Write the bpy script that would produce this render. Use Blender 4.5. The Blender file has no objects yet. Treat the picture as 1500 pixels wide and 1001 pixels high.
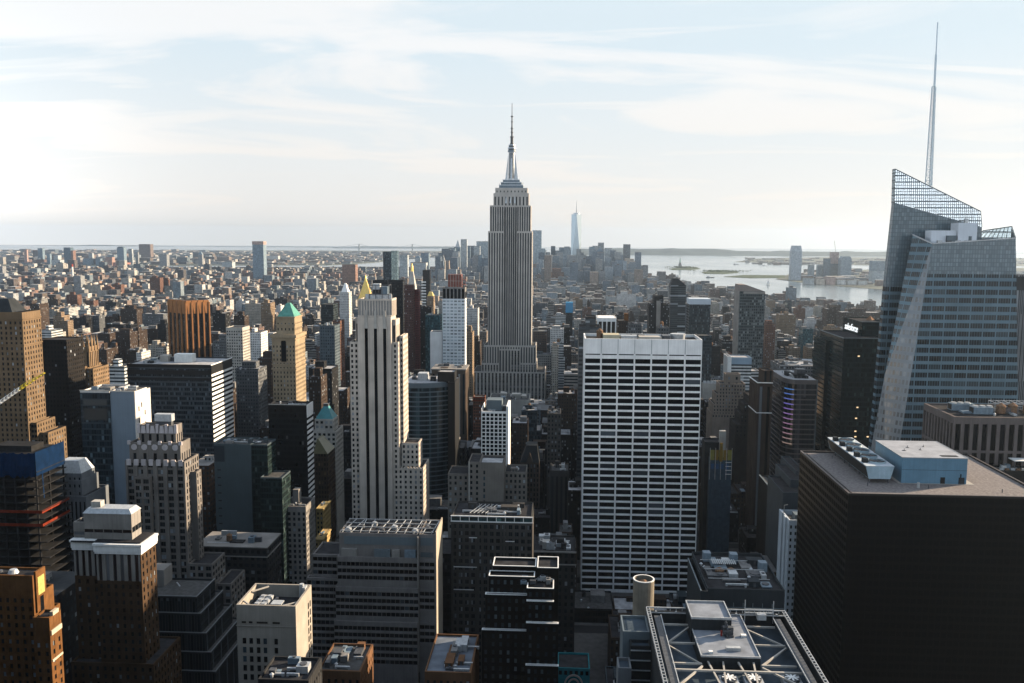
import bpy, math, random
from mathutils import Vector, Matrix
R = math.radians
rnd = random.Random(11)
sc = bpy.context.scene
COL = sc.collection

# ---------------------------------------------------------------- camera
W0, H0, F0 = 1500.0, 1001.0, 1290.0          # focal length in pixels of the photograph
CZ = 243.0                                    # deck height, metres
YAW, PITCH, ROLL = math.atan(70/1290), math.atan(149.5/1290), R(0.33)
_f = Vector((-math.sin(YAW)*math.cos(PITCH), math.cos(YAW)*math.cos(PITCH), -math.sin(PITCH)))
_r0 = Vector((math.cos(YAW), math.sin(YAW), 0))
_u0 = _r0.cross(_f)
_r = math.cos(ROLL)*_r0 + math.sin(ROLL)*_u0
_u = math.cos(ROLL)*_u0 - math.sin(ROLL)*_r0
HAZE = 2.6e-5                                  # density of the air
CP = Vector((0, 0, CZ))
cam_d = bpy.data.cameras.new('camera'); cam = bpy.data.objects.new('camera', cam_d); COL.objects.link(cam)
cam.matrix_world = Matrix(((_r.x, _u.x, -_f.x, 0), (_r.y, _u.y, -_f.y, 0), (_r.z, _u.z, -_f.z, CZ), (0, 0, 0, 1)))
cam_d.sensor_width = 36.0; cam_d.lens = 36.0*F0/W0
cam_d.clip_start = 1.0; cam_d.clip_end = 120000.0
sc.camera = cam

def ray(px, py):
    return _f + _r*((px-W0/2)/F0) + _u*((H0/2-py)/F0)
def at(px, py, Y):                            # point of the pixel's ray on the plane y = Y
    d = ray(px, py); t = Y/d.y
    return CP + d*t
def onz(px, py, z=0.0):                       # point of the pixel's ray at height z
    d = ray(px, py); t = (z-CZ)/d.z
    return CP + d*t
def proj(x, y, z):
    v = Vector((x, y, z))-CP; d = v.dot(_f)
    if d < 1: return None
    return (W0/2+F0*v.dot(_r)/d, H0/2-F0*v.dot(_u)/d)

# ---------------------------------------------------------------- sky, sun, exposure
SUN_AZ, SUN_EL = 65.0, 18.0                   # azimuth from the view axis (+Y) towards the right (+X)
sdir = Vector((math.sin(R(SUN_AZ))*math.cos(R(SUN_EL)), math.cos(R(SUN_AZ))*math.cos(R(SUN_EL)), math.sin(R(SUN_EL))))
world = bpy.data.worlds.new('World'); sc.world = world; world.use_nodes = True
nt = world.node_tree; N = nt.nodes; L = nt.links; N.clear()
def wn(t, **k):
    n = N.new(t)
    for a, b in k.items(): setattr(n, a, b)
    return n
def wmath(op, a, b=None, c=None, clamp=False):
    n = N.new('ShaderNodeMath'); n.operation = op; n.use_clamp = clamp
    for i, v in enumerate((a, b, c)):
        if v is None: continue
        if isinstance(v, (int, float)): n.inputs[i].default_value = v
        else: L.new(v, n.inputs[i])
    return n.outputs[0]
tc = wn('ShaderNodeTexCoord')
sep = wn('ShaderNodeSeparateXYZ'); L.new(tc.outputs['Generated'], sep.inputs[0])
dx, dy, dz = sep.outputs
zc = wmath('MAXIMUM', dz, 0.012)
vup = wn('ShaderNodeCombineXYZ'); L.new(dx, vup.inputs[0]); L.new(dy, vup.inputs[1]); L.new(zc, vup.inputs[2])
NBAND = 6.0
VEIL = 0.32
sky = wn('ShaderNodeTexSky'); sky.sky_type = 'NISHITA'; sky.sun_disc = False
sky.sun_elevation = R(SUN_EL); sky.sun_rotation = R(SUN_AZ); sky.altitude = 200; sky.air_density = 1.0; sky.dust_density = 1.2; sky.ozone_density = 1.5
L.new(vup.outputs[0], sky.inputs[0])
# high cirrus: noise on a flat layer above the city (a real layer's perspective: x/z, y/z)
zl = wmath('ADD', zc, 0.10)
cx = wmath('DIVIDE', dx, zl); cy = wmath('DIVIDE', dy, zl)
cv = wn('ShaderNodeCombineXYZ'); L.new(cx, cv.inputs[0]); L.new(cy, cv.inputs[1])
def cloud(rot, sx, sy, scale, detail, lo, hi, dist=0.6, off=(0, 0, 0), rough=0.55):
    m = wn('ShaderNodeMapping'); m.inputs['Rotation'].default_value = (0, 0, R(rot)); m.inputs['Scale'].default_value = (sx, sy, 1); m.inputs['Location'].default_value = off
    L.new(cv.outputs[0], m.inputs[0])
    n = wn('ShaderNodeTexNoise'); n.inputs['Scale'].default_value = scale; n.inputs['Detail'].default_value = detail; n.inputs['Distortion'].default_value = dist; n.inputs['Roughness'].default_value = rough
    L.new(m.outputs[0], n.inputs['Vector'])
    r = wn('ShaderNodeMapRange'); r.interpolation_type = 'SMOOTHSTEP'; r.inputs['From Min'].default_value = lo; r.inputs['From Max'].default_value = hi
    L.new(n.outputs['Fac'], r.inputs['Value']); return r.outputs['Result']
c1 = cloud(22, 0.50, 1.0, 0.85, 8, 0.34, 0.60, 1.4, (3.1, 1.7, 0))
c2 = cloud(-38, 0.22, 1.3, 1.5, 9, 0.44, 0.66, 0.9, (0.4, 5.2, 0), 0.6)
cov = wmath('MAXIMUM', c1, wmath('MULTIPLY', c2, 0.9))
# towards the horizon the layer is seen edge-on and closes up
thick = wn('ShaderNodeMapRange'); thick.inputs['From Min'].default_value = 0.30; thick.inputs['From Max'].default_value = 0.03; thick.inputs['To Min'].default_value = 0.0; thick.inputs['To Max'].default_value = 0.92
L.new(dz, thick.inputs['Value'])
cov = wmath('MAXIMUM', cov, thick.outputs['Result'])
# thin cloud and dust scatter forward: a bright veil on the sun's half of the sky, clear blue behind the viewer
dt = wn('ShaderNodeVectorMath', operation='DOT_PRODUCT'); L.new(tc.outputs['Generated'], dt.inputs[0])
_h = Vector((math.sin(R(26.0)), math.cos(R(26.0)), 0.15)).normalized(); dt.inputs[1].default_value = _h
glow = wn('ShaderNodeMapRange'); glow.interpolation_type = 'SMOOTHSTEP'; glow.inputs['From Min'].default_value = -0.35; glow.inputs['From Max'].default_value = 0.72
L.new(dt.outputs['Value'], glow.inputs['Value']); g1 = glow.outputs['Result']
cov = wmath('MULTIPLY', cov, wmath('MULTIPLY_ADD', g1, 0.24, 0.72))
cov = wmath('MAXIMUM', cov, wmath('MULTIPLY', g1, VEIL))
warm = wn('ShaderNodeMapRange'); warm.inputs['From Min'].default_value = 0.02; warm.inputs['From Max'].default_value = 0.2; L.new(dz, warm.inputs['Value'])
cc = wn('ShaderNodeMix', data_type='RGBA'); cc.inputs['A'].default_value = (2.32, 2.15, 1.96, 1); cc.inputs['B'].default_value = (2.25, 2.27, 2.29, 1)
L.new(warm.outputs['Result'], cc.inputs['Factor'])
# behind the viewer: a bright band of sunlit haze low down, dim overhead
prof = wn('ShaderNodeMapRange'); prof.interpolation_type = 'SMOOTHSTEP'; prof.inputs['From Min'].default_value = 0.03; prof.inputs['From Max'].default_value = 0.30; prof.inputs['To Min'].default_value = NBAND; prof.inputs['To Max'].default_value = 0.62; L.new(dz, prof.inputs['Value'])
tn = wn('ShaderNodeMix', data_type='RGBA'); tn.inputs['A'].default_value = (.90, .98, 1.07, 1); tn.inputs['B'].default_value = (1, 1, 1, 1); L.new(g1, tn.inputs['Factor'])
ctn = wn('ShaderNodeVectorMath', operation='MULTIPLY'); L.new(cc.outputs['Result'], ctn.inputs[0]); L.new(tn.outputs['Result'], ctn.inputs[1])
cs = wn('ShaderNodeVectorMath', operation='SCALE'); L.new(ctn.outputs[0], cs.inputs[0]); L.new(wmath('ADD', g1, wmath('MULTIPLY', wmath('SUBTRACT', 1.0, g1), prof.outputs['Result'])), cs.inputs['Scale'])
smin = wn('ShaderNodeVectorMath', operation='MINIMUM'); L.new(sky.outputs[0], smin.inputs[0]); smin.inputs[1].default_value = (1.50, 1.88, 2.12)
mx = wn('ShaderNodeMix', data_type='RGBA'); L.new(cov, mx.inputs['Factor']); L.new(smin.outputs[0], mx.inputs['A']); L.new(cs.outputs[0], mx.inputs['B'])
bg = wn('ShaderNodeBackground'); bg.inputs['Strength'].default_value = 0.15; L.new(mx.outputs['Result'], bg.inputs['Color'])
wo = wn('ShaderNodeOutputWorld'); L.new(bg.outputs[0], wo.inputs['Surface'])

sun_d = bpy.data.lights.new('sun', 'SUN'); sun_d.energy = 5.0; sun_d.angle = R(0.6); sun_d.color = (1.0, 0.79, 0.55)
sun = bpy.data.objects.new('sun', sun_d); COL.objects.link(sun)
sun.rotation_euler = sdir.to_track_quat('Z', 'Y').to_euler(); sun.location = (0, 0, 900)

vs = sc.view_settings
vs.view_transform = 'Standard'; vs.look = 'None'; vs.exposure = 1.5; vs.gamma = 1.0; vs.use_curve_mapping = False
cy_ = sc.cycles
cy_.use_denoising = True
cy_.max_bounces = 5; cy_.diffuse_bounces = 0; cy_.glossy_bounces = 3; cy_.transmission_bounces = 3; cy_.transparent_max_bounces = 8; cy_.volume_bounces = 0
cy_.sample_clamp_indirect = 4.0

# ---------------------------------------------------------------- materials
_MC = {}
class NG:
    def __init__(s, name):
        s.m = bpy.data.materials.new(name); s.m.use_nodes = True; s.t = s.m.node_tree; s.t.nodes.clear()
    def n(s, t, **k):
        x = s.t.nodes.new(t)
        for a, b in k.items(): setattr(x, a, b)
        return x
    def set(s, sock, v):
        if v is None: return
        if hasattr(v, 'is_linked') or hasattr(v, 'links'): s.t.links.new(v, sock)
        else:
            if isinstance(v, tuple) and len(v) == 3 and sock.type == 'RGBA': v = (*v, 1)
            sock.default_value = v
    def math(s, op, *a):
        x = s.n('ShaderNodeMath', operation=op)
        for i, v in enumerate(a): s.set(x.inputs[i], v)
        return x.outputs[0]
    def mix(s, f, a, b):
        x = s.n('ShaderNodeMix', data_type='RGBA'); s.set(x.inputs['Factor'], f); s.set(x.inputs['A'], a); s.set(x.inputs['B'], b); return x.outputs['Result']
    def scale(s, c, f):
        x = s.n('ShaderNodeVectorMath', operation='SCALE'); s.set(x.inputs[0], c if not isinstance(c, tuple) else c[:3]); s.set(x.inputs['Scale'], f); return x.outputs[0]
    def noise(s, vec, scale, detail=3, lo=0.0, hi=1.0):
        x = s.n('ShaderNodeTexNoise'); s.set(x.inputs['Vector'], vec); x.inputs['Scale'].default_value = scale; x.inputs['Detail'].default_value = detail
        r = s.n('ShaderNodeMapRange'); r.inputs['From Min'].default_value = 0.3; r.inputs['From Max'].default_value = 0.7; r.inputs['To Min'].default_value = lo; r.inputs['To Max'].default_value = hi
        s.t.links.new(x.outputs['Fac'], r.inputs['Value']); return r.outputs['Result']
    def out(s, **k):
        p = s.n('ShaderNodeBsdfPrincipled')
        for a, v in k.items(): s.set(p.inputs[a.replace('_', ' ')], v)
        o = s.n('ShaderNodeOutputMaterial'); s.t.links.new(p.outputs[0], o.inputs['Surface']); return p

def plain(name, col, rough=0.8, var=0.25, scale=0.25, metal=0.0, streak=True):
    key = ('p', name)
    if key in _MC: return _MC[key]
    g = NG(name); tcn = g.n('ShaderNodeTexCoord'); vec = tcn.outputs['Object']
    f = g.noise(vec, scale, 5, 1-var, 1+var*0.6)
    if streak:
        mp = g.n('ShaderNodeMapping'); mp.inputs['Scale'].default_value = (1.4, 1.4, 0.06); g.set(mp.inputs[0], vec)
        f = g.math('MULTIPLY', f, g.noise(mp.outputs[0], 1.0, 3, 1-var*0.6, 1.05))
    oi = g.n('ShaderNodeObjectInfo')
    g.out(Base_Color=g.scale(col, f), Roughness=rough, Metallic=metal, Specular_IOR_Level=.03 if rough > .55 else .2)
    _MC[key] = g.m; return g.m

def glassy(name, col=(.012, .016, .02), rough=.1, blind=.14, blindcol=(.22, .245, .27), spec=.12, metal=0.0):
    key = ('g', name)
    if key in _MC: return _MC[key]
    g = NG(name); oi = g.n('ShaderNodeObjectInfo'); ge = g.n('ShaderNodeNewGeometry')
    w = g.n('ShaderNodeTexWhiteNoise', noise_dimensions='2D'); cb = g.n('ShaderNodeCombineXYZ')
    g.set(cb.inputs[0], oi.outputs['Random']); g.set(cb.inputs[1], ge.outputs['Random Per Island']); g.set(w.inputs['Vector'], cb.outputs[0])
    v = w.outputs['Value']
    isb = g.math('LESS_THAN', v, blind)
    br = g.math('ADD', 0.3, g.math('MULTIPLY', g.math('FRACT', g.math('MULTIPLY', v, 37.7)), 1.0))
    c = g.mix(isb, g.scale(col, br), g.scale(blindcol, br))
    g.out(Base_Color=c, Roughness=rough, Specular_IOR_Level=spec, Metallic=metal)
    _MC[key] = g.m; return g.m

def facade(name, wall, glass=(.02, .025, .03), bu=3.0, fv=3.6, wu=.5, wv=.55, rough=.85, grough=.15, lit=.14, litcol=(.22, .24, .26),
           tint=.25, attr=False, gmetal=0.0, ou=0.0, ov=0.0, group=0, dirt=.3, vcol=None, spec=.14, gv=1.1, wmetal=0.0, wob=0.0):
    """wall with a window grid; u runs along the wall, v up"""
    key = ('f', name)
    if key in _MC: return _MC[key]
    g = NG(name); tcn = g.n('ShaderNodeTexCoord'); ge = g.n('ShaderNodeNewGeometry'); oi = g.n('ShaderNodeObjectInfo')
    s = g.n('ShaderNodeSeparateXYZ'); g.set(s.inputs[0], tcn.outputs['Object']); sn = g.n('ShaderNodeSeparateXYZ')
    g.set(sn.inputs[0], tcn.outputs['Normal'])
    ax = g.math('ABSOLUTE', sn.outputs[0]); ay = g.math('ABSOLUTE', sn.outputs[1]); az = g.math('ABSOLUTE', sn.outputs[2])
    side = g.math('GREATER_THAN', ax, ay)
    u = g.math('ADD', s.outputs[0], g.math('MULTIPLY', side, g.math('SUBTRACT', s.outputs[1], s.outputs[0])))
    rnd_ = oi.outputs['Random']
    bu_s, fv_s = bu, fv
    if attr:
        at_ = g.n('ShaderNodeAttribute', attribute_name='Col'); base = at_.outputs['Color']; rnd_ = at_.outputs['Alpha']
    else:
        base = (*wall, 1)
    uu = g.math('ADD', g.math('DIVIDE', u, bu_s), g.math('ADD', ou, 0.0)); vv = g.math('ADD', g.math('DIVIDE', s.outputs[2], fv_s), ov)
    fu = g.math('FRACT', uu); fw = g.math('FRACT', vv)
    mu = g.math('LESS_THAN', g.math('ABSOLUTE', g.math('SUBTRACT', fu, .5)), wu/2) if wu < 1 else 1.0
    mv = g.math('LESS_THAN', g.math('ABSOLUTE', g.math('SUBTRACT', fw, .5)), wv/2) if wv < 1 else 1.0
    m = g.math('MULTIPLY', g.math('MULTIPLY', mu, mv), g.math('LESS_THAN', az, .6))
    if group:
        mg = g.math('GREATER_THAN', g.math('FRACT', g.math('DIVIDE', uu, float(group))), .999/group if group > 1 else 0)
        m = g.math('MULTIPLY', m, mg)
    if vcol: m = g.math('MULTIPLY', m, g.math('LESS_THAN', g.math('ABSOLUTE', g.math('SUBTRACT', g.math('FRACT', g.math('DIVIDE', u, vcol)), .5)), .45))
    cb = g.n('ShaderNodeCombineXYZ'); g.set(cb.inputs[0], g.math('FLOOR', uu)); g.set(cb.inputs[1], g.math('FLOOR', vv)); g.set(cb.inputs[2], g.math('ADD', g.math('MULTIPLY', rnd_, 91.7), g.math('MULTIPLY', side, 3.3)))
    w = g.n('ShaderNodeTexWhiteNoise', noise_dimensions='3D'); g.set(w.inputs['Vector'], cb.outputs[0]); v = w.outputs['Value']
    br = g.math('ADD', 1-gv/2, g.math('MULTIPLY', g.math('FRACT', g.math('MULTIPLY', v, 57.3)), gv))
    gc = g.mix(g.math('LESS_THAN', v, lit), g.scale(glass, br), g.scale(litcol, br))
    f = g.noise(tcn.outputs['Object'], .08, 4, 1-dirt, 1+dirt*.5)
    mp = g.n('ShaderNodeMapping'); mp.inputs['Scale'].default_value = (.9, .9, .05); g.set(mp.inputs[0], tcn.outputs['Object'])
    f = g.math('MULTIPLY', f, g.noise(mp.outputs[0], .7, 3, 1-dirt*.5, 1.05))
    f = g.math('MULTIPLY', f, g.math('ADD', 1-tint/2, g.math('MULTIPLY', rnd_, tint)))
    wc = g.scale(base, f)
    col = g.mix(m, wc, gc)
    ro = g.math('ADD', rough, g.math('MULTIPLY', m, grough-rough))
    kw = dict(Base_Color=col, Roughness=ro, Specular_IOR_Level=g.math('ADD', .03, g.math('MULTIPLY', m, spec-.03)))
    if gmetal or wmetal: kw['Metallic'] = g.math('ADD', wmetal, g.math('MULTIPLY', m, gmetal-wmetal))
    g.out(**kw)
    _MC[key] = g.m; return g.m

def emit(name, col, s):
    key = ('e', name)
    if key in _MC: return _MC[key]
    g = NG(name); g.out(Base_Color=(.02, .02, .02), Emission_Color=col, Emission_Strength=s); _MC[key] = g.m; return g.m

# ---------------------------------------------------------------- mesh builder
class MB:
    def __init__(s): s.v = []; s.f = []; s.c = []
    def face(s, pts):
        i = len(s.v); s.v += [tuple(p) for p in pts]; s.f.append(tuple(range(i, i+len(pts))))
    def box(s, x0, x1, y0, y1, z0, z1, bottom=True):
        if x1 < x0: x0, x1 = x1, x0
        if y1 < y0: y0, y1 = y1, y0
        i = len(s.v)
        s.v += [(x0,y0,z0),(x1,y0,z0),(x1,y1,z0),(x0,y1,z0),(x0,y0,z1),(x1,y0,z1),(x1,y1,z1),(x0,y1,z1)]
        q = [(4,5,6,7),(0,1,5,4),(1,2,6,5),(2,3,7,6),(3,0,4,7)]
        if bottom: q.append((3,2,1,0))
        s.f += [tuple(i+k for k in a) for a in q]
    def loft(s, p0, z0, p1, z1, cap=True, bottom=False):
        n = len(p0); i = len(s.v)
        s.v += [(x, y, z0) for x, y in p0]+[(x, y, z1) for x, y in p1]
        for k in range(n): s.f.append((i+k, i+(k+1) % n, i+n+(k+1) % n, i+n+k))
        if cap: s.f.append(tuple(i+n+k for k in range(n)))
        if bottom: s.f.append(tuple(i+k for k in reversed(range(n))))
    def prism(s, p, z0, z1, cap=True): s.loft(p, z0, p, z1, cap, True)
    def frustum(s, x0, x1, y0, y1, z0, X0, X1, Y0, Y1, z1):
        s.loft([(x0,y0),(x1,y0),(x1,y1),(x0,y1)], z0, [(X0,Y0),(X1,Y0),(X1,Y1),(X0,Y1)], z1)
    def cyl(s, x, y, z0, z1, r, r1=None, n=14, cap=True):
        r1 = r if r1 is None else r1
        a = [2*math.pi*k/n for k in range(n)]
        s.loft([(x+r*math.cos(t), y+r*math.sin(t)) for t in a], z0, [(x+r1*math.cos(t), y+r1*math.sin(t)) for t in a], z1, cap, True)
    def bar(s, p, q, w, h=None):
        h = h or w; p = Vector(p); q = Vector(q); d = (q-p)
        if d.length < 1e-6: return
        d.normalize(); up = Vector((0, 0, 1)) if abs(d.z) < .95 else Vector((1, 0, 0))
        a = d.cross(up).normalized()*w/2; b = a.cross(d).normalized()*h/2
        i = len(s.v)
        for e in (p, q): s.v += [tuple(e-a-b), tuple(e+a-b), tuple(e+a+b), tuple(e-a+b)]
        s.f += [tuple(i+k for k in t) for t in ((3,2,1,0),(4,5,6,7),(0,1,5,4),(1,2,6,5),(2,3,7,6),(3,0,4,7))]
    def build(s, name, mat, parent=None, smooth=False):
        if not s.f: return None
        o0 = wloc(parent) if parent else Vector((0, 0, 0))
        me = bpy.data.meshes.new(name)
        me.from_pydata([(x-o0.x, y-o0.y, z-o0.z) for x, y, z in s.v], [], s.f); me.update()
        me.materials.append(mat)
        if s.c:
            ca = me.color_attributes.new('Col', 'FLOAT_COLOR', 'CORNER')
            buf = []
            for p, c in zip(me.polygons, s.c): buf += list(c)*p.loop_total
            ca.data.foreach_set('color', buf)
        if smooth:
            me.polygons.foreach_set('use_smooth', [True]*len(me.polygons))
        o = bpy.data.objects.new(name, me); COL.objects.link(o)
        if parent: o.parent = parent
        return o
def wloc(o):
    v = Vector((0, 0, 0))
    while o: v += o.location; o = o.parent
    return v
def tag(o, label=None, cat=None, group=None, kind=None):
    if label: o['label'] = label
    if cat: o['category'] = cat
    if group: o['group'] = group
    if kind: o['kind'] = kind
    return o
def thing(name, label, cat, loc, group=None):
    o = bpy.data.objects.new(name, None); COL.objects.link(o); o.location = loc
    o.empty_display_size = 2
    return tag(o, label, cat, group)
def unit_pane():
    b = MB(); b.box(-.5, .5, -.5, .5, -.5, .5); me = bpy.data.meshes.new('pane'); me.from_pydata(b.v, [], b.f); me.update(); return me
_UP = {}

# ---------------------------------------------------------------- building builder
HEROES = []
class Bd:
    def __init__(s, name, label, cat, wall, short=None, glass=None, roof=None, group=None, yb=1001):
        s.name, s.label, s.cat, s.wallm, s.short, s.group, s.yb = name, label, cat, wall, short or label, group, yb
        s.glass = glass or GLASS; s.roofm = roof or ROOF_DARK
        s.root = None; s.parts = {}; s.panes = []; s.ext = None; s.extra = []
    def p(s, part, mat=None):
        k = (part, (mat or s.wallm).name)
        if k not in s.parts: s.parts[k] = (MB(), mat or s.wallm)
        return s.parts[k][0]
    def one(s, part, mat, label=None, under=None):    # a part that is a mesh of its own every time; under: the part it belongs to
        m = MB(); s.extra.append((part, m, mat, label, under)); return m
    def grow(s, x0, x1, y0, y1, z1):
        e = s.ext
        s.ext = [x0, x1, y0, y1, z1] if e is None else [min(e[0], x0), max(e[1], x1), min(e[2], y0), max(e[3], y1), max(e[4], z1)]
    def pm(s, xl, xr, yt, Y, D, z0=0.0, yb=None, **k):
        a = at(xl, yt, Y); b = at(xr, yt, Y); z1 = (a.z+b.z)/2
        if yb is not None: z0 = at((xl+xr)/2, yb, Y).z
        return s.mass(a.x, b.x, Y, Y+D, z0, z1, **k)
    def mass(s, x0, x1, y0, y1, z0, z1, N=None, S=None, core=None, roof=True, par=1.0, wall=None, zlow=None, both=None, top=0.0):
        """N: style of the front; S: style of the flank seen from the deck; top: blank band under the roof"""
        s.grow(x0, x1, y0, y1, z1)
        wallm = wall or s.wallm
        w = s.p('wall', wallm)
        if both: N = S = both
        dn = N['d'] if N else 0; ds = S['d'] if S else 0
        vis = 1 if (x0+x1)/2 < 0 else -1           # flank seen: right one on the left half
        cx0, cx1 = x0+(ds if vis < 0 else 0), x1-(ds if vis > 0 else 0)
        zt = z1-(par if roof else 0)
        s.p('wall', core or wallm).box(cx0, cx1, y0+dn, y1, z0, zt, bottom=False)
        zl = max(z0, zlow if zlow is not None else z0)
        if N: s.face_(wallm, 'x', y0, -1, x0, x1, z0, z1-top, N, zl, z1)
        if S: s.face_(wallm, 'y', x1 if vis > 0 else x0, vis, y0+dn, y1, z0, z1-top, S, zl, z1)
        if roof:
            s.one('roof', s.roofm).box(cx0+.3, cx1-.3, y0+dn+.3, y1-.3, zt, zt+.12, bottom=False)
            t = .5
            w.box(cx0, cx1, y0+dn, y0+dn+t, zt, z1, False); w.box(cx0, cx1, y1-t, y1, zt, z1, False)
            w.box(cx0, cx0+t, y0+dn+t, y1-t, zt, z1, False); w.box(cx1-t, cx1, y0+dn+t, y1-t, zt, z1, False)
        return x0, x1, y0, y1, z0, z1
    def face_(s, wallm, axis, c, sgn, u0, u1, z0, z1, st, zl, ztop):
        w = s.p('wall', wallm); d = st['d']; kind = st.get('kind', 'grid')
        def bx(ua, ub, za, zb, inset, depth, mb=None):
            mb = mb or w
            # outward face at c - inset*... (sgn outward)
            a = c-sgn*inset; b_ = c-sgn*(inset+depth)
            if axis == 'x': mb.box(ua, ub, a, b_, za, zb)
            else: mb.box(a, b_, ua, ub, za, zb)
        n = max(1, round((u1-u0)/st['bw'])); b = (u1-u0)/n
        ww = st['ww'] if st['ww'] > 1 else st['ww']*b; ww = min(ww, b*.96)
        nf = max(1, int((z1-zl)/st['fh'])); fh = st['fh']
        big = st.get('every', 0); bigw = st.get('bigw', 0)
        ends = st.get('end', 0)
        if kind in ('grid', 'strip', 'pier'):
            for k in range(n+1):
                pw = b-ww
                if big and k % big == 0: pw += bigw
                ua = u0+k*b-pw/2; ub = ua+pw
                if k == 0: ua = u0
                if k == n: ub = u1
                ua = max(ua, u0); ub = min(ub, u1)
                bx(ua, ub, z0, ztop, 0, d-.02)
        if kind in ('grid', 'band'):
            wh = st['wh']
            zt = z1
            bx(u0+.03, u1-.03, zt, ztop-.01, .05, d-.08) if ztop-zt > .1 else None
            for k in range(nf):
                zb = zt-(k+1)*fh
                bx(u0+.03, u1-.03, zt-k*fh-(fh-wh), zt-k*fh, st.get('si', .05), d-.03-st.get('si', .05))
            zb = zt-nf*fh
            if zb-zl > .2: bx(u0+.03, u1-.03, zl, zb, .05, d-.08)
            if zl > z0+.2: bx(u0+.03, u1-.03, z0, zl-.01, .05, d-.08)
            for k in range(nf):
                zc = zt-(k+1)*fh+wh/2
                if kind == 'band':
                    s.panes.append((axis, c-sgn*(d-.02), sgn, (u0+u1)/2, zc, u1-u0-.3, wh-.02, st.get('glass'), st.get('pname', 'window')))
                else:
                    for j in range(n):
                        uc = u0+(j+.5)*b
                        m = st.get('split', 1)
                        for q in range(m):
                            wq = ww/m; s.panes.append((axis, c-sgn*(d-.02), sgn, uc-ww/2+(q+.5)*wq, zc, wq-.12, wh-.04, st.get('glass'), st.get('pname', 'window')))
        else:
            if z1 < ztop-.05: bx(u0+.03, u1-.03, z1, ztop-.01, .05, d-.08)
            for j in range(n):
                uc = u0+(j+.5)*b
                s.panes.append((axis, c-sgn*(d-.02), sgn, uc, (zl+z1)/2, ww-.04, z1-zl, st.get('glass'), st.get('pname', 'window_strip')))
    def clutter(s, x0, x1, y0, y1, z, n=6, seed=1, hmax=4.0, tank=0, mats=None):
        r = random.Random(seed)
        ms = mats or [METAL_L, METAL_D, CONC, METAL_B]
        s.clut = getattr(s, 'clut', 0)
        for k in range(n):
            w = r.uniform(1.5, max(2.0, (x1-x0)*.26)); d = r.uniform(1.5, max(2.0, (y1-y0)*.3)); h = r.uniform(.8, hmax)
            x = r.uniform(x0+1, max(x0+1.1, x1-w-1)); y = r.uniform(y0+1, max(y0+1.1, y1-d-1)); m = r.choice(ms)
            t = r.random()
            if t < .5:
                b = s.one('roof_unit', m); b.box(x, x+w, y, y+d, z+.35, z+h)
                for (a, c) in ((x+.1, y+.1), (x+w-.3, y+.1), (x+.1, y+d-.3), (x+w-.3, y+d-.3)): b.box(a, a+.2, c, c+.2, z, z+.35)
                if r.random() < .6: s.one('fan', METAL_D, under=b).cyl(x+w/2, y+d/2, z+h, z+h+.35, min(w, d)*.35)
            elif t < .7:
                b = s.one('duct', METAL_L); b.box(x, x+w*1.6, y, y+.8, z+.5, z+1.2); b.box(x, x+.8, y, y+.8, z, z+.5); b.box(x+w*1.6-.8, x+w*1.6, y, y+.8, z, z+.5)
            elif t < .85:
                b = s.one('vent', METAL_L); b.cyl(x, y, z, z+1.3, .5); b.cyl(x, y, z+1.3, z+1.9, .8, .1)
            else:
                b = s.one('bulkhead', s.wallm); b.box(x, x+w, y, y+d, z, z+h+.6); s.one('door', METAL_D, under=b).box(x+w*.4, x+w*.4+1, y-.06, y, z, z+2.1); b.box(x-.15, x+w+.15, y-.15, y+d+.15, z+h+.6, z+h+.8)
        for k in range(tank):
            x = r.uniform(x0+3, max(x0+3.1, x1-3)); y = r.uniform(y0+3, max(y0+3.1, y1-3)); s.tank(x, y, z, r.uniform(1.5, 2.1))
    def tank(s, x, y, z, r=1.8, h=None):
        h = h or r*1.9
        b = s.one('water_tank', WOOD); b.cyl(x, y, z+1.8, z+1.8+h, r*1.03, r*.97); 
        for a in range(4):
            t = math.pi/4+a*math.pi/2; b.box(x+r*.75*math.cos(t)-.12, x+r*.75*math.cos(t)+.12, y+r*.75*math.sin(t)-.12, y+r*.75*math.sin(t)+.12, z, z+1.8)
        c = s.one('tank_roof', WOOD, under=b); c.cyl(x, y, z+1.8+h, z+1.8+h+r*.75, r*1.12, .05)
    def done(s, maxwin=100):
        e = s.ext
        loc = Vector(((e[0]+e[1])/2, (e[2]+e[3])/2, 0))
        s.root = thing(s.name, s.label, s.cat, loc, s.group)
        for (part, mn), (m, mat) in s.parts.items(): m.build(part, mat, s.root)
        made = {}
        for part, m, mat, lab, under in s.extra:
            o = m.build(part, mat, made.get(id(under), s.root))
            made[id(m)] = o
            if lab and o: o['label'] = lab
        # windows: the ones that show largest as parts, the rest one mesh
        groups = {}
        for pn in s.panes: groups.setdefault(pn[8], []).append(pn)
        for nm, ps in groups.items():
            ps.sort(key=lambda q: (-q[4], q[0]))
            inf = []
            rest = []
            for q in ps:
                pos = (q[3], q[1], q[4]) if q[0] == 'x' else (q[1], q[3], q[4])
                pp = proj(*pos)
                if pp and -20 < pp[0] < 1520 and -20 < pp[1] < min(1015, s.yb+8) and len(inf) < maxwin: inf.append((q, pos))
                else: rest.append((q, pos))
            for q, pos in inf:
                mat = q[7] or s.glass
                if mat.name not in _UP:
                    _UP[mat.name] = unit_pane(); _UP[mat.name].materials.append(mat)
                o = bpy.data.objects.new(nm, _UP[mat.name]); COL.objects.link(o); o.parent = s.root
                o.location = Vector(pos)-loc
                o.scale = (q[5], .08, q[6]) if q[0] == 'x' else (.08, q[5], q[6])
            bm = {}
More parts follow.
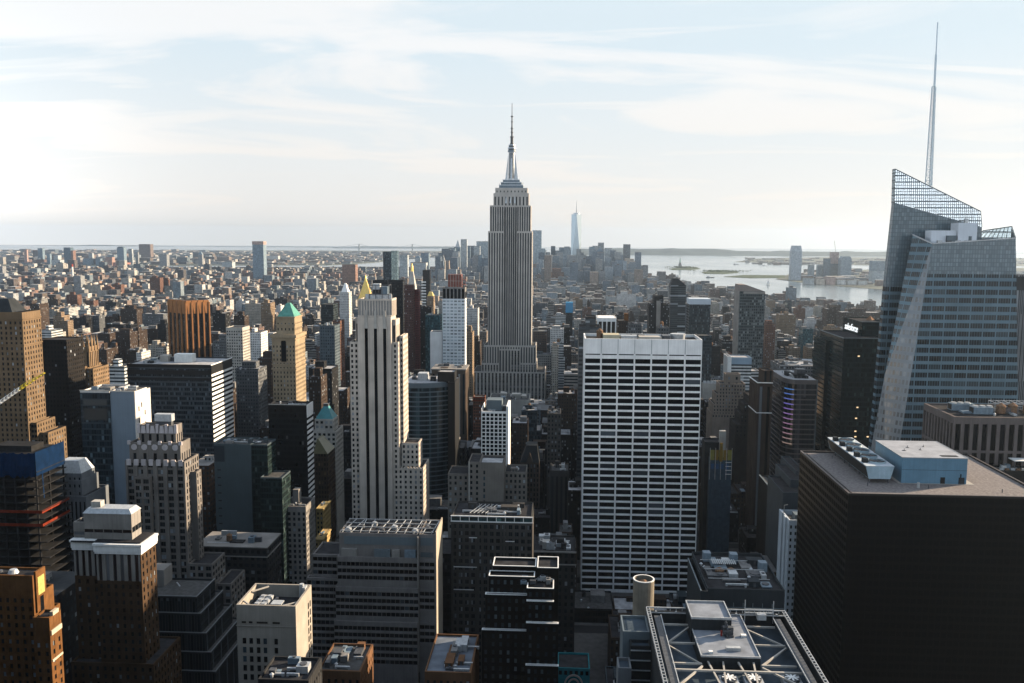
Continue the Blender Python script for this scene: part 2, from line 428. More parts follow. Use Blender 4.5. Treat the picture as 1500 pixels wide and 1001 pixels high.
            for q, pos in rest:
                mat = q[7] or s.glass; m = bm.setdefault(mat.name, (MB(), mat))[0]; a, h = q[5]/2, q[6]/2; x, y, z = pos
                if q[0] == 'x': m.box(x-a, x+a, y-.04, y+.04, z-h, z+h)
                else: m.box(x-.04, x+.04, y-a, y+a, z-h, z+h)
            for m, mat in bm.values():
                o = m.build(nm, mat, s.root)
                if o: o['kind'] = 'stuff'
        HEROES.append(dict(b=e, short=s.short, yb=s.yb, root=s.root, name=s.name))
        return s.root

def G(bw, fh, ww, wh, d=.35, **k): return dict(kind='grid', bw=bw, fh=fh, ww=ww, wh=wh, d=d, **k)
def ST(bw, ww, d=.5, **k): return dict(kind='strip', bw=bw, ww=ww, fh=3.6, wh=2, d=d, **k)
def BAND(fh, wh, d=.35, **k): return dict(kind='band', bw=6, fh=fh, ww=5, wh=wh, d=d, **k)

# shared materials
GLASS = glassy('dark_window_glass')
GLASS_BK = glassy('black_window_glass', (.005, .006, .008), .15, .05, (.05, .06, .07), spec=.03)
GLASS_BL = glassy('blue_window_glass', (.03, .05, .065), .08, .15, (.1, .13, .15), spec=.35)
ROOF_DARK = plain('dark_roof_felt', (.035, .035, .038), .9, .4, .35, streak=False)
ROOF_MID = plain('grey_roof_gravel', (.085, .084, .083), .95, .35, .5, streak=False)
ROOF_LT = plain('pale_roof_membrane', (.36, .36, .37), .8, .35, .3, streak=False)
METAL_L = plain('galvanised_metal', (.42, .44, .46), .45, .2, .8, .3)
METAL_D = plain('dark_metal', (.07, .075, .085), .5, .3, .8)
METAL_B = plain('blue_grey_metal', (.15, .2, .245), .5, .2, .6)
CONC = plain('bare_concrete', (.2, .195, .19), .9, .3, .4)
WOOD = plain('weathered_cedar', (.2, .12, .075), .9, .35, 1.2)
WHITE = plain('white_paint', (.75, .75, .74), .6, .12, .4)
# ================================================================ near and middle distance, building by building
LIME = plain('grey_limestone', (.24, .225, .21), .9, .22, .12)
LIME_L = plain('pale_limestone', (.40, .38, .35), .9, .2, .12)
CREAM = plain('cream_stone', (.50, .42, .32), .9, .2, .1)
TAN = plain('tan_brick', (.19, .13, .08), .9, .25, .12)
BROWN = plain('brown_brick', (.066, .041, .025), .9, .3, .15)
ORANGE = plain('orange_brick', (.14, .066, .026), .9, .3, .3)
DARKST = plain('dark_stone', (.035, .035, .036), .9, .25, .12)
BLACKM = plain('black_cladding', (.008, .0085, .0095), .5, .3, .1)
CHAR = plain('charcoal_cladding', (.03, .034, .038), .6, .3, .15)
GREYP = plain('grey_metal_panel', (.11, .14, .16), .5, .12, .1)
TRAV = plain('white_travertine', (.78, .77, .76), .8, .12, .12)
COPPER = plain('green_copper', (.10, .27, .23), .7, .25, .3)
GOLD = plain('gold_leaf', (.75, .52, .16), .35, .15, .5, .6)
VAR = random.Random(5)

# ---- bottom left: art deco brick pair, lit on its right flank
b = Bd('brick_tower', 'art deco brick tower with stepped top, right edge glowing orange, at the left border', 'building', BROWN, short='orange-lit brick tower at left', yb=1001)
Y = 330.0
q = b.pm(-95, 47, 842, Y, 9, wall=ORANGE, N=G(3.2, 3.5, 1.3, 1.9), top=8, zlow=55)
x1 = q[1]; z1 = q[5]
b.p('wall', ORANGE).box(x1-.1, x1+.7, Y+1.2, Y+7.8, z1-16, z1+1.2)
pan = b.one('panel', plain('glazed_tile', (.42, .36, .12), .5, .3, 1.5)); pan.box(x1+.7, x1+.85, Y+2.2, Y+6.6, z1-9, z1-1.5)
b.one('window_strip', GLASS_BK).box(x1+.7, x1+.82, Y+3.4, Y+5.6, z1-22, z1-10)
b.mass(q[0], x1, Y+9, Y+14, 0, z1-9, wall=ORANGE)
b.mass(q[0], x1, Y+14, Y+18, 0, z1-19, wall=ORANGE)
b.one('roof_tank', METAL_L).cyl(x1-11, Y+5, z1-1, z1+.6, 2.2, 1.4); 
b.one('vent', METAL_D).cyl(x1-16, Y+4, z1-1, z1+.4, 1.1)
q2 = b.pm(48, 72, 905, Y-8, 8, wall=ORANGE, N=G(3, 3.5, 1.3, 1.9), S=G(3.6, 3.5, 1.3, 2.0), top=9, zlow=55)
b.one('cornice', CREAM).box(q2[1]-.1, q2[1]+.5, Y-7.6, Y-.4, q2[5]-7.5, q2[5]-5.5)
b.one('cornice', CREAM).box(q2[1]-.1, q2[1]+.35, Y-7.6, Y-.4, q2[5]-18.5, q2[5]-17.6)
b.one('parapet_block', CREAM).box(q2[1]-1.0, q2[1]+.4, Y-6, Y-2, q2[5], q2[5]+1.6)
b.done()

# ---- brown tower with the white cornice
b = Bd('office_tower', 'brown brick tower with a broad white cornice and sunlit right flank', 'building', BROWN, short='white-corniced brown tower')
Y = 375.0
zc_ = at(170, 851, Y).z
AMB = BROWN
gN = G(3.6, 3.75, 1.35, 2.0); gS = G(3.3, 3.75, 1.4, 2.2)
a0 = at(140, 797, Y); a1 = at(204, 797, Y); zt = a0.z
b.mass(a0.x, a1.x, Y, Y+15, 0, zc_, wall=BROWN, N=gN, roof=False, zlow=40)
b.mass(a0.x, a1.x, Y, Y+15, zc_, zt, wall=LIME, N=ST(3.6, 1.7, .6), top=4.2)
s2 = b.p('wall', AMB)
b.face_(AMB, 'y', a1.x+.40, 1, Y+.1, Y+14.9, 36, zt-4.2, gS, 36, zt-4.2)
wl = at(107, 795, Y+2.5)
b.mass(wl.x, a0.x, Y+2.5, Y+15, 0, zc_+1, wall=BROWN, N=gN, roof=False, zlow=40)
b.mass(wl.x, a0.x, Y+2.5, Y+15, zc_+1, zt+.6, wall=LIME, N=ST(3.4, 1.5, .6), top=4.4)
c = b.p('cornice', WHITE)
for k, (o, za, zb) in enumerate(((.5, -4.4, -3.4), (.75, -3.4, -.6), (1.15, -.6, .35))):
    c.box(a0.x-o, a1.x+.4+o, Y-o, Y+15.5, zt+za, zt+zb)
    c.box(wl.x-o, a0.x-o-.02, Y+2.5-o, Y+15.5, zt+.6+za, zt+.6+zb)
m = b.p('roof_deck', ROOF_DARK); m.box(wl.x, a1.x, Y+.6, Y+15, zt+.36, zt+.9, False)
ph0 = at(122, 752, Y+4); ph1 = at(192, 752, Y+4)
b.mass(ph0.x, ph1.x, Y+4, Y+13, zt+.5, ph0.z, wall=LIME, N=G(4.5, 9, 1.0, 1.6), S=G(3, 9, 1.0, 2.6, .3), roof=False)
m = b.p('penthouse_roof', METAL_L); m.frustum(ph0.x-.3, ph1.x+.3, Y+3.7, Y+13.3, ph0.z, ph0.x+1.3, ph1.x-1.5, Y+5.2, Y+12, ph0.z+2.0)
p0 = at(107, 765, Y+5); b.mass(p0.x, ph0.x, Y+5, Y+12, zt+.5, p0.z, wall=LIME, N=G(4, 6, 1, 1.6))
t0 = at(133, 735, Y+7); t1 = at(147, 735, Y+7); b.one('chimney', LIME_L).box(t0.x, t1.x, Y+7, Y+10.5, ph0.z+1, t0.z)
zb = at(170, 968, Y).z
b.mass(wl.x-1, a1.x+5.5, Y-2.5, Y+26, 0, zb, wall=BROWN, N=gN, S=gS, zlow=25)
b.done()

# ---- grey stone art deco tower with the scalloped crown
b = Bd('office_tower', 'grey stone art deco tower with a scalloped three-tier crown', 'building', plain('grey_brown_stone', (.17, .154, .142), .9, .22, .12), short='scalloped-crown stone tower')
Y = 465.0
SH = G(5.2, 3.75, 3.3, 2.5, 1.1, split=2, si=.75)
q = b.pm(183, 270, 676, Y, 19, N=SH, S=G(3.1, 3.75, 1.5, 2.5), zlow=25)
zt = q[5]; CRN = plain('scallop_stone', (.46, .42, .43), .9, .2, .2)
for k in range(8):      # notched parapet
    xx = q[0]+(q[1]-q[0])*(k+.5)/8; b.p('parapet', CRN).box(xx-1.2, xx+1.2, Y-.25, Y+.6, zt-2.5, zt+.9)
r1 = at(189, 648, Y+4); r2 = at(264, 648, Y+4)
q1 = b.mass(r1.x, r2.x, Y+4, Y+17, zt-1, r1.z, N=G(5.4, 6.5, 1.9, 4.6, .6), S=G(3.2, 6.5, 1.3, 4.6), top=4.2)
n = 5
for k in range(n):
    xx = q1[0]+(q1[1]-q1[0])*(k+.5)/n
    d = b.one('scallop', CRN); pts = [(xx+1.75*math.cos(t*math.pi/4+.39), r1.z-2.6+1.75*math.sin(t*math.pi/4+.39)) for t in range(8)]
    d.face([(x, Y+3.6, z) for x, z in pts]); i = len(d.v)
    for t in range(8):
        x0, z0 = pts[t]; x1, z1 = pts[(t+1) % 8]; d.face([(x0, Y+3.6, z0), (x0, Y+4.2, z0), (x1, Y+4.2, z1), (x1, Y+3.6, z1)])
for k in range(n+1):
    xx = q1[0]+(q1[1]-q1[0])*k/n; b.p('parapet', CRN).box(xx-.9, xx+.9, Y+3.6, Y+4.6, r1.z-1.2, r1.z+.9)
r3 = at(203, 623, Y+7.5); r4 = at(257, 623, Y+7.5)
q3 = b.mass(r3.x, r4.x, Y+7.5, Y+16, r1.z-1, r3.z, N=ST(4.2, 1.6, .7), S=ST(2.8, 1.2, .5), top=5)
for k in range(5):
    xx = q3[0]+(q3[1]-q3[0])*k/4; b.p('parapet', CRN).box(xx-.8, xx+.8, Y+7.1, Y+8.1, r3.z-4.4, r3.z+.7)
    if k < 4:
        xm = q3[0]+(q3[1]-q3[0])*(k+.5)/4; b.p('parapet', CRN).frustum(xm-1.5, xm+1.5, Y+7.2, Y+7.6, r3.z-4.4, xm-.9, xm+.9, Y+7.2, Y+7.6, r3.z-.3)
t0 = at(226, 607, Y+10); t1 = at(251, 607, Y+10)
b.one('roof_unit', METAL_L).box(t0.x, t1.x, Y+10, Y+14, r3.z+1.8, t0.z); b.one('roof_unit', METAL_D).box(t0.x+.6, t1.x-.6, Y+10.5, Y+13.5, r3.z-1, r3.z+1.8)
tb = at(196, 699, Y-2.4); tb2 = at(219, 699, Y-2.4)
b.mass(tb.x, tb2.x, Y-2.4, Y+1, 0, tb.z, N=G(4.6, 3.75, 3.2, 2.5, .5, split=3), zlow=25)
sr = at(270, 692, Y+6)
b.mass(q[1]+.01, q[1]+3.6, Y+7, Y+13.5, 0, sr.z, S=G(3, 3.75, 1.3, 2.5), N=None, zlow=25)
g0 = at(276, 826, Y-1); b.mass(g0.x, g0.x+13.5, Y-1, Y+18, 0, g0.z, N=G(4.5, 3.75, 3, 2.3, split=2), S=G(4, 3.75, 2.6, 2.3), zlow=20)
g1 = at(309, 845, Y+4); b.mass(g0.x+13.5, g0.x+22, Y+4, Y+26, 0, g1.z-4, S=G(4, 3.75, 2.6, 2.3), N=G(4, 3.75, 2.6, 2.3), zlow=20)
b.done()

# ---- glass box with the pale blind flank
b = Bd('office_building', 'dark glass office block with a smooth pale grey wall and sunlit white flank', 'building', plain('pale_flank_panel', (.5, .48, .46), .7, .08, .1), short='pale-flanked glass block', yb=745)
Y = 560.0
FG = facade('blue_black_curtain', (.03, .04, .05), (.012, .02, .027), 1.7, 4.0, .9, .72, .4, .1, .12, (.06, .09, .11), gmetal=.1)
a = at(117, 573, Y); a2 = at(160, 573, Y); a3 = at(195, 571, Y)
b.mass(a.x, a2.x, Y, Y+28, 0, a.z, core=FG)
PG = plain('blue_grey_panel', (.15, .19, .235), .55, .08, .1)
b.p('wall', PG).box(a2.x, a3.x, Y+.8, Y+2.0, 0, a.z-.3)
b.p('wall').box(a2.x, a3.x, Y+2, Y+24, 0, a.z-1.2); b.p('roof', ROOF_MID).box(a2.x, a3.x-.3, Y+2, Y+24, a.z-1.2, a.z-.9)
b.p('wall').box(a3.x, a3.x+.6, Y+.8, Y+18, 0, a.z+.1)
for k in range(5):
    for j, yy in enumerate((5, 9, 13.5)):
        if (k+j) % 3 != 2: b.one('window', GLASS_BK).box(a3.x+.6, a3.x+.7, Y+yy, Y+yy+1.1, a.z-14-k*8+j*2.0, a.z-10.8-k*8+j*2.0)
g = b.one('window_band', GLASS_BL); g.box(a.x+2, a2.x-2, Y-.12, Y-.02, a.z-9.5, a.z-5.5)
g = b.one('window_band', GLASS_BL); g.box(a.x+2, a2.x-2, Y-.12, Y-.02, a.z-19.5, a.z-11.5)
b.p('parapet', LIME_L).box(a.x-.2, a3.x+.6, Y-.15, Y+.25, a.z, a.z+.7)
b.clutter(a.x+2, a3.x-3, Y+3, Y+24, a.z-1, 10, 31, 3)
b.ext[1] = a3.x+.6; b.done()

# ---- wide slab with dark bands and a white striped flank
b = Bd('office_building', 'wide dark office slab with white horizontal stripes on its sunlit right end', 'building', CHAR, short='white-striped dark slab', roof=ROOF_LT, yb=660)
Y = 700.0
FB = facade('dark_band_curtain', (.06, .07, .08), (.012, .016, .02), 1.55, 3.9, .88, .62, .5, .12, .22, (.07, .085, .10))
a = at(186, 533, Y); a2 = at(309, 533, Y)
q = b.mass(a.x, a2.x, Y, Y+46, 0, a.z, core=FB, zlow=60)
b.p('wall', BLACKM).box(a.x-.1, a2.x+.2, Y-.5, Y-.05, a.z-8.5, a.z-4.8); b.p('wall', BLACKM).box(a.x-.1, a2.x+.2, Y-.5, Y-.05, a.z-2.6, a.z-.1); b.p('wall', BLACKM).box(a.x-.1, a2.x+.2, Y-.45, Y-.05, a.z-13.2, a.z-11)
b.face_(TRAV, 'y', a2.x+.35, 1, Y, Y+46, 55, a.z-8, BAND(3.9, 2.0, .3), 55, a.z-8)
b.p('wall', BLACKM).box(a2.x, a2.x+.4, Y-.5, Y+46, a.z-8, a.z-.1)
b.p('wall', TRAV).box(a2.x-.1, a2.x+.42, Y-.3, Y+46.2, a.z-9.2, a.z-8.0); b.p('wall', TRAV).box(a2.x-.1, a2.x+.46, Y-.55, Y+46.2, a.z-.6, a.z+.1)
w0 = at(258, 521, Y+22); w1 = at(284, 521, Y+22); h0 = at(258, 516, Y+22)
b.one('bulkhead', WHITE).box(w0.x, w1.x, Y+18, Y+26, a.z-1, a.z+6)
b.one('bulkhead', LIME_L).box(w0.x-13, w0.x-6, Y+20, Y+27, a.z-1, a.z+4.5); b.one('bulkhead', METAL_D).box(w0.x-6, w0.x+.2, Y+24, Y+30, a.z-1, a.z+2.5)
b.clutter(a.x+4, w0.x-10, Y+8, Y+40, a.z-1, 12, 3, 3.2); b.done()

# ---- sandstone tower at the left border
b = Bd('office_tower', 'tall sandstone tower with dark hipped roof and honey-lit right flank at left border', 'building', plain('honey_sandstone', (.15, .105, .066), .9, .2, .1), short='honey-lit sandstone tower', yb=665)
Y = 620.0
a = at(-60, 458, Y); a2 = at(32, 458, Y)
q = b.mass(a.x, a2.x, Y, Y+23, 0, a2.z, N=G(3.6, 3.8, 1.4, 2.1), S=G(3.4, 3.8, 1.3, 2.1), top=5, zlow=70)
b.p('cornice').box(a.x, a2.x+.5, Y-.5, Y+23.3, a2.z-5.4, a2.z-4.6); b.p('cornice').box(a.x, a2.x+.5, Y-.5, Y+23.3, a2.z-24.4, a2.z-23.4)
h = at(8, 438, Y+8); b.p('roof', CHAR).frustum(a.x, at(14, 458, Y).x, Y+3, Y+21, a2.z-.2, a.x+2, at(2, 440, Y).x, Y+8, Y+16, h.z)
lo = at(40, 640, Y); b.mass(a2.x+.02, a2.x+4.5, Y+3, Y+27, 0, lo.z+10, S=G(3.4, 3.8, 1.3, 2.1), N=G(2.4, 3.8, 1, 2.1), zlow=60)
lo = at(63, 634, Y+6); b.mass(a2.x+4.52, a2.x+11, Y+6, Y+30, 0, lo.z, S=G(3.4, 3.8, 1.3, 2.1), N=G(3, 3.8, 1.1, 2.1), zlow=60)
for k in range(3): b.p('balcony').box(a2.x-.2, a2.x+1.2, Y+8, Y+15, a2.z-48-k*.9, a2.z-47.4-k*.9)
b.done()

b = Bd('office_tower', 'plain black tower in shade behind the crowned gothic tower', 'building', facade('black_brick_wall', (.02, .018, .017), (.008, .009, .01), 2.8, 3.7, .45, .5, .9, .2, .04), short='plain black tower', yb=660)
b.pm(58, 97, 498, 690, 26); b.done()

# ---- gothic crown
b = Bd('office_tower', 'tan gothic tower crowned with a ring of pointed pinnacles', 'building', TAN, short='pinnacled gothic tower', yb=585)
Y = 760.0
q = b.pm(88, 124, 537, Y, 28, N=G(3, 3.8, 1.3, 2.0), S=G(3, 3.8, 1.3, 2.0), zlow=70)
c0 = at(98, 508, Y+5); c1 = at(132, 508, Y+5)
q2 = b.mass(c0.x, at(130, 508, Y+5).x, Y+5, Y+21, q[5]-1, c0.z, N=ST(3.2, 1.3, .6), S=ST(3.4, 1.4, .6), top=5)
for k in range(5):
    xx = q2[0]+.6+(q2[1]-q2[0]-1.2)*k/4
    for yy in ((Y+5.3, Y+20.4) if 0 < k < 4 else (Y+5.3, Y+10.5, Y+15.5, Y+20.4)):
        b.one('pinnacle', TAN).loft([(xx-1.3, yy-1.3), (xx+1.3, yy-1.3), (xx+1.3, yy+1.3), (xx-1.3, yy+1.3)], c0.z-4, [(xx-.1, yy-.1), (xx+.1, yy-.1), (xx+.1, yy+.1), (xx-.1, yy+.1)], c0.z+10)
bt = at(124, 540, Y); b.mass(q[1]+.02, q[1]+6.5, Y+2, Y+30, 0, q[5]-2, N=G(3, 3.8, 1.3, 2), S=G(3, 3.8, 1.3, 2.0), zlow=70)
b.done()

# ---- orange folded tower, set at an angle to the grid
b = Bd('office_tower', 'bronze-orange brick tower with notched top and folded ribs, set at an angle', 'building', plain('bronze_brick', (.30, .14, .06), .8, .15, .1), short='bronze-orange folded tower', yb=522)
Y = 1230.0
a = at(247, 447, Y+30); k0 = at(272, 447, Y); r_ = at(306, 447, Y+24); zt = at(272, 442, Y).z; zc2 = zt-18
A, K, Rr = Vector((a.x, Y+30)), Vector((k0.x, Y)), Vector((r_.x, Y+24)); Bk = A+Rr-K
def ribs(P, Q, n, s):
    d = (Q-P); nrm = Vector((d.y, -d.x)).normalized()
    for k in range(n+1):
        c_ = P+d*k/n; w_ = 1.6
        t = d.normalized()*w_
        p4 = [c_-t+nrm*-.5, c_+t+nrm*-.5, c_+t*.55+nrm*1.6, c_-t*.55+nrm*1.6]
        b.p('rib').prism([(p.x, p.y) for p in p4], 0, zt-1.5)
        t2 = d.normalized()*(d.length/n*.5)
    for k in range(n):
        c_ = P+d*(k+.5)/n; t = d.normalized()*(d.length/n/2-.2); t2 = t*.25
        p0 = [c_-t-nrm*.4, c_+t-nrm*.4, c_+t+nrm*.9, c_-t+nrm*.9]; 
        b.p('fin').loft([(p.x, p.y) for p in [c_-t2-nrm*.4, c_+t2-nrm*.4, c_+t2+nrm*.5, c_-t2+nrm*.5]], zc2, [(p.x, p.y) for p in p0], zt+1.2)
ring = [(p.x, p.y) for p in (A, K, Rr, Bk)]
b.p('wall', facade('bronze_glass', (.03, .022, .018), (.012, .011, .012), 1.5, 3.9, .8, .75, .5, .15, .1, (.08, .06, .05))).prism(ring, 0, zc2)
b.p('wall').prism(ring, zc2, zt); b.p('roof', ROOF_DARK).prism([(x*.97+.03*(A.x+Rr.x)/2, y) for x, y in ring], zt, zt+.1)
ribs(A, K, 4, 0); ribs(K, Rr, 4, 1)
b.ext = [A.x, Rr.x, Y, Y+54, zt]; b.done()

# ---- white grid block
b = Bd('office_building', 'white concrete block with a dense grid of square windows, right of the bronze tower', 'building', LIME_L, short='white square-windowed block', yb=548)
b.pm(331, 355, 480, 1080, 26, N=G(2.9, 3.7, 1.7, 1.9, .4), S=G(2.9, 3.7, 1.7, 1.9, .4), top=2.4, zlow=60)
b.done()

# ---- green pyramid roof
b = Bd('office_tower', 'cream stone tower with a green copper pyramid roof and arched windows', 'building', plain('buff_stone', (.30, .235, .16), .9, .2, .12), short='green pyramid-roofed tower', yb=592)
Y = 750.0
q = b.pm(398, 432, 490, Y, 30, N=G(2.8, 3.8, 1.1, 1.9), S=G(2.9, 3.8, 1.2, 1.9), top=8, zlow=85)
b.one('arch_window', GLASS_BK).box((q[0]+q[1])/2-2.2, (q[0]+q[1])/2+2.2, Y-.12, Y+.1, q[5]-24, q[5]-7)
bb = b.one('arch_window', GLASS_BK); bb.prism([((q[0]+q[1])/2+2.2*math.cos(t*math.pi/8), Y-.12+0*t) for t in range(2)]+[((q[0]+q[1])/2, Y)], q[5]-7, q[5]-6.9)
bb = b.one('arch_window', GLASS_BK); n = 8
pts = [((q[0]+q[1])/2+2.2*math.cos(math.pi*t/n), q[5]-7+2.2*math.sin(math.pi*t/n)) for t in range(n+1)]
bb.face([(x, Y-.12, z) for x, z in reversed(pts)])
b.one('cornice', plain('buff_stone', None) if False else b.wallm).box(q[0]-1.3, q[1]+1.3, Y-1.3, Y+31, q[5]-3, q[5]-.4)
for (za, o) in ((-27, .5), (-31, .8), (-5.5, .6)): b.p('cornice').box(q[0]-o, q[1]+o, Y-o, Y+30.5, q[5]+za, q[5]+za+1.1)
u0 = at(404, 466, Y+3); u1 = at(431, 466, Y+3)
q2 = b.mass(u0.x, u1.x, Y+3.5, Y+26, q[5]-1, u0.z+1, N=G(3.2, 4.5, 1.1, 2.2), S=G(3.2, 4.5, 1.1, 2.2), top=3)
b.p('cornice').box(q2[0]-.5, q2[1]+.5, Y+3, Y+26.5, u0.z-6.5, u0.z-5.5); b.p('cornice').box(q2[0]-.6, q2[1]+.6, Y+2.9, Y+26.5, u0.z+.2, u0.z+1.1)
ap = at(421, 444, Y+14)
b.one('pyramid_roof', COPPER).frustum(q2[0]+.6, q2[1]-.4, Y+4.5, Y+25, u0.z+1, (q2[0]+q2[1])/2-1.4, (q2[0]+q2[1])/2+1.4, Y+13, Y+16.5, ap.z)
b.done()

# ---- black block with a striped end
b = Bd('office_building', 'black glass block with white stripes on its narrow sunlit end', 'building', BLACKM, short='black block with striped end', yb=712)
Y = 600.0
a = at(393, 593, Y); a2 = at(449, 593, Y)
b.mass(a.x, a2.x, Y, Y+15, 0, a.z, core=facade('near_black_curtain', (.010, .011, .012), (.006, .007, .008), 1.6, 3.9, .9, .6, .5, .15, .02, (.1, .1, .1)))
b.face_(TRAV, 'y', a2.x+.35, 1, Y, Y+15, 30, a.z-7, BAND(3.9, 1.9, .3, glass=GLASS_BK), 30, a.z-7)
b.p('wall', TRAV).box(a2.x, a2.x+.4, Y, Y+15, a.z-7, a.z+.1); b.p('parapet', LIME_L).box(a.x, a2.x+.4, Y-.1, Y+.3, a.z, a.z+.35)
b.clutter(a.x+2, a2.x-2, Y+2, Y+13, a.z-1, 9, 8, 2.2); b.done()

# ---- teal hipped roof building
b = Bd('office_building', 'pale stone building with a teal hipped roof beside the tall cream tower', 'building', LIME_L, short='teal hip-roofed building', yb=745)
Y = 690.0
a = at(458, 640, Y); a2 = at(492, 640, Y)
q = b.mass(a.x, a2.x, Y, Y+24, 0, at(475, 632, Y).z, N=G(3.6, 3.8, 2.2, 2.1), S=G(3.6, 3.8, 2.0, 2.1), zlow=30)
u0 = at(461, 614, Y+2); u1 = at(488, 614, Y+2); q2 = b.mass(u0.x, u1.x, Y+2, Y+18, q[5]-1, u0.z, N=G(3.6, 3.8, 2.2, 2.1), S=G(3.6, 3.8, 2.0, 2.1))
t = at(475, 595, Y+9); b.one('hip_roof', plain('teal_roof', (.05, .20, .22), .5, .2, .3)).frustum(q2[0]+.4, q2[1]-.4, Y+2.4, Y+17.6, q2[5]-.3, (q2[0]+q2[1])/2-2, (q2[0]+q2[1])/2+2, Y+8, Y+12, t.z)
b.one('roof_unit', METAL_D).box((q2[0]+q2[1])/2-2, (q2[0]+q2[1])/2+2, Y+8, Y+12, t.z-.5, t.z+2)
b.mass(a.x-5, a.x-.05, Y+1, Y+20, 0, q[5]-14, N=G(3, 3.8, 1.6, 2)); b.done()

# brown glass gable in front of it
b = Bd('office_building', 'narrow dark bronze building with a gabled glass top below the teal hipped roof', 'building', facade('bronze_dark', (.05, .035, .025), (.02, .016, .014), 2.2, 3.7, .6, .6, .6, .15, .12, (.09, .06, .04)), short='dark gabled bronze building', yb=740)
Y = 660.0; a = at(459, 665, Y); a2 = at(480, 665, Y)
q = b.mass(a.x, a2.x, Y, Y+22, 0, a.z, roof=False); g = b.one('gable_roof', plain('olive_glass_roof', (.12, .11, .06), .3, .2, .4))
zt = at(466, 645, Y).z; g.loft([(a.x, Y), (a2.x, Y), (a2.x, Y+22), (a.x, Y+22)], a.z, [(a.x+2, Y+4), (a.x+3, Y+4), (a.x+3, Y+18), (a.x+2, Y+18)], zt); b.done()

# ---- grey blind block
b = Bd('office_building', 'blank slate-coloured block with darker glass wing, between striped slab and black block', 'building', plain('slate_panel', (.06, .078, .087), .6, .1, .1), short='blank grey panelled block', roof=ROOF_MID, yb=770)
Y = 555.0
a = at(313, 650, Y); a2 = at(367, 650, Y); q = b.mass(a.x, a2.x, Y, Y+20, 0, a.z)
b.p('slot', GLASS_BK).box(a.x+.05, a.x+7, Y-.1, Y-.02, a.z-12, a.z-1.5)
for k in range(9): b.one('louvre', BLACKM).box(a.x+2, a.x+4.2, Y-.1, Y-.02, a.z-18-k*5.2, a.z-17.2-k*5.2)
GW = facade('green_black_curtain', (.02, .035, .035), (.009, .014, .015), 1.6, 3.9, .85, .7, .5, .12, .12, (.05, .07, .07))
a3 = at(391, 652, Y); b.mass(a2.x, a3.x, Y+1, Y+18, 0, a3.z, core=GW)
a4 = at(413, 700, Y-6); b.mass(a3.x-3, a4.x, Y-6, Y+12, 0, a4.z, core=GW); b.clutter(a.x+2, a3.x-2, Y+2, Y+17, a.z-1, 9, 12, 2.6)
b.done()

# ---- small sunlit block
b = Bd('office_building', 'slim stone block with closely set windows and sunlit right flank before the black block', 'building', LIME, short='slim sunlit-flank block', yb=855)
Y = 560.0
q = b.pm(413, 448, 742, Y, 22, N=G(3.0, 3.7, 1.7, 2.2), S=G(2.8, 3.7, 1.5, 2.2), top=2.5, zlow=8); b.clutter(q[0]+1, q[1]-1, Y+2, Y+20, q[5]-1, 6, 4, 4)
b.one('bulkhead', LIME).box(q[0]+5, q[0]+9, Y+8, Y+14, q[5]-1, q[5]+9); b.done()
SM = [('yellow', 463, 473, 745, 640, (.46, .34, .15), 'narrow yellow-lit block just left of the street canyon', 8), ('gold', 461, 472, 790, 606, (.42, .30, .14), 'low corniced golden-lit building at the foot of the slim sunlit block', 9),
      ('amber', 470, 491, 765, 700, (.44, .25, .10), 'low amber brick building lit from the right beside the street canyon', 14)]
for nm, xl, xr, yt, Y, c_, lab, D in SM:
    b = Bd('apartment_building', lab, 'building', plain(nm+'_brick', c_, .9, .2, .2), short=lab.split(' beside')[0].split(' at the')[0].split(' just')[0], yb=830)
    q = b.pm(xl, xr, yt, Y, D+14, N=G(2.8, 3.6, 1.3, 2), S=G(2.8, 3.6, 1.4, 2.0), top=1.5, zlow=2); b.p('cornice').box(q[0]-.3, q[1]+.7, Y-.5, Y+D+14.2, q[5]-.9, q[5]-.2); b.clutter(q[0], q[1], Y+2, Y+D+10, q[5]-1, 4, 5, 2.5); b.done()

# ---- the tall cream tower left of centre
b = Bd('office_tower', 'tall grey-beige art deco tower with three black vertical slots, left of centre', 'building', plain('warm_grey_stone', (.50, .44, .385), .9, .16, .1), short='three-slot art deco tower', yb=775)
Y = 600.0
SL = G(3.3, 3.72, 1.5, 2.1, .4)
s0 = at(524, 462, Y); s1 = at(573, 462, Y)
xa, xb = at(512, 501, Y).x, at(577, 501, Y).x
q = b.mass(s0.x, s1.x, Y, Y+17, 0, s0.z, S=ST(4.2, 2.2, .6), top=5)
b.p('wall').box(s0.x+.01, s1.x-.01, Y-1.2, Y-.01, 0, s0.z-1.2, False)
slots = []
for k, px in enumerate((536.5, 550, 563.5)):
    x = at(px, 480, Y-1.3).x; slots.append(x)
    b.one('window_strip', GLASS_BK).box(x-1.1, x+1.1, Y-1.35, Y-1.15, 0, s0.z-8)
    f_ = b.one('finial', LIME_L); f_.loft([(x-1.3, Y-1.6), (x+1.3, Y-1.6), (x+1.3, Y-1.2), (x-1.3, Y-1.2)], s0.z-9, [(x-.6, Y-1.7), (x+.6, Y-1.7), (x+.6, Y-1.2), (x-.6, Y-1.2)], s0.z+3.5)
for i, x in enumerate(slots):     # slot reveals stand proud
    for sx in (-1.75, 1.15): b.p('pier').box(x+sx, x+sx+.6, Y-1.75, Y-1.2, 0, s0.z-8)
zl = at(520, 501, Y).z
b.mass(xa, s0.x-.02, Y+.5, Y+30, 0, zl, N=SL, zlow=10)
b.mass(s1.x+.02, at(583, 503, Y).x, Y+.5, Y+30, 0, zl, N=SL, S=SL, zlow=10)
zz = at(590, 492, Y+8).z
b.mass(at(583, 503, Y).x+.02, at(588, 503, Y).x, Y+6, Y+26, 0, zz, S=G(3.4, 3.72, 1.5, 2.1), N=G(3, 3.72, 1.2, 2.1), zlow=60)
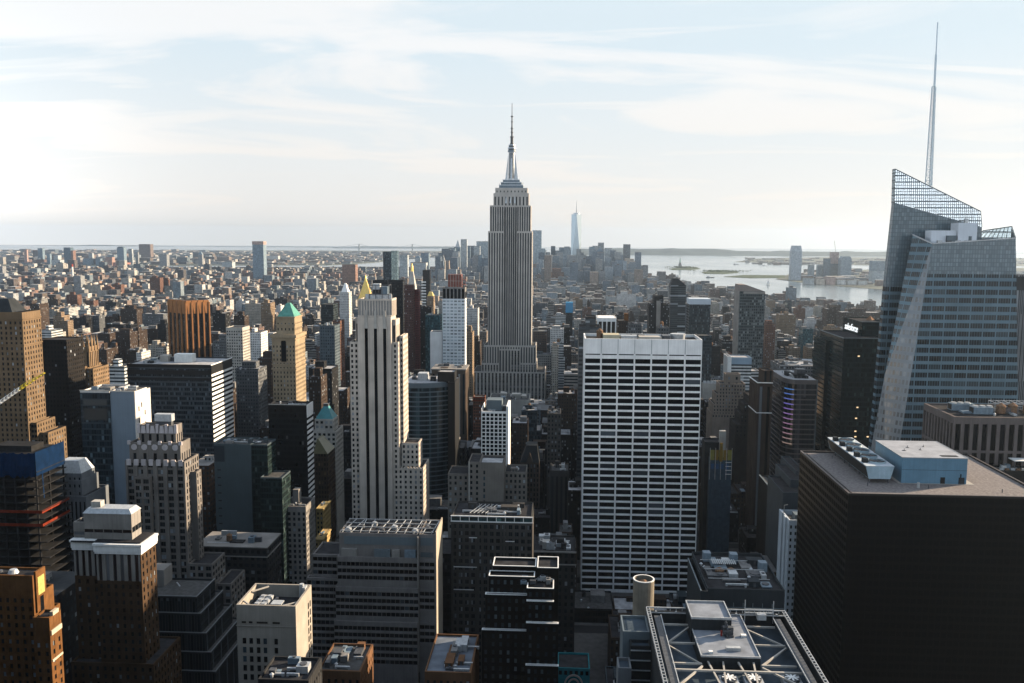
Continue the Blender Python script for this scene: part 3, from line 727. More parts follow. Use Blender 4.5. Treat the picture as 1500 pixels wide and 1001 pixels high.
# corner turrets and crown
c0 = at(520, 470, Y+3); b.mass(at(519, 470, Y).x, s0.x-.02, Y+3, Y+17, zl-1, c0.z+2, N=ST(3, 1.2, .5), top=4)
c1 = at(580, 470, Y+3); b.mass(s1.x+.02, at(578.5, 470, Y).x, Y+3, Y+18, zl-1, c0.z+1, N=ST(3, 1.4, .5), S=ST(3.4, 1.5, .5), top=4)
k0, k1 = at(525, 438, Y+2), at(574, 438, Y+2)
q = b.mass(k0.x, k1.x, Y+2, Y+19, s0.z-1, k0.z, N=dict(kind='pier', bw=2.0, ww=1.2, fh=3, wh=2, d=.5, glass=plain('fluted_metal', (.30, .29, .28), .6, .2, .3), pname='flute'), S=dict(kind='pier', bw=2.4, ww=1.3, fh=3, wh=2, d=.5, glass=plain('fluted_metal', (.3, .29, .28)), pname='flute'), top=1.2)
fr = b.one('roof_frame', METAL_D); xm0, xm1 = at(541, 438, Y+6).x, at(569, 438, Y+6).x; zr = at(555, 418, Y+8).z
for x in (xm0, (xm0*2+xm1)/3, (xm0+2*xm1)/3, xm1):
    for y in (Y+6, Y+16): fr.bar((x, y, k0.z-1), (x, y, zr), .35)
for y in (Y+6, Y+16):
    for z in (k0.z+3, zr): fr.bar((xm0, y, z), (xm1, y, z), .35)
for x in (xm0, xm1):
    for z in (k0.z+3, zr): fr.bar((x, Y+6, z), (x, Y+16, z), .35)
b.one('roof_unit', METAL_L).box(xm0+2, xm0+7, Y+8, Y+13, zr-3, zr+1); b.one('roof_unit', METAL_B).box(xm0+8, xm1-1, Y+8, Y+14, k0.z-1, zr-1)
b.one('roof_unit', METAL_L).box(xm0-3, xm1+2, Y+7, Y+8.5, k0.z-1, k0.z+3); b.one('antenna', METAL_D).bar((xm1-1, Y+10, zr), (xm1-1, Y+10, zr+5), .25)
# stepped right wing
w0 = at(592, 650, Y+2); b.mass(at(588, 650, Y).x-.5, at(612, 650, Y).x, Y+4, Y+20, 0, w0.z, N=SL, S=SL, zlow=8)
w1 = at(590, 686, Y); b.mass(xb+2, at(620, 688, Y).x, Y+.2, Y+28, 0, w1.z, N=SL, S=SL, zlow=8)
for k in range(9):
    x = xb+2.5+(at(620, 688, Y).x-xb-3)*k/8; b.p('parapet').box(x-.5, x+.5, Y-.1, Y+.5, w1.z-1, w1.z+.9)
b.done()

# ---- cream concrete block at the bottom
b = Bd('office_building', 'cream concrete block with an open sunken roof of fans, right wall brilliantly sunlit', 'building', plain('cream_concrete', (.30, .27, .235), .9, .16, .15), short='sunken-roof cream block', yb=1001)
Y = 312.0
a = at(346, 886, Y); a2 = at(433, 886, Y)
ws = [(-8.6, 0), (-6.0, 0), (-3.2, 0), (-.6, 0), (3.6, 0)]
b.mass(a.x, a2.x, Y, Y+21, 0, a.z-6, S=None, roof=False); b.p('roof', ROOF_DARK).box(a.x+.9, a2.x-.9, Y+.9, Y+20.1, a.z-5.9, a.z-5, False)
zt = a.z
w = b.p('wall')
w.box(a.x, a2.x, Y, Y+.8, a.z-6, a.z); w.box(a.x, a.x+.8, Y+.8, Y+21, a.z-6, a.z); w.box(a2.x-.8, a2.x, Y+.8, Y+21, a.z-6, a.z); w.box(a.x+.8, a2.x-.8, Y+20.2, Y+21, a.z-6, a.z)
xm = (a.x+a2.x)/2
for k in range(9):
    for dxw, _ in ws:
        b.one('window', GLASS_BK if VAR.random() < .8 else GLASS_BL).box(xm+dxw-.65, xm+dxw+.65, Y-.1, Y-.01, zt-15.2-k*3.6, zt-13.0-k*3.6)
for px, wd in ((-8.6, 1.6), (-6, 1.4), (-1.6, 4.2), (3.8, 2.8)): b.one('louvre', BLACKM).box(xm+px-wd/2, xm+px+wd/2, Y-.1, Y-.01, zt-7.1, zt-6.4)
b.p('ledge').box(a.x-.15, a2.x+.15, Y-.25, Y+.1, zt-8.3, zt-8.0)
for k in range(10):
    for j in range(2): b.one('window', GLASS_BK).box(a2.x+.01, a2.x+.1, Y+15.6+j*2.5, Y+16.7+j*2.5, zt-8-k*3.4, zt-5.6-k*3.4)
for j in range(3):
    for i in range(2):
        u = b.one('fan_unit', METAL_L); x = a.x+4.2+i*2.6; y = Y+6+j*3.6; u.box(x, x+2.2, y, y+3, a.z-5, a.z-2.6); u.cyl(x+1.1, y+1.5, a.z-2.6, a.z-2.2, .9)
b.one('bulkhead', METAL_L).box(a.x+11, a.x+15.2, Y+6, Y+10, a.z-5, a.z-2.0)
b.one('roof_unit', METAL_D).box(a.x+10, a.x+11, Y+2, Y+17, a.z-5, a.z-3.4)
b.one('brace', LIME_L).bar((a.x+1, Y+14, a.z-.6), (a.x+6, Y+19.5, a.z-.6), .5); b.one('brace', LIME_L).bar((a.x+1, Y+5, a.z-.6), (a.x+5, Y+1, a.z-.6), .5); b.one('brace', LIME_L).bar((a2.x-1, Y+5, a.z-.6), (a2.x-6, Y+1, a.z-.6), .5)
b.one('vent', METAL_L).cyl(a2.x-3, Y+18, a.z-5, a.z+1.5, 1.1, .9); b.one('roof_unit', METAL_L).box(a2.x-2.2, a2.x-1, Y+15.5, Y+19, a.z-5, a.z+.8)
b.done()

# ---- tiered office building, centre left foreground
b = Bd('office_building', 'grey tiered office building with rows of narrow windows and pipework across its roof', 'building', plain('putty_concrete', (.19, .175, .168), .9, .2, .15), short='tiered narrow-windowed office block', glass=GLASS_BK, yb=965)
Y = 402.0
nW = G(2.2, 3.35, .95, 2.0, .4)
x0, x1 = at(494, 820, Y).x, at(611, 820, Y).x; x2 = at(637, 820, Y).x
tiers = [(775, 812, 0, 0), (812, 858, -.0, 0)]
zs = [at(560, y, Y).z for y in (784, 817, 860, 909, 955)]
b.mass(x0+.6, x1, Y+2, Y+24, zs[1]-1, zs[0], wall=b.wallm, roof=True)
b.p('band', GREYP).box(x0+3, x1-.5, Y+1.8, Y+1.98, zs[0]-5.5, zs[0]-1.5)
for k, (f0, f1, m_) in enumerate(((.05, .24, LIME), (.46, .66, GREYP), (.68, .78, LIME), (.84, .98, METAL_B))):
    b.one('roof_unit', m_).box(x0+(x1-x0)*f0, x0+(x1-x0)*f1, Y+.6, Y+1.95, zs[1]-.2, zs[1]+3.6)
b.mass(x0, x1, Y, Y+24, zs[2], zs[1], N=nW, top=1.2)
b.mass(x0-.9, x1+.6, Y-1.0, Y+24, zs[3], zs[2], N=nW, top=1.0)
b.mass(x0-1.6, x1+.2, Y-2.0, Y+24, 0, zs[3], N=nW, top=1.0, zlow=zs[4]-8)
b.mass(x1+.7, x2, Y+1.5, Y+24, 0, zs[0]+.3, wall=b.wallm, N=None)
for k in range(3):
    z_ = [zs[1], zs[2], zs[3]][k]
    b.face_(b.wallm, 'x', Y+1.1, -1, x1+.8, x2-.4, z_-13, z_-1, nW, z_-13, z_-1)
b.p('pier', LIME).box(x1+.1, x1+.65, Y-.6, Y+1.5, zs[4]-10, zs[0]-.5)
b.one('window', GLASS_BL).box(x1+1.5, x2-1, Y+1.3, Y+1.48, zs[1]+.2, zs[1]+2.6); b.p('band', GREYP).box(x1+1.5, x2-1, Y+1.3, Y+1.48, zs[0]-5.2, zs[0]-1.3)
CRM = plain('sunlit_end_wall', (.34, .30, .25), .9, .2, .1)  # paler than the putty front: sunlight painted into the end wall's colour
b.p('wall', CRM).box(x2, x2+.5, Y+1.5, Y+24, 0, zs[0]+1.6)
wl = at(458, 812, Y+8); b.mass(wl.x, x0-.05, Y+8, Y+26, 0, wl.z, N=nW, zlow=zs[4]-8)
b.mass(wl.x-2, x0-.95, Y+4, Y+8, 0, zs[2]+2, N=nW, zlow=zs[4]-8, wall=b.wallm)
fr = b.one('roof_pipes', METAL_L); rr = random.Random(2)
for k in range(11):
    x = x0+2+(x2-x0-4)*k/10; fr.bar((x, Y+3, zs[0]+.2), (x+rr.uniform(-1, 3), Y+21, zs[0]+.7), .3); fr.bar((x, Y+3, zs[0]-1), (x, Y+3, zs[0]+1.2), .3)
for y in (Y+3, Y+9, Y+15, Y+21): fr.bar((x0+1, y, zs[0]+.8), (x2-1, y, zs[0]+.8), .3)
for k in range(8):
    v_ = b.one('fan_unit', METAL_D if k % 2 else METAL_L); x = x0+4+k*(x2-x0-9)/7; y = Y+7+(k % 3)*4.5; v_.box(x-1.3, x+1.3, y-1.3, y+1.3, zs[0]-1, zs[0]+.6); v_.cyl(x, y, zs[0]+.6, zs[0]+1.1, 1.0)
b.done()

# ---- dark stepped glass block bottom left
b = Bd('office_building', 'dark ziggurat office block stepping down in five banded terraces', 'building', plain('dark_zinc', (.03, .033, .036), .6, .2, .2), short='dark stepped ziggurat block', roof=ROOF_MID, yb=1001)
Y = 418.0
x0 = at(200, 872, Y).x
zz = [at(260, y, Y).z for y in (874, 896, 922, 947, 972)]
ZG = facade('ziggurat_glass', (.05, .055, .06), (.012, .015, .018), 1.5, 60, .8, 1.0, .5, .12, .1, (.05, .06, .07))
for k in range(5):
    xr = at((288, 293, 300, 306, 312)[k], 880, Y-k*1.8).x
    zb = zz[k+1]-1 if k < 4 else 0
    q = b.mass(x0, xr, Y-k*1.8, Y+24+k*4, zb, zz[k], core=ZG)
    b.p('coping', plain('zinc_coping', (.16, .17, .18), .5, .1, .2)).box(x0, xr+.15, Y-k*1.8-.15, Y-k*1.8+.35, zz[k]-.05, zz[k]+.35); b.p('coping', plain('zinc_coping', (.16, .17, .18))).box(xr-.35, xr+.15, Y-k*1.8+.35, Y+24+k*4, zz[k]-.05, zz[k]+.35)
d = b.one('skylight', METAL_L); d.bar((x0+13, Y+18, zz[0]), (x0+20, Y+6, zz[0]+3), .6, .3); b.one('bulkhead', LIME).box(x0, x0+8, Y+14, Y+24, zz[0]-1, zz[0]+8)
b.done()

b = Bd('office_building', 'broad dark building with a pale window frieze under its roof, below the blank grey block', 'building', DARKST, short='dark frieze-topped building', yb=850)
Y = 500.0; q = b.pm(287, 391, 801, Y, 26, N=G(3.6, 4.2, 2.2, 2.2, .4), S=G(3.6, 4.2, 2.2, 2.2, .4), zlow=2); b.p('frieze', LIME).box(q[0]-.3, q[1]+.3, Y-.3, Y+26, q[5]-6.3, q[5]-5.6); b.p('frieze', LIME).box(q[0]-.3, q[1]+.3, Y-.35, Y+26, q[5]-.5, q[5]+.1)
b.clutter(q[0]+3, q[1]-3, Y+3, Y+22, q[5]-1, 7, 15, 5, 1); b.done()

# ---- little tiered mansard
b = Bd('office_building', 'small grey tiered building with a mansard top and colonnade, deep in shade at left', 'building', plain('silver_stone', (.13, .14, .155), .85, .2, .15), short='mansard-topped grey building', yb=760)
Y = 455.0
q = b.pm(64, 126, 727, Y, 24, N=ST(2.4, 1.2, .5), top=3, zlow=40); u = at(71, 703, Y+3); u1 = at(119, 703, Y+3); q2 = b.mass(u.x, u1.x, Y+3, Y+21, q[5]-1, u.z, N=G(2.8, 4.2, 1.1, 1.8))
u = at(78, 693, Y+5); u1 = at(119, 693, Y+5); q3 = b.mass(u.x, u1.x, Y+5, Y+19, q2[5]-1, u.z, N=G(2.8, 4.2, 1.1, 1.8))
b.one('mansard_roof', METAL_L).frustum(q3[0], q3[1], Y+5, Y+19, u.z, q3[0]+3, q3[1]-3, Y+8, Y+16, at(98, 675, Y+8).z)
b.done()

# ---- netted construction frame and the crane
b = Bd('construction_site', 'half-built concrete frame wrapped in blue and orange netting at the left border', 'construction site', plain('site_concrete', (.025, .025, .026), .9, .3, .3), short='netted construction frame', yb=830)
Y = 425.0
x1 = at(50, 665, Y).x; x0 = at(-30, 665, Y).x; zt = at(20, 668, Y).z
NETB = plain('blue_netting', (.004, .017, .05), .8, .3, .3); NETO = plain('orange_netting', (.16, .026, .012), .8, .3, .3)
nf = 17
for k in range(nf):
    z = zt-k*4.1; b.p('slab').box(x0, x1+.4*k, Y, Y+26, z-.35, z)
for k in range(6):
    x = x0+(x1-x0)*k/5
    for y in (Y+.6, Y+12, Y+25): b.p('column').box(x-.35, x+.35, y-.35, y+.35, 0, zt)
b.p('core').box(x0+2, x1-7, Y+9, Y+20, 0, zt+3)
nb = b.one('net', NETB); rw = random.Random(3); nn = 26; pv_ = None
for k in range(nn+1):      # slack sheets, bulging between their ties
    xx = x0+(x1+.6-x0)*k/nn; pt = [(xx, Y-.3-rw.uniform(0, .9), zt-10.5+rw.uniform(-1.2, .6)), (xx, Y-.3-rw.uniform(0, 1.1), zt-5), (xx, Y-.25, zt+1.5+rw.uniform(-.5, .3))]
    if pv_: nb.face([pv_[0], pt[0], pt[1], pv_[1]]); nb.face([pv_[1], pt[1], pt[2], pv_[2]])
    pv_ = pt
b.one("net", NETB).box(x1+.5, x1+.6, Y-.2, Y+26, zt-10.5, zt+2); b.one('net', NETB).bar((x1+1.2, Y+4, zt-10), (x1+1.6, Y+4, zt-23), .8, .1)
for za in (-30, -37):
    b.one('net', NETO).box(x0, x1+2.6, Y-.2, Y-.1, zt+za, zt+za+1.5); b.one('net', NETO).box(x1+2.5, x1+2.6, Y-.1, Y+25, zt+za, zt+za+1.5)
b.ext = [x0, x1+2, Y, Y+26, zt]; b.done()
cr = thing('tower_crane', 'yellow and white lattice crane jib reaching in from the left border', 'crane', (at(-70, 640, 440).x, 440, 0))
p0 = at(-70, 640, 440.0); p1 = at(65, 547, 440.0)
J1 = MB(); J2 = MB(); YEL = plain('crane_yellow', (.60, .47, .03), .5, .12, .5); n = 26
for k in range(n):
    J = J1 if k < 19 else J2
    def P(t, a, h): 
        v = p0.lerp(p1, t); hh = h*(1.0 if t < .85 else max(.25, (1-t)/.15)); return Vector((v.x, v.y+a, v.z+hh))
    t0, t1 = k/n, (k+1)/n
    for a, h in ((-.9, 0), (.9, 0), (0, 1.8)): J.bar(P(t0, a, h), P(t1, a, h), .22)
    J.bar(P(t0, -.9, 0), P(t1, 0, 1.8), .15); J.bar(P(t0, .9, 0), P(t1, 0, 1.8), .15); J.bar(P(t1, -.9, 0), P(t1, .9, 0), .15); J.bar(P(t1, -.9, 0), P(t1, 0, 1.8), .15)
J1.build('jib', WHITE, cr); J2.build('jib_tip', YEL, cr)
m = MB(); 
for (a, c) in ((-1, -1), (1, -1), (1, 1), (-1, 1)): m.bar((p0.x+a, 440+c, 0), (p0.x+a, 440+c, p0.z+3), .3)
for k in range(40): m.bar((p0.x-1, 439, k*p0.z/40), (p0.x+1, 439, (k+1)*p0.z/40), .18); m.bar((p0.x+1, 439, k*p0.z/40), (p0.x+1, 441, (k+1)*p0.z/40), .18)
m.build('mast', WHITE, cr); m = MB(); m.box(p0.x-1.2, p0.x+1.4, 437, 439, p0.z, p0.z+2.4); m.build('cab', YEL, cr)
m = MB(); m.bar(p1, p1-Vector((0, 0, 5)), .1); m.box(p1.x-.3, p1.x+.3, p1.y-.3, p1.y+.3, p1.z-6, p1.z-5); m.build('hook', METAL_D, cr)
# ================================================================ centre
# ---- the tall spired skyscraper
LST = plain('tower_limestone', (.46, .43, .40), .85, .14, .08)
STEEL = plain('aluminium_mast', (.45, .49, .53), .4, .15, .3, .4)
STRIP = facade('tower_window_strip', (.06, .064, .068), (.010, .013, .016), 50, 3.72, 1.0, .62, .7, .2, .30, (.12, .125, .13), dirt=.1, spec=.3)
b = Bd('skyscraper', 'tallest limestone skyscraper at centre with stepped shoulders and a needle mast', 'building', LST, short='spired limestone skyscraper', glass=STRIP, roof=ROOF_MID, yb=585)
Y = 1290.0
def sty(bw, ww): return dict(kind='strip', bw=bw, ww=ww, fh=3.7, wh=2, d=.9, glass=STRIP)
X = lambda px, py, y=Y: at(px, py, y).x
Z = lambda px, py, y=Y: at(px, py, y).z
b.mass(X(694, 541), X(799, 541), Y-14, Y+52, 0, Z(750, 543), N=sty(5.2, 2.6), S=sty(5.2, 2.6), top=2)
b.mass(X(706, 531), X(731, 531), Y-9, Y+48, 0, Z(720, 531), N=sty(4.2, 2.2), top=2.5); b.mass(X(762, 531), X(786, 531), Y-9, Y+48, 0, Z(770, 531), N=sty(4.2, 2.2), S=sty(5, 2.5), top=2.5)
b.mass(X(709, 506), X(785, 506), Y-3, Y+46, 0, Z(750, 506), N=sty(3.9, 2.0), S=sty(5, 2.5), top=2.5)
b.mass(X(731, 510), X(762, 510), Y-6, Y, 0, Z(746, 511), N=sty(4.6, 2.6), top=2)
zw = Z(750, 339); z3 = Z(750, 301)
b.mass(X(715, 339), X(738, 339), Y, Y+42, 0, zw, N=sty(3.75, 2.0), S=None, top=2.5)
b.mass(X(757, 339), X(779.5, 339), Y, Y+42, 0, zw, N=sty(3.75, 2.0), S=sty(4, 2.0), top=2.5)
b.mass(X(738, 339), X(757, 339), Y+4, Y+40, 0, z3, N=sty(3.1, 2.1), top=2.5)
b.mass(X(717.5, 301), X(738, 301), Y+1.5, Y+40, zw-1, z3, N=sty(3.6, 1.9), S=None, top=2.2); b.mass(X(757, 301), X(777.5, 301), Y+1.5, Y+40, zw-1, z3, N=sty(3.6, 1.9), S=sty(4, 2), top=2.2)
z4 = Z(750, 283); b.mass(X(722.5, 284), X(774.5, 284), Y+4.5, Y+38, z3-1, z4, N=sty(5.4, 2.0), S=sty(4.5, 2), top=5)
z5 = Z(750, 275); b.mass(X(725, 276), X(772.5, 276), Y+6, Y+37, z4-1, z5, N=G(5.5, 4, 1.6, 2.6), S=G(5, 4, 1.6, 2.6), top=2.5)
for px in (741, 747.5, 754): 
    x = X(px, 290); b.one('finial', STEEL).loft([(x-1.2, Y+3.4), (x+1.2, Y+3.4), (x+1.2, Y+4.6), (x-1.2, Y+4.6)], z3+3, [(x-.3, Y+3.8), (x+.3, Y+3.8), (x+.3, Y+4.6), (x-.3, Y+4.6)], z3+13)
xc = X(748.3, 268); yc = Y+21
lv = [(17.5, 275, 270.5), (15, 270.5, 266.5), (12.2, 266.5, 262.5)]
for hw, ya, yb_ in lv: b.p('crown', METAL_B).box(xc-hw, xc+hw, yc-hw*.8, yc+hw*.8, Z(750, ya), Z(750, yb_))
for hw, ya, yb_ in lv: b.p('crown_rim', STEEL).box(xc-hw-.4, xc+hw+.4, yc-hw*.8-.4, yc+hw*.8+.4, Z(750, yb_)-.9, Z(750, yb_)+.2)
for k in range(14):
    x = xc-17+34*k/13; b.one('antenna', METAL_D).bar((x, yc-13, z5), (x, yc-13, z5+rnd.uniform(4, 9)), .35)
zb, zt_ = Z(750, 262.5), Z(750, 221)
b.one('mast', STEEL).cyl(xc, yc, zb, zt_, 5.2, 4.4, 16)
for s_ in (-1, 1):
    for ax in (0, 1):
        w_ = b.one('mast_wing', STEEL)
        if ax == 0: w_.loft([(xc+s_*5-1, yc-1.4), (xc+s_*9.5, yc-1.4), (xc+s_*9.5, yc+1.4), (xc+s_*5-1, yc+1.4)], zb, [(xc+s_*4-1, yc-1), (xc+s_*5.2, yc-1), (xc+s_*5.2, yc+1), (xc+s_*4-1, yc+1)], zt_-4)
        else: w_.loft([(xc-1.4, yc+s_*5), (xc+1.4, yc+s_*5), (xc+1.4, yc+s_*9), (xc-1.4, yc+s_*9)], zb, [(xc-1, yc+s_*4), (xc+1, yc+s_*4), (xc+1, yc+s_*5), (xc-1, yc+s_*5)], zt_-4)
for k in range(-2, 3): b.one('window_strip', GLASS).box(xc+k*1.5-.4, xc+k*1.5+.4, yc-5.6, yc-4.9, zb+2, zt_-1)
for r_, ya, yb_, m_ in ((6.0, 221, 218, METAL_B), (5.2, 218, 216, METAL_D), (6.2, 216, 214, STEEL), (4.6, 214, 211.5, METAL_D), (5.0, 211.5, 210, STEEL), (3.0, 210, 208, METAL_D)):
    b.one('mast_ring', m_).cyl(xc, yc, Z(750, ya), Z(750, yb_), r_, r_*.93, 16)
a_ = b.one('antenna', METAL_D)
for r_, r2, ya, yb_ in ((2.2, 2.0, 208, 198.5), (1.3, 1.1, 198.5, 183), (.95, .8, 183, 167.5), (.55, .35, 167.5, 148)): a_.cyl(xc, yc, Z(750, ya), Z(750, yb_), r_, r2, 8)
for r_, y_ in ((2.9, 198.5), (1.9, 192), (2.0, 186), (1.9, 168), (1.5, 176)): a_.cyl(xc, yc, Z(750, y_)-.5, Z(750, y_)+.7, r_, r_, 10)
b.done()

# ---- white tower under construction
b = Bd('apartment_tower', 'slim white gridded tower with a rust-red unfinished top, left of the spired skyscraper', 'building', plain('white_grid_cladding', (.58, .62, .66), .6, .08, .1), short='white gridded tower with red top', yb=535)
Y = 1120.0
BRT = glassy('sky_bright_window', (.30, .36, .40), .25, .15, (.35, .4, .45), spec=.8)
q = b.pm(648, 681, 438, Y, 20, N=G(4.8, 4.2, 3.6, 2.1, .4, glass=BRT), S=G(5, 4.2, 2.0, 2.4, .4), zlow=70)
c0 = at(648, 421, Y+.5); c1 = at(681, 421, Y+.5); q2 = b.mass(c0.x, c1.x, Y+.5, Y+19, q[5]-1, c0.z, wall=CONC, N=dict(kind='pier', bw=4.8, ww=3.4, fh=3, wh=2, d=1.2, glass=GLASS_BK, pname='opening'), S=G(5, 12, 1, 8), top=2)
RUST = plain('rust_formwork', (.24, .09, .07), .85, .3, .3)
t0 = at(656, 402, Y+4); t1 = at(676, 402, Y+4); fr = b.one('formwork', RUST); fr.box(t0.x, t1.x, Y+4, Y+14, c0.z-1, t0.z)
fr = b.one('scaffold', LIME_L)
for k in range(6): fr.bar((t0.x+(t1.x-t0.x)*k/5, Y+3.6, c0.z), (t0.x+(t1.x-t0.x)*k/5, Y+3.6, t0.z), .4)
for k in range(3): fr.bar((t0.x, Y+3.6, c0.z+k*8), (t1.x, Y+3.6, c0.z+k*8), .4)
fr = b.one('scaffold', RUST); fr.box(t1.x, t1.x+5, Y+6, Y+12, c0.z+3, c0.z+3.6); fr.box(t1.x, t1.x+5, Y+6, Y+12, c0.z+9, c0.z+9.6)
for x in (t1.x+.3, t1.x+4.8): fr.bar((x, Y+6, c0.z), (x, Y+6, c0.z+14), .4)
w0 = at(630, 486, Y+2); w1 = at(647.5, 486, Y+2)
b.mass(w0.x, w1.x, Y+2, Y+20, 0, w0.z, wall=plain('white_render', (.62, .62, .62), .8, .1, .1)); 
b.done()
b = Bd('office_building', 'brown stone block with tall pilasters under the white gridded tower', 'building', plain('brown_stone', (.10, .077, .062), .9, .2, .12), short='brown pilastered block', yb=645)
Y = 900.0
q = b.pm(632, 682, 541, Y, 34, N=ST(4.2, 2.1, .6), S=ST(4.2, 1.9, .6), top=5, zlow=40); b.clutter(q[0]+2, q[1]-2, Y+3, Y+28, q[5]-1, 10, 22, 4); b.p('cornice', LIME).box(q[0]-.6, q[1]+.6, Y-.6, Y+34, q[5]-.9, q[5]+.2); b.done()

# ---- curved dark glass block
b = Bd('office_building', 'curved dark glass office block with thin pale floor bands', 'building', CHAR, short='curved banded glass block', roof=ROOF_LT, yb=720)
Y = 700.0
CG = facade('curved_glass', (.03, .04, .045), (.013, .02, .024), 1.5, 60, .93, 1, .4, .1, .3, (.04, .065, .075))
xl, xr = at(590, 557, Y).x, at(655, 557, Y).x; zt = at(620, 562, Y).z
pts = []; n = 14
for k in range(n+1): 
    t = k/n; pts.append((xl+(xr-xl)*t, Y+5.0*(2*t-.55)**2))
poly = pts+[(xr, Y+40), (xl, Y+40)]
b.p('wall', CG).prism(poly, 0, zt-4); b.p('fascia', GREYP).prism([(x, y-.2) for x, y in pts]+[(xr+.2, Y+40), (xl-.2, Y+40)], zt-4, zt)
for k in range(24):
    z = zt-7.9-k*3.9; b.one('floor_band', GREYP).prism([(x, y-.3) for x, y in pts]+[(x, y+.05) for x, y in reversed(pts)], z, z+1.0)
b.p('roof', ROOF_LT).prism([(x*.98+.02*xl, y+.6) for x, y in pts]+[(xr-.6, Y+39), (xl+.6, Y+39)], zt, zt+.1)
b.ext = [xl, xr, Y, Y+40, zt]; b.clutter(xl+3, xr-3, Y+10, Y+35, zt, 8, 5, 5)
rb = at(622, 549, Y+15); b.one('bulkhead', METAL_L).box(at(612, 553, Y+15).x, at(626, 553, Y+15).x, Y+15, Y+24, zt, rb.z+1)
d0 = at(648, 546, Y+5); d1 = at(665, 546, Y+5); b.mass(xr+.1, d1.x+1, Y+3, Y+36, 0, at(650, 561, Y).z, wall=BLACKM); b.mass(at(641, 546, Y+9).x, d1.x, Y+9, Y+24, zt-1, d0.z, wall=BLACKM)
b.done()

# ---- dark slabs behind
def simple(name, lab, cat, m, xl, xr, yt, Y, D, short, yb, roofm=None, clut=0, seed=1, tank=0, extra=None, style=None, S=None, zlow=None, top=0.0):
    b = Bd(name, lab, cat, m, short=short, yb=yb, roof=roofm or ROOF_MID)
    q = b.pm(xl, xr, yt, Y, D, N=style, S=S or style, zlow=zlow, top=top)
    if clut: b.clutter(q[0]+1, q[1]-1, Y+2, Y+D-2, q[5]-1, clut, seed, 4, tank)
    if extra: extra(b, q)
    b.done(); return b, q
F_BLK = facade('black_curtain', (.02, .02, .022), (.01, .012, .014), 1.6, 3.9, .8, .6, .5, .12, .1, (.05, .055, .06))
F_BROWN = facade('brown_ribbed', (.085, .045, .04), (.02, .015, .015), 2.2, 3.4, .45, .55, .85, .2, .1)
F_NAVY = facade('navy_curtain', (.04, .055, .065), (.015, .025, .034), 1.5, 3.8, .85, .7, .4, .08, .25, (.06, .09, .11))
F_TEAL = facade('teal_curtain', (.03, .08, .095), (.015, .05, .065), 1.8, 3.8, .85, .75, .4, .08, .25, (.05, .12, .14))
F_GREYG = facade('grey_grid', (.12, .124, .13), (.03, .035, .04), 2.6, 3.5, .55, .5, .85, .15, .15)
F_TAN = facade('tan_grid', (.24, .175, .12), (.03, .03, .03), 2.6, 3.4, .45, .5, .9, .2, .12)
F_RED = facade('red_brick_grid', (.14, .075, .055), (.03, .028, .028), 2.6, 3.3, .42, .48, .9, .2, .12)
F_CREAM = facade('cream_grid', (.38, .345, .295), (.04, .042, .045), 2.7, 3.5, .45, .5, .9, .2, .12)
F_WHITE = facade('white_grid', (.62, .61, .60), (.05, .055, .06), 2.7, 3.5, .5, .5, .85, .2, .12)
F_BRNB = facade('brown_brick_grid', (.055, .04, .032), (.022, .022, .024), 2.6, 3.4, .42, .5, .9, .2, .14)
F_DRK = facade('dark_grid', (.022, .022, .023), (.016, .018, .02), 2.6, 3.5, .45, .5, .9, .2, .14)
F_GLB = facade('blue_glass_grid', (.10, .14, .17), (.04, .075, .10), 1.6, 3.6, .85, .75, .3, .06, .3, (.09, .14, .17))
F_BANDW = facade('white_band', (.55, .56, .56), (.03, .04, .045), 30, 3.7, 1.0, .48, .8, .12, .1)
F_BANDG = facade('grey_band', (.26, .25, .24), (.02, .024, .027), 30, 3.7, 1.0, .5, .8, .12, .1)
simple('office_tower', 'flat-topped black slab just right of the three-slot art deco tower', 'building', F_BLK, 546, 590, 411, 1290, 20, 'flat-topped black slab', 470)
b, q = simple('apartment_tower', 'slim dark brown tower with red flank, left of a close pair beside the black slab', 'building', F_BROWN, 592, 604, 418, 1240, 20, 'slim brown twin tower', 520)
simple('apartment_tower', 'slim maroon tower standing close behind the slim dark brown tower, slightly lower', 'building', facade('maroon_ribbed', (.12, .035, .035), (.02, .014, .015), 2.2, 3.4, .4, .5, .85, .2, .1), 604, 613, 425, 1262, 16, 'slim maroon tower', 520)
simple('apartment_tower', 'dark blue glass tower with a slanted top standing far behind the black slab', 'building', F_NAVY, 561, 573, 370, 2080, 30, 'slant-topped blue glass tower', 410, extra=lambda b, q: (b.one('screen_wall', F_GLB).loft([(q[1], q[2]), (q[1]+12, q[2]+12), (q[1]+12, q[3]), (q[1], q[3])], 0, [(q[1], q[2]), (q[1]+12, q[2]+12), (q[1]+12, q[3]), (q[1], q[3])], q[5]+4), b.one('top_fin', F_NAVY).loft([(q[0], q[2]), (q[1], q[2]), (q[1], q[2]+3), (q[0], q[2]+3)], q[5], [(q[0]+1, q[2]), (q[1], q[2]), (q[1], q[2]+3), (q[0]+1, q[2]+3)], q[5]+2)))
def goldpy(b, q):
    cx_, cy2 = (q[0]+q[1])/2, (q[2]+q[3])/2; zt = at(534, 404, 1900).z
    g = b.one('gold_roof', GOLD); g.loft([(q[0], q[2]), (q[1], q[2]), (q[1], q[3]), (q[0], q[3])], q[5], [(cx_-2.5, cy2-2.5), (cx_+2.5, cy2-2.5), (cx_+2.5, cy2+2.5), (cx_-2.5, cy2+2.5)], at(534, 412, 1900).z)
    g = b.one('lantern', GOLD); g.cyl(cx_, cy2, at(534, 412, 1900).z, at(534, 408, 1900).z, 2.6, 2.2, 8); g.cyl(cx_, cy2, at(534, 408, 1900).z, zt, 2.0, .1, 8)
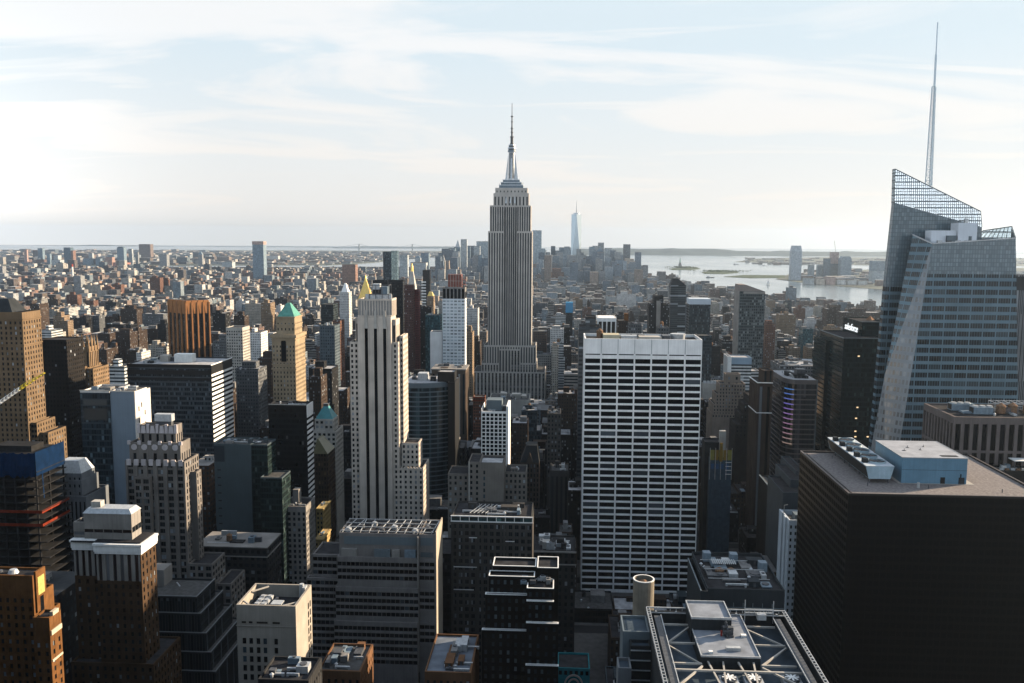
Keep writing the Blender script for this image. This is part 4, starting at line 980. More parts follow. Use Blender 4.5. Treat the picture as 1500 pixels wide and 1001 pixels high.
simple('office_tower', 'pale tower with a gleaming gold pyramid roof peeking over the three-slot art deco tower', 'building', F_CREAM, 524, 544, 440, 1900, 28, 'gold pyramid tower', 440, extra=goldpy)
def metl(b, q):
    cx_, cy2 = (q[0]+q[1])/2, (q[2]+q[3])/2
    r_ = b.one('spire_roof', LIME_L); r_.loft([(q[0], q[2]), (q[1], q[2]), (q[1], q[3]), (q[0], q[3])], q[5], [(cx_-3, cy2-3), (cx_+3, cy2-3), (cx_+3, cy2+3), (cx_-3, cy2+3)], at(602, 398, 2000).z)
    g = b.one('gold_cupola', GOLD); g.cyl(cx_, cy2, at(602, 398, 2000).z, at(602, 392, 2000).z, 3.2, 2.4, 8); g.cyl(cx_, cy2, at(602, 392, 2000).z, at(602, 386, 2000).z, 2.2, .2, 8)
simple('clock_tower', 'white stone campanile tower with a steep roof and small gold cupola', 'building', F_WHITE, 597, 608, 421, 2000, 24, 'gold-cupola campanile', 425, extra=metl)
simple('apartment_tower', 'thin black glass tower with white balcony bands, behind the brown twin towers', 'building', F_BLK, 619, 629.5, 396, 2100, 18, 'thin black glass tower', 440, extra=lambda b, q: [b.one('balcony', WHITE).box(q[0]-3, q[0]+8, q[2]-1, q[2]+2, q[5]-30-k*7, q[5]-27-k*7) for k in range(10)])
simple('apartment_building', 'brick block topped with a small gold hipped roof, below the thin black tower', 'building', F_TAN, 625, 635, 434, 1750, 20, 'small gold-roofed block', 440, extra=lambda b, q: b.one('gold_roof', GOLD).frustum(q[0]+1, q[1]-1, q[2]+1, q[3]-1, q[5]-.5, q[0]+4, q[1]-4, q[2]+6, q[3]-6, q[5]+8))
simple('apartment_tower', 'tall teal glass block left of the white gridded tower', 'building', F_TEAL, 623, 645, 462, 1280, 24, 'teal glass block', 548, clut=4)
simple('apartment_building', 'dark ribbed block in front of the slim maroon tower', 'building', F_DRK, 612, 632, 450, 1330, 24, 'dark ribbed block', 550, clut=5, seed=9)
simple('office_building', 'white clock-topped old building far behind, between the green pyramid and the gold pyramid', 'building', F_WHITE, 497, 511, 428, 1850, 26, 'white ornate old tower', 462, extra=lambda b, q: b.one('cupola', WHITE).frustum(q[0]+3, q[1]-3, q[2]+3, q[3]-3, q[5]-.5, (q[0]+q[1])/2-1.5, (q[0]+q[1])/2+1.5, q[2]+11, q[2]+15, q[5]+18))
simple('office_building', 'dark glass block with faceted top behind the green pyramid tower', 'building', facade('faceted_dark', (.03, .04, .045), (.014, .02, .023), 1.8, 3.8, .88, .75, .4, .1, .2, (.05, .06, .065)), 470, 488, 446, 1350, 30, 'faceted dark glass block', 472)
simple('apartment_building', 'blue grey glass apartment block behind the green pyramid-roofed tower, nearest of its neighbours', 'building', facade('steel_blue_panel', (.10, .125, .145), (.025, .035, .045), 2.6, 3.5, .55, .6, .6, .12, .2, (.06, .08, .09)), 468, 490, 477, 980, 24, 'steel-blue apartment block', 560, clut=5, seed=3)
simple('apartment_building', 'red brick slab with a sunlit pale flank behind the three-slot tower', 'building', F_RED, 487, 498, 470, 1050, 22, 'red slab with pale flank', 525)
# ---- white grid block in the middle
b = Bd('office_building', 'white gridded mid-rise with big square dark panes in the middle of the view', 'building', TRAV, short='white gridded mid-rise', glass=GLASS_BK, yb=685)
Y = 640.0; q = b.pm(705.5, 742, 603, Y, 26, N=G(3.05, 2.95, 2.3, 2.2, .45), S=None, zlow=80, top=.8)
b.p('wall', WHITE).box(q[1]-.2, q[1]+1.5, Y-.1, Y+26, 0, q[5]+4); b.p('wall', WHITE).box(q[0]-.3, q[0]+.2, Y-.1, Y+26, 60, q[5]+2)
b.one('bulkhead', GREYP).box(q[0]+3, q[1]-4, Y+8, Y+20, q[5]-1, q[5]+7); b.clutter(q[0]+2, q[1]-2, Y+3, Y+24, q[5]-1, 10, 7, 7); b.done()
# ---- beige stepped block
b = Bd('office_building', 'beige stepped building with a blank windowless centre wall and white drainpipe line', 'building', plain('beige_brick', (.165, .15, .135), .9, .16, .12), short='beige blank-walled block', glass=GLASS, yb=765)
Y = 560.0
gb = G(3.1, 3.7, 1.5, 2.1, .35)
a = at(656, 694, Y+3); c_ = at(686, 694, Y+3); b.mass(a.x, c_.x, Y+3, Y+24, 0, a.z, N=gb, zlow=50)
a = at(686, 677, Y); c_ = at(703, 677, Y); b.mass(a.x, c_.x, Y, Y+24, 0, a.z, N=gb, zlow=45)
a2 = at(738, 678, Y); q = b.mass(c_.x+.02, a2.x, Y+.1, Y+22, 0, a.z-.5)
for k in range(7): b.one('window', GLASS_BL if k else GLASS).box(c_.x+2.3, c_.x+3.4, Y-.02, Y+.08, a.z-8-k*4, a.z-5.6-k*4)
a3 = at(771, 692, Y+8); b.mass(a2.x+.02, a3.x, Y+8, Y+28, 0, a3.z, N=gb, zlow=50)
b.p('drainpipe', LIME_L).box(a.x+.2, a.x+.9, Y-.35, Y-.02, 45, a.z+.3); b.p('roof_plate', ROOF_LT).box(c_.x+1, a2.x-1, Y+1, Y+12, a.z-.4, a.z-.1)
lo = at(712, 742, Y-5); lo1 = at(740, 742, Y-5); b.mass(lo.x, lo1.x, Y-5, Y, 0, lo.z, wall=DARKST)
b.clutter(lo.x, lo1.x, Y-5, Y, lo.z-1, 3, 2, 2.2); b.clutter(a2.x+1, a3.x-1, Y+10, Y+26, a3.z-1, 4, 6, 3); b.done()
# ---- dark office with a white trimmed penthouse
b = Bd('office_building', 'dark grey office building with a white-framed glass penthouse band', 'building', plain('dusk_stone', (.062, .058, .055), .9, .2, .12), short='white-banded dark office block', glass=GLASS, yb=910)
Y = 430.0
x0, x1 = at(661, 765, Y).x, at(780, 765, Y).x; zt = at(720, 757, Y).z; zb = at(720, 765, Y).z
gd = G(3.05, 3.65, 1.9, 2.2, .4, split=2)
b.mass(x0, x1, Y, Y+26, 0, zb, N=gd, roof=False, zlow=10); b.mass(x0+.3, x1-.3, Y+.4, Y+26, zb, zt, core=facade('penthouse_glass', (.02, .05, .055), (.02, .045, .05), 2.4, 9, .9, 1, .3, .08, .2, (.05, .1, .1)))
tr = b.p('trim', WHITE)
for z in (zb-.2, zt-.25): tr.box(x0-.3, x1+.3, Y-.2, Y+.35, z, z+.45)
for k in range(10): x = x0+(x1-x0)*k/9; tr.box(x-.15, x+.15, Y-.1, Y+.4, zb+.25, zt-.25)
for f0, f1, dz_ in ((0, .34, -24), (.22, .34, -8.5), (.67, .78, -10), (0, .28, -36)): tr.box(x0+(x1-x0)*f0, x0+(x1-x0)*f1, Y-.3, Y-.02, zb+dz_, zb+dz_+.35)
for f0, f1 in ((.0, .1), (.32, .36), (.64, .68)): b.p('pilaster').box(x0+(x1-x0)*f0, x0+(x1-x0)*f0+1.2, Y-.8, Y, 0, zb-1)
b.clutter(x0+3, x1-3, Y+3, Y+24, zt-1, 16, 19, 3); fr = b.one('roof_pipes', METAL_L)
for k in range(3): fr.bar((x0+14+k*3, Y+5, zt-1), (x0+14+k*3, Y+5, zt+5), .18)
for k in range(5): fr.bar((x0+9+k*2, Y+4, zt+.4), (x0+14+k*2, Y+18, zt+.8), .25)
b.done()
# ---- dark stepped brick block with white copings
b = Bd('apartment_building', 'nearly black brick block stepping down with bright white copings on every setback', 'building', plain('black_brick', (.012, .011, .011), .9, .3, .15), short='white-coped black brick block', glass=glassy('dim_window', (.02, .03, .04), .1, .3, (.06, .085, .10)), yb=1001)
Y = 345.0
cp = WHITE
def coped(px0, px1, py, dy, D, **k):
    a = at(px0, py, Y+dy); c = at(px1, py, Y+dy); q = b.mass(a.x, c.x, Y+dy, Y+dy+D, 0, a.z, **k)
    w = b.one('coping', cp); t = .35
    w.box(q[0]-.1, q[1]+.1, q[2]-.12, q[2]+t, q[5], q[5]+.25); w.box(q[0]-.1, q[0]+t, q[2]+t, q[3], q[5], q[5]+.25); w.box(q[1]-t, q[1]+.1, q[2]+t, q[3], q[5], q[5]+.25); w.box(q[0]+t, q[1]-t, q[3]-t, q[3]+.1, q[5], q[5]+.25)
    return q
gk = G(2.9, 3.5, 1.2, 1.9, .3)
qa = coped(722, 785, 829, 12, 10, N=gk, zlow=40); coped(716, 783, 844, 6, 6, N=gk, zlow=40); coped(711, 772, 871, 4, 2, N=gk, zlow=40); coped(706, 772, 923, 2.5, 1.5, N=gk, zlow=40)
qb = coped(787, 818, 832, 10, 13, N=None); coped(772, 811, 862, 0, 10, N=gk, zlow=15); coped(771.5, 811, 881, -1.4, 1.4, N=gk, zlow=15); coped(771, 818, 913, -2.8, 1.4, N=gk, zlow=15); coped(770, 818, 975, -4.2, 1.4, N=gk, zlow=15)
b.clutter(qb[0]-8, qb[1]-2, Y+3, Y+14, at(790, 855, Y+6).z, 9, 41, 3)
b.done()
# ---- block with roof plant right of it
b = Bd('office_building', 'dark stone building crowded with white roof plant beside the white-banded office block', 'building', DARKST, short='plant-crowded stone building', yb=900)
Y = 470.0; q = b.pm(781, 843, 807, Y, 26, N=G(3.4, 4, 1.5, 2.4, .4), zlow=5); b.p('cornice', LIME).box(q[0]-.5, q[1]+.5, Y-.7, Y+.2, q[5]-1, q[5]-.2); b.p('cornice', LIME).box(q[0]-.5, q[1]+.5, Y-.6, Y+.2, q[5]-8, q[5]-7.5)
b.clutter(q[0]+1, q[1]-1, Y+2, Y+25, q[5]-1, 22, 27, 4.5, mats=[METAL_L, METAL_L, LIME_L, METAL_D]); b.done()
# ---- gabled brownstone, ornate tower
def gab(b, q):
    g = b.one('gable_roof', CHAR); xm = (q[0]+q[1])/2; g.loft([(q[0], q[2]), (q[1], q[2]), (q[1], q[3]), (q[0], q[3])], q[5]-.3, [(q[0]+5, q[2]+6), (q[1]-2, q[2]+6), (q[1]-2, q[3]-4), (q[0]+5, q[3]-4)], q[5]+13)
    d = b.one('dormer', b.wallm); d.face([(xm-3.2, q[2]-.1, q[5]-1), (xm+3.2, q[2]-.1, q[5]-1), (xm, q[2]-.1, q[5]+8)]); d.face([(xm-3.2, q[2]-.1, q[5]-1), (xm, q[2]-.1, q[5]+8), (xm, q[2]+5, q[5]+8), (xm-3.2, q[2]+5, q[5]-1)]); d.face([(xm, q[2]-.1, q[5]+8), (xm+3.2, q[2]-.1, q[5]-1), (xm+3.2, q[2]+5, q[5]-1), (xm, q[2]+5, q[5]+8)])
simple('office_building', 'brown gothic building with a steep dark gable and dormer', 'building', plain('gothic_brown', (.09, .072, .06), .9, .2, .15), 762, 790, 678, 700, 24, 'steep-gabled brown building', 735, style=G(2.7, 4.0, 1.2, 2.6), S=G(2.7, 4, 1.2, 2.6), extra=gab, zlow=25)
simple('office_building', 'narrow ornate stone tower with arcade under its cornice, left of the white-banded slab', 'building', DARKST, 806, 833, 690, 600, 22, 'ornate arcaded tower', 765, style=ST(3.0, 1.5, .6), clut=6, seed=13, top=4)
simple('construction_site', 'rust and orange scaffolded frame rising at the foot of the spired skyscraper', 'construction site', facade('scaffold_red', (.14, .06, .04), (.02, .015, .014), 1.8, 3.2, .6, .6, .9, .5, .1), 693, 710, 582, 860, 14, 'orange scaffolded frame', 600, extra=lambda b, q: [b.one('netting', plain('orange_netting', (.16, .026, .012))).box(q[0]-.5, q[1]+.5, q[2]-.4, q[2]-.1, q[5]-1-k*2.8, q[5]+.2-k*2.8) for k in range(2)])
simple('office_building', 'white railed flat-roofed block right of the orange scaffolded frame', 'building', LIME_L, 716, 775, 586, 960, 44, 'white railed flat roof', 592, roofm=ROOF_MID, clut=12, seed=33)
simple('office_building', 'stone block with dark window grid and roof plant, right of the white railed roof', 'building', plain('block_stone', (.09, .085, .08), .9, .2, .12), 802, 822, 606, 720, 22, 'stone block with roof plant', 690, style=G(2.7, 3.6, 1.3, 2.0), clut=8, seed=17, zlow=45)
# chapel-like teal roofed building at the bottom edge
b = Bd('chapel', 'low building with a turquoise front and pale gothic arch at the bottom edge', 'chapel', plain('turquoise_wall', (.02, .17, .2), .8, .2, .2), short='turquoise-fronted chapel', yb=1001)
Y = 400.0; q = b.pm(817, 864, 979, Y, 16, zlow=5)
for k in range(6): x = q[0]+(q[1]-q[0])*(k+.5)/6; b.one('window', GLASS_BK).box(x-.7, x+.7, Y-.1, Y-.01, q[5]-3.4, q[5]-1.4)
xm = (q[0]+q[1])/2; ar = b.one('arch', LIME_L); n = 10
for r_ in (2.6, 4.2):
    for k in range(n):
        t0, t1 = math.pi*k/n, math.pi*(k+1)/n; f2 = lambda t: (xm+r_*math.cos(t), Y-.5, q[5]-8.5+r_*1.25*math.sin(t)); ar.bar(f2(t0), f2(t1), .45, .8)
for s_ in (-4.2, 4.2, -2.6, 2.6): ar.bar((xm+s_, Y-.5, 0), (xm+s_, Y-.5, q[5]-8.5), .45, .8)
b.done()
# ================================================================ right half
# ---- white banded slab
b = Bd('office_tower', 'broad white slab tower with rows of black window bands, right of centre', 'building', TRAV, short='white-banded slab', glass=GLASS_BK, roof=ROOF_DARK, yb=890)
Y = 590.0
q = b.pm(856.5, 1029, 497, Y, 34, N=G(11.3, 4.52, 10.2, 3.15, .5), S=G(11.3, 4.52, 10.2, 3.15, .5), top=12.2, par=2.2)
for k in range(7):
    w_ = (q[1]-q[0])/7; b.one('vent_slot', GLASS_BK).box(q[0]+k*w_+.7, q[0]+(k+1)*w_-.7, Y-.06, Y+.3, q[5]-11.0, q[5]-10.3)
for k in range(8):
    x = q[0]+(q[1]-q[0])*k/7; b.one('seam', GREYP).box(x-.12, x+.12, Y-.08, Y, q[5]-10, q[5]-.2) if 0 < k < 7 else None
b.one('bulkhead', plain('pale_tan_panel', (.42, .38, .28), .8, .1, .2)).box(q[0]+13, q[0]+24, Y+9, Y+22, q[5]-2, q[5]+1.6)
b.one('bulkhead', LIME_L).box(q[0]+37, q[0]+52, Y+6, Y+16, q[5]-2, q[5]+.8); b.one('roof_unit', METAL_D).box(q[0]+53, q[0]+58, Y+8, Y+20, q[5]-2, q[5]+1.5); b.one('roof_unit', METAL_L).box(q[0]+25, q[0]+36, Y+12, Y+18, q[5]-2, q[5]+.9)
f = b.one('cooling_tower', METAL_L); f.cyl(q[0]+64, Y+15, q[5]-2, q[5]+2.4, 4.6, 5.2, 20); 
t = b.one('water_tank', WOOD); t.cyl(q[0]+11, Y+22, q[5]-2, q[5]+3, 2.2); t.cyl(q[0]+11, Y+22, q[5]+3, q[5]+5, 2.4, .1)
b.clutter(q[0]+26, q[1]-8, Y+18, Y+32, q[5]-2, 7, 4, 3); b.done()

# ---- faceted crystal glass tower with a spire
BOA = facade('crystal_glass', (.115, .175, .215), (.006, .010, .014), 8.5, 5.6, .90, .60, .28, .09, .25, (.03, .042, .05), vcol=1.7, tint=0, dirt=.12, wmetal=.1, spec=.22)
BOA_UP = facade('crystal_glass_upper', (.08, .11, .13), (.12, .165, .195), 1.75, 2.8, .8, .84, .25, .1, .4, (.10, .14, .165), tint=0, dirt=.1, wmetal=.1, spec=.5, gv=.35)
BOA_ST = facade('crystal_glass_facet', (.18, .205, .23), (.09, .098, .106), 2.1, 5.6, .62, .55, .25, .1, .45, (.15, .16, .17), tint=0, dirt=.1, wmetal=.1, spec=.4)  # paler than the other glass: part of its sky reflection is in the colour
g_ = NG('clear_screen_glass'); tb_ = g_.n('ShaderNodeBsdfTransparent'); g_.set(tb_.inputs[0], (.56, .64, .68)); pg = g_.n('ShaderNodeBsdfGlossy'); pg.inputs['Roughness'].default_value = .08; g_.set(pg.inputs[0], (.7, .75, .8))
ms_ = g_.n('ShaderNodeMixShader'); g_.set(ms_.inputs[0], .45); g_.t.links.new(tb_.outputs[0], ms_.inputs[1]); g_.t.links.new(pg.outputs[0], ms_.inputs[2]); o_ = g_.n('ShaderNodeOutputMaterial'); g_.t.links.new(ms_.outputs[0], o_.inputs[0]); SCREEN = g_.m
FRAME = plain('steel_glazing_bar', (.12, .15, .17), .4, .1, .5)
b = Bd('glass_skyscraper', 'tall faceted blue-grey glass tower with slanted transparent crown and white spire', 'building', BOA, short='faceted glass tower', yb=645)
YA, YB = 600.0, 628.0
V = lambda px, py, y: at(px, py, y)
def down(p, k=0.0): return Vector((p.x, p.y, 0.0))
T1, T2, T3, T4 = V(1366, 357, YA), V(1488, 349, YA), V(1480, 334, YA+52), V(1337, 344, YA+20)
B1 = V(1319, 645, YA); B2 = V(1492, 645, YA); M = V(1296, 549, YA+15); Lw = V(1278, 645, YA+18)
# carry the leaning edges on below what the deck can see
def ext(top, low, zt=40.0):
    t = (zt-low.z)/(top.z-low.z); return low+(top-low)*t
B1d, B2d, Ld = ext(T1, B1), ext(T2, B2), ext(M, Lw)
w = b.p('wall', BOA); w.face([B1d, B2d, T2, T1][::1])
zsp = T1.z-20
up = b.p('upper_wall', BOA_UP)
def on(e0, e1, z): t = (z-e1.z)/(e0.z-e1.z); return e1+(e0-e1)*t
w.f.clear(); w.v.clear()
E1, E2 = on(T1, B1d, zsp), on(T2, B2d, zsp)
w.face([B1d, B2d, E2, E1]); up.face([E1, E2, T2, T1])
fc = b.p('facet', BOA_ST); fc.face([M, B1d, T1]); fc.face([M, Ld, B1d])
w.face([T4, M, T1]); 
bk = [Vector((T4.x*(YA+60)/(YA+20)+.5, YA+60, T4.z)), Vector((Ld.x*(YA+60)/(YA+18)+.5, YA+60, 40))]
w.face([bk[0], bk[1], Ld, M]); w.face([bk[0], M, T4])
w.face([B2d, Vector((B2d.x, YA+60, 40)), Vector((T3.x, YA+60, T2.z)), T2])
w.face([bk[1], bk[0], Vector((T3.x, YA+60, T2.z)), Vector((B2d.x, YA+60, 40))])
w.prism([(Ld.x+.2, YA+20), (B1d.x, YA+.2), (B2d.x, YA+.2), (B2d.x, YA+60), (bk[1].x, YA+60)], 0, 40)
zr = V(1420, 352, YA+10).z
b.p('roof', ROOF_MID).face([Vector((T1.x, YA+.3, zr-2.5)), Vector((T2.x-.5, YA+.3, zr-2.5)), Vector((T3.x-.3, YA+60, zr-2.5)), Vector((bk[0].x+1, YA+60, zr-2.5)), Vector((T4.x+1, YA+20, zr-2.5))])
# parapet cap
cpz = b.one('parapet_cap', METAL_L)
for p, q_ in ((T1, T2), (T4, T1)): cpz.bar(p, q_, .7)
# rear taller volume
P1, P2 = V(1311.5, 248, YB), V(1436.5, 310, YB)
S1, S2 = V(1310, 297, YB), V(1438.5, 333, YB)
Lb = V(1276.5, 645, YB+4); Lb0 = ext(S1, Lb); Lm = V(1297, 420, YB+2)
Lb0 = ext(Lm, Lb)
Ub = b.p('upper_wall', BOA_UP); zmid = V(1300, 425, YB).z
Rr_ = Vector((S2.x+.8, YB, zmid)); Rb = Vector((S2.x+3, YB, 40))
Ub.face([Lm, Rr_, S2, S1]); w.face([Lb0, Rb, Rr_, Lm])
Db = 5
off = Vector((0, Db, 0))
Ub.face([Lm+off, Lm, S1, S1+off]); w.face([Lb0+off, Lb0, Lm, Lm+off]); Ub.face([S1, S2, S2+off, S1+off]); Ub.face([S2, Rr_, Rr_+off, S2+off]); w.face([Rr_, Rb, Rb+off, Rr_+off]); Ub.face([S1+off, S2+off, Rr_+off, Lm+off]); w.face([Lm+off, Rr_+off, Rb+off, Lb0+off])
# transparent crown screens with glazing bars
def screen(p0, p1, q1, q0, nu, nv, name='crown_screen', solid=0):
    m = b.one(name, SCREEN); m.face([p0, p1, q1, q0])
    fr = b.one('glazing_bars', FRAME)
    for k in range(nu+1):
        t = k/nu; fr.bar(p0.lerp(p1, t), q0.lerp(q1, t), .34)
    H = max((q0-p0).length, (q1-p1).length)
    base = min(p0.z, p1.z); topz = max(q0.z, q1.z); stp = (topz-base)/nv
    for k in range(nv+1):
        z = base+k*stp
        # clip the level line to the quad
        pts_ = []
        for i in range(40):
            t = i/39; lo, hi = p0.lerp(p1, t), q0.lerp(q1, t)
            if lo.z-.01 <= z <= hi.z+.01: pts_.append(Vector((lo.x+(hi.x-lo.x)*((z-lo.z)/max(.01, hi.z-lo.z)), lo.y+(hi.y-lo.y)*((z-lo.z)/max(.01, hi.z-lo.z)), z)))
        if len(pts_) > 1: fr.bar(pts_[0], pts_[-1], .34 if k % 2 else .8)
    fr.bar(q0, q1, .6)
screen(S1, S2, P2, P1, 42, 18)
screen(S1+Vector((0, 4.8, 0)), S2+Vector((0, 4.8, 0)), P2+Vector((0, 4.8, 0)), P1+Vector((0, 4.8, 0)), 14, 9)
screen(S1+Vector((0, 4.8, 0)), S1, P1, P1+Vector((0, 4.8, 0)), 2, 9)
bs0, bs1 = Vector((S2.x+1.2, YA+50, zr-2)), Vector((T3.x, YA+50, zr-2))
screen(bs0, bs1, T3+Vector((0, -2, 1)), V(1440, 338, YA+50), 8, 3); screen(bs1, Vector((T2.x, YA+.5, T2.z-1)), T2, T3+Vector((0, -2, 1)), 10, 3)
m0, m1 = V(1360, 352, YA+16), V(1399, 338, YA+16); b.one('plant_room', plain('white_plant_panel', (.62, .66, .72), .6, .08, .1)).box(m0.x, m1.x, YA+12, YA+22, zr-2.4, m1.z)
m0, m1 = V(1399, 352, YA+14), V(1428, 327, YA+14); b.one('plant_room', plain('white_plant_panel', (.62, .66, .72))).box(m0.x, m1.x, YA+10, YA+22, zr-2.4, m1.z); b.one('vent', METAL_L).box(m0.x+6, m0.x+8, YA+14, YA+16, m1.z, m1.z+3)
b.one('opening', GREYP).box(m0.x-7, m0.x-1, YA+9.9, YA+12, zr-1, zr+3); b.one('opening', GREYP).box(m0.x+7, m0.x+9, YA+9.85, YA+10.1, zr-1, zr+2.6)
for k in range(7): b.one('roof_unit', METAL_D if k % 2 else METAL_L).box(T1.x+5+k*6, T1.x+8+k*6, YA+4, YA+6, zr-2.4, zr-.3)
# spire
sb, st_ = V(1361.5, 272, YB+14), V(1373.5, 33, YB+14); sp = b.one('spire', plain('white_steel_spire', (.62, .72, .78), .4, .06, .3)); sb = Vector((sb.x, sb.y, S1.z-3))
def SP(t): return sb.lerp(st_, t)
n = 22
for k in range(n):
    t0, t1 = k/n*.66, (k+1)/n*.66; r0, r1 = 2.9*(1-t0*.75), 2.9*(1-t1*.75)
    def C(t, r, a): v = SP(t); return Vector((v.x+r*math.cos(a), v.y+r*math.sin(a), v.z))
    A3 = [.52, 2.62, 4.71]
    for i, a in enumerate(A3): sp.bar(C(t0, r0, a), C(t1, r1, a), .55); sp.bar(C(t0, r0, a), C(t1, r1, A3[(i+1) % 3]), .22); sp.bar(C(t1, r1, a), C(t1, r1, A3[(i+1) % 3]), .3)
i0 = b.one('spire_core', plain('white_steel_spire', (.62, .72, .78))); v0, v1, v2 = SP(0), SP(.66), SP(1.0)
i0.bar(v0, v1, .5); i0.bar(v1, v1.lerp(v2, .5), 1.1); i0.bar(v1.lerp(v2, .5), v2, .6)
b.ext = [Ld.x, T2.x, YA, YA+60, P1.z]; b.done()

# ---- dark green tower with a white sign
DG = facade('dark_green_curtain', (.012, .022, .024), (.007, .014, .016), 1.6, 4.1, .9, .7, .35, .12, .08, (.02, .04, .042), spec=.1)
b = Bd('office_tower', 'dark green-black glass tower with a white lettered sign, left of the faceted glass tower', 'building', DG, short='signed dark tower', yb=655)
q = b.pm(1236, 1300, 496, 735, 66); e0 = at(1198, 494, 800); b.mass(e0.x-1, q[0]-.02, 772, 808, 0, e0.z)
q2 = b.pm(1263, 1300, 472, 760, 50, z0=q[5]-1)
b.p('coping', GREYP).box(q2[0]-.2, q2[1], 759.8, 760.3, q2[5]-.3, q2[5]+.3); b.p('coping', GREYP).box(q[0]-.2, q[1], 734.8, 735.3, q[5]-.3, q[5]+.3); b.p('coping', GREYP).box(q[0]-.2, q[0]+.3, 735.3, 801, q[5]-.3, q[5]+.3)
pr = b.one('pyramid_skylight', WOOD); pr.cyl(q2[0]+14, 782, q2[5], q2[5]+3.5, 4, .1, 4); 
fcv = bpy.data.curves.new('sign_text', 'FONT'); fcv.body = 'salesforce'; fcv.size = 8.6; fcv.extrude = .15; fcv.align_x = 'CENTER'; fcv.align_y = 'CENTER'; fcv.shear = .25
fo = bpy.data.objects.new('sign_tmp', fcv); COL.objects.link(fo); dg = bpy.context.evaluated_depsgraph_get(); sm = bpy.data.meshes.new_from_object(fo.evaluated_get(dg)); bpy.data.objects.remove(fo)
sm.materials.clear(); sm.materials.append(emit('sign_white', (.8, .85, .88, 1), .55)); sign = bpy.data.objects.new('sign', sm); COL.objects.link(sign)
sp_ = at(1247, 480, 787); root = b.done(); sign.parent = root
sign.location = Vector((q2[0]-.35, 787, (sp_.z)))-root.location; sign.rotation_euler = (R(90), 0, R(-90)); sign['label'] = 'white lettered sign'
litm = emit('lit_office_window', (1, .72, .4, 1), .45)
for px, py in ((1258, 522), (1256, 597), (1254, 613), (1253, 632), (1253, 640), (1271, 640)):
    p = at(px, py, 734.8); m = MB(); m.box(p.x-.8, p.x+.8, 734.75, 734.95, p.z-.5, p.z+.5); m.build('lit_window', litm, root)

# ---- curved-corner banded building with coloured light strips
b = Bd('office_building', 'rounded-corner office block with thin pale bands and violet light strips on its corner', 'building', CHAR, short='violet-lit rounded block', roof=ROOF_MID, yb=765)
Y = 700.0
xf, xr = at(1168, 557, Y).x, at(1197, 557, Y).x; xl = at(1146, 550, Y+14).x; zt = at(1180, 557, Y).z
arc = [(xl+(xf-xl)*(1-math.cos(t*math.pi/2/7)), Y+14*(1-math.sin(t*math.pi/2/7))) for t in range(8)]
poly = arc+[(xr, Y), (xr, Y+52), (xl, Y+52)]
b.p('wall', facade('banded_dark_glass', (.04, .042, .05), (.02, .022, .026), 1.8, 60, .92, 1, .35, .08, .3, (.06, .06, .068))).prism(poly, 0, zt-3.5)
b.p('fascia', plain('taupe_panel', (.13, .115, .11), .7, .1, .2)).prism([(x, y-.1) for x, y in poly[:9]]+[(xr+.1, Y+52), (xl-.1, Y+52)], zt-3.5, zt)
b.p('roof', ROOF_LT).prism([(x+.6, y+.7) for x, y in arc]+[(xr-.6, Y+.7), (xr-.6, Y+51), (xl+.6, Y+51)], zt, zt+.08)
LED = [(.08, .35, 1), (.14, .3, 1), (.2, .28, 1), (.3, .25, 1), (.42, .26, .9), (.5, .28, .8), (.55, .3, .7), (.58, .3, .55), (.6, .32, .5), (.6, .35, .45), (.6, .4, .4), (.6, .42, .36)]
for k in range(26):
    z = zt-8.2-k*4.0; fb = b.one('floor_band', plain('taupe_panel', (.13, .115, .11)))
    ring_o = [(x-.3, y-.3) for x, y in arc]+[(xr, Y-.3)]; ring_i = [(xr, Y+.05)]+[(x+.1, y+.1) for x, y in reversed(arc)]
    fb.prism(ring_o+ring_i, z, z+1.0); fb.box(xl-.3, xl+.05, Y+14, Y+52, z, z+1.0)
    if k < 12:
        lb = b.one('light_strip', emit('led_%d' % k, (*LED[k], 1), .15)); lb.prism([(x-.5, y-.5) for x, y in arc[2:7]]+[(x-.28, y-.28) for x, y in reversed(arc[2:7])], z+.1, z+.8)
b.p('edge', GREYP).box(xr-.1, xr+.5, Y-.4, Y+.5, 0, zt+.2)
b.ext = [xl, xr, Y, Y+52, zt]; b.one('bulkhead', METAL_D).box(xf+2, xf+9, Y+10, Y+18, zt, zt+7); b.clutter(xl+3, xr-2, Y+6, Y+46, zt, 12, 9, 4); b.done()
# ---- brown tower beside it
b = Bd('office_tower', 'narrow dark brown stone tower with white copings beside the violet-lit rounded block', 'building', plain('umber_stone', (.06, .044, .036), .85, .2, .12), short='narrow umber tower', yb=715)
Y = 690.0
a = at(1110, 561, Y+4); c_ = at(1132, 561, Y+4); q = b.mass(a.x, c_.x, Y+4, Y+34, 0, a.z, N=ST(6, 2.2, .9), S=ST(6, 2.2, .9), top=3)
u = at(1118, 543, Y+10); u1 = at(1133, 543, Y+10); q2 = b.mass(u.x, u1.x, Y+10, Y+26, q[5]-1, u.z, N=ST(3.5, 1.5, .6)); 
for z in (q[5]-.2, at(1120, 607, Y).z): b.one('coping', WHITE).box(q[0]-.3, q[1]+.1, Y+3.5, Y+4.2, z, z+.6); b.one('coping', WHITE).box(q[0]-.4, q[0]+.2, Y+4.2, Y+34, z, z+.6)
b.done()
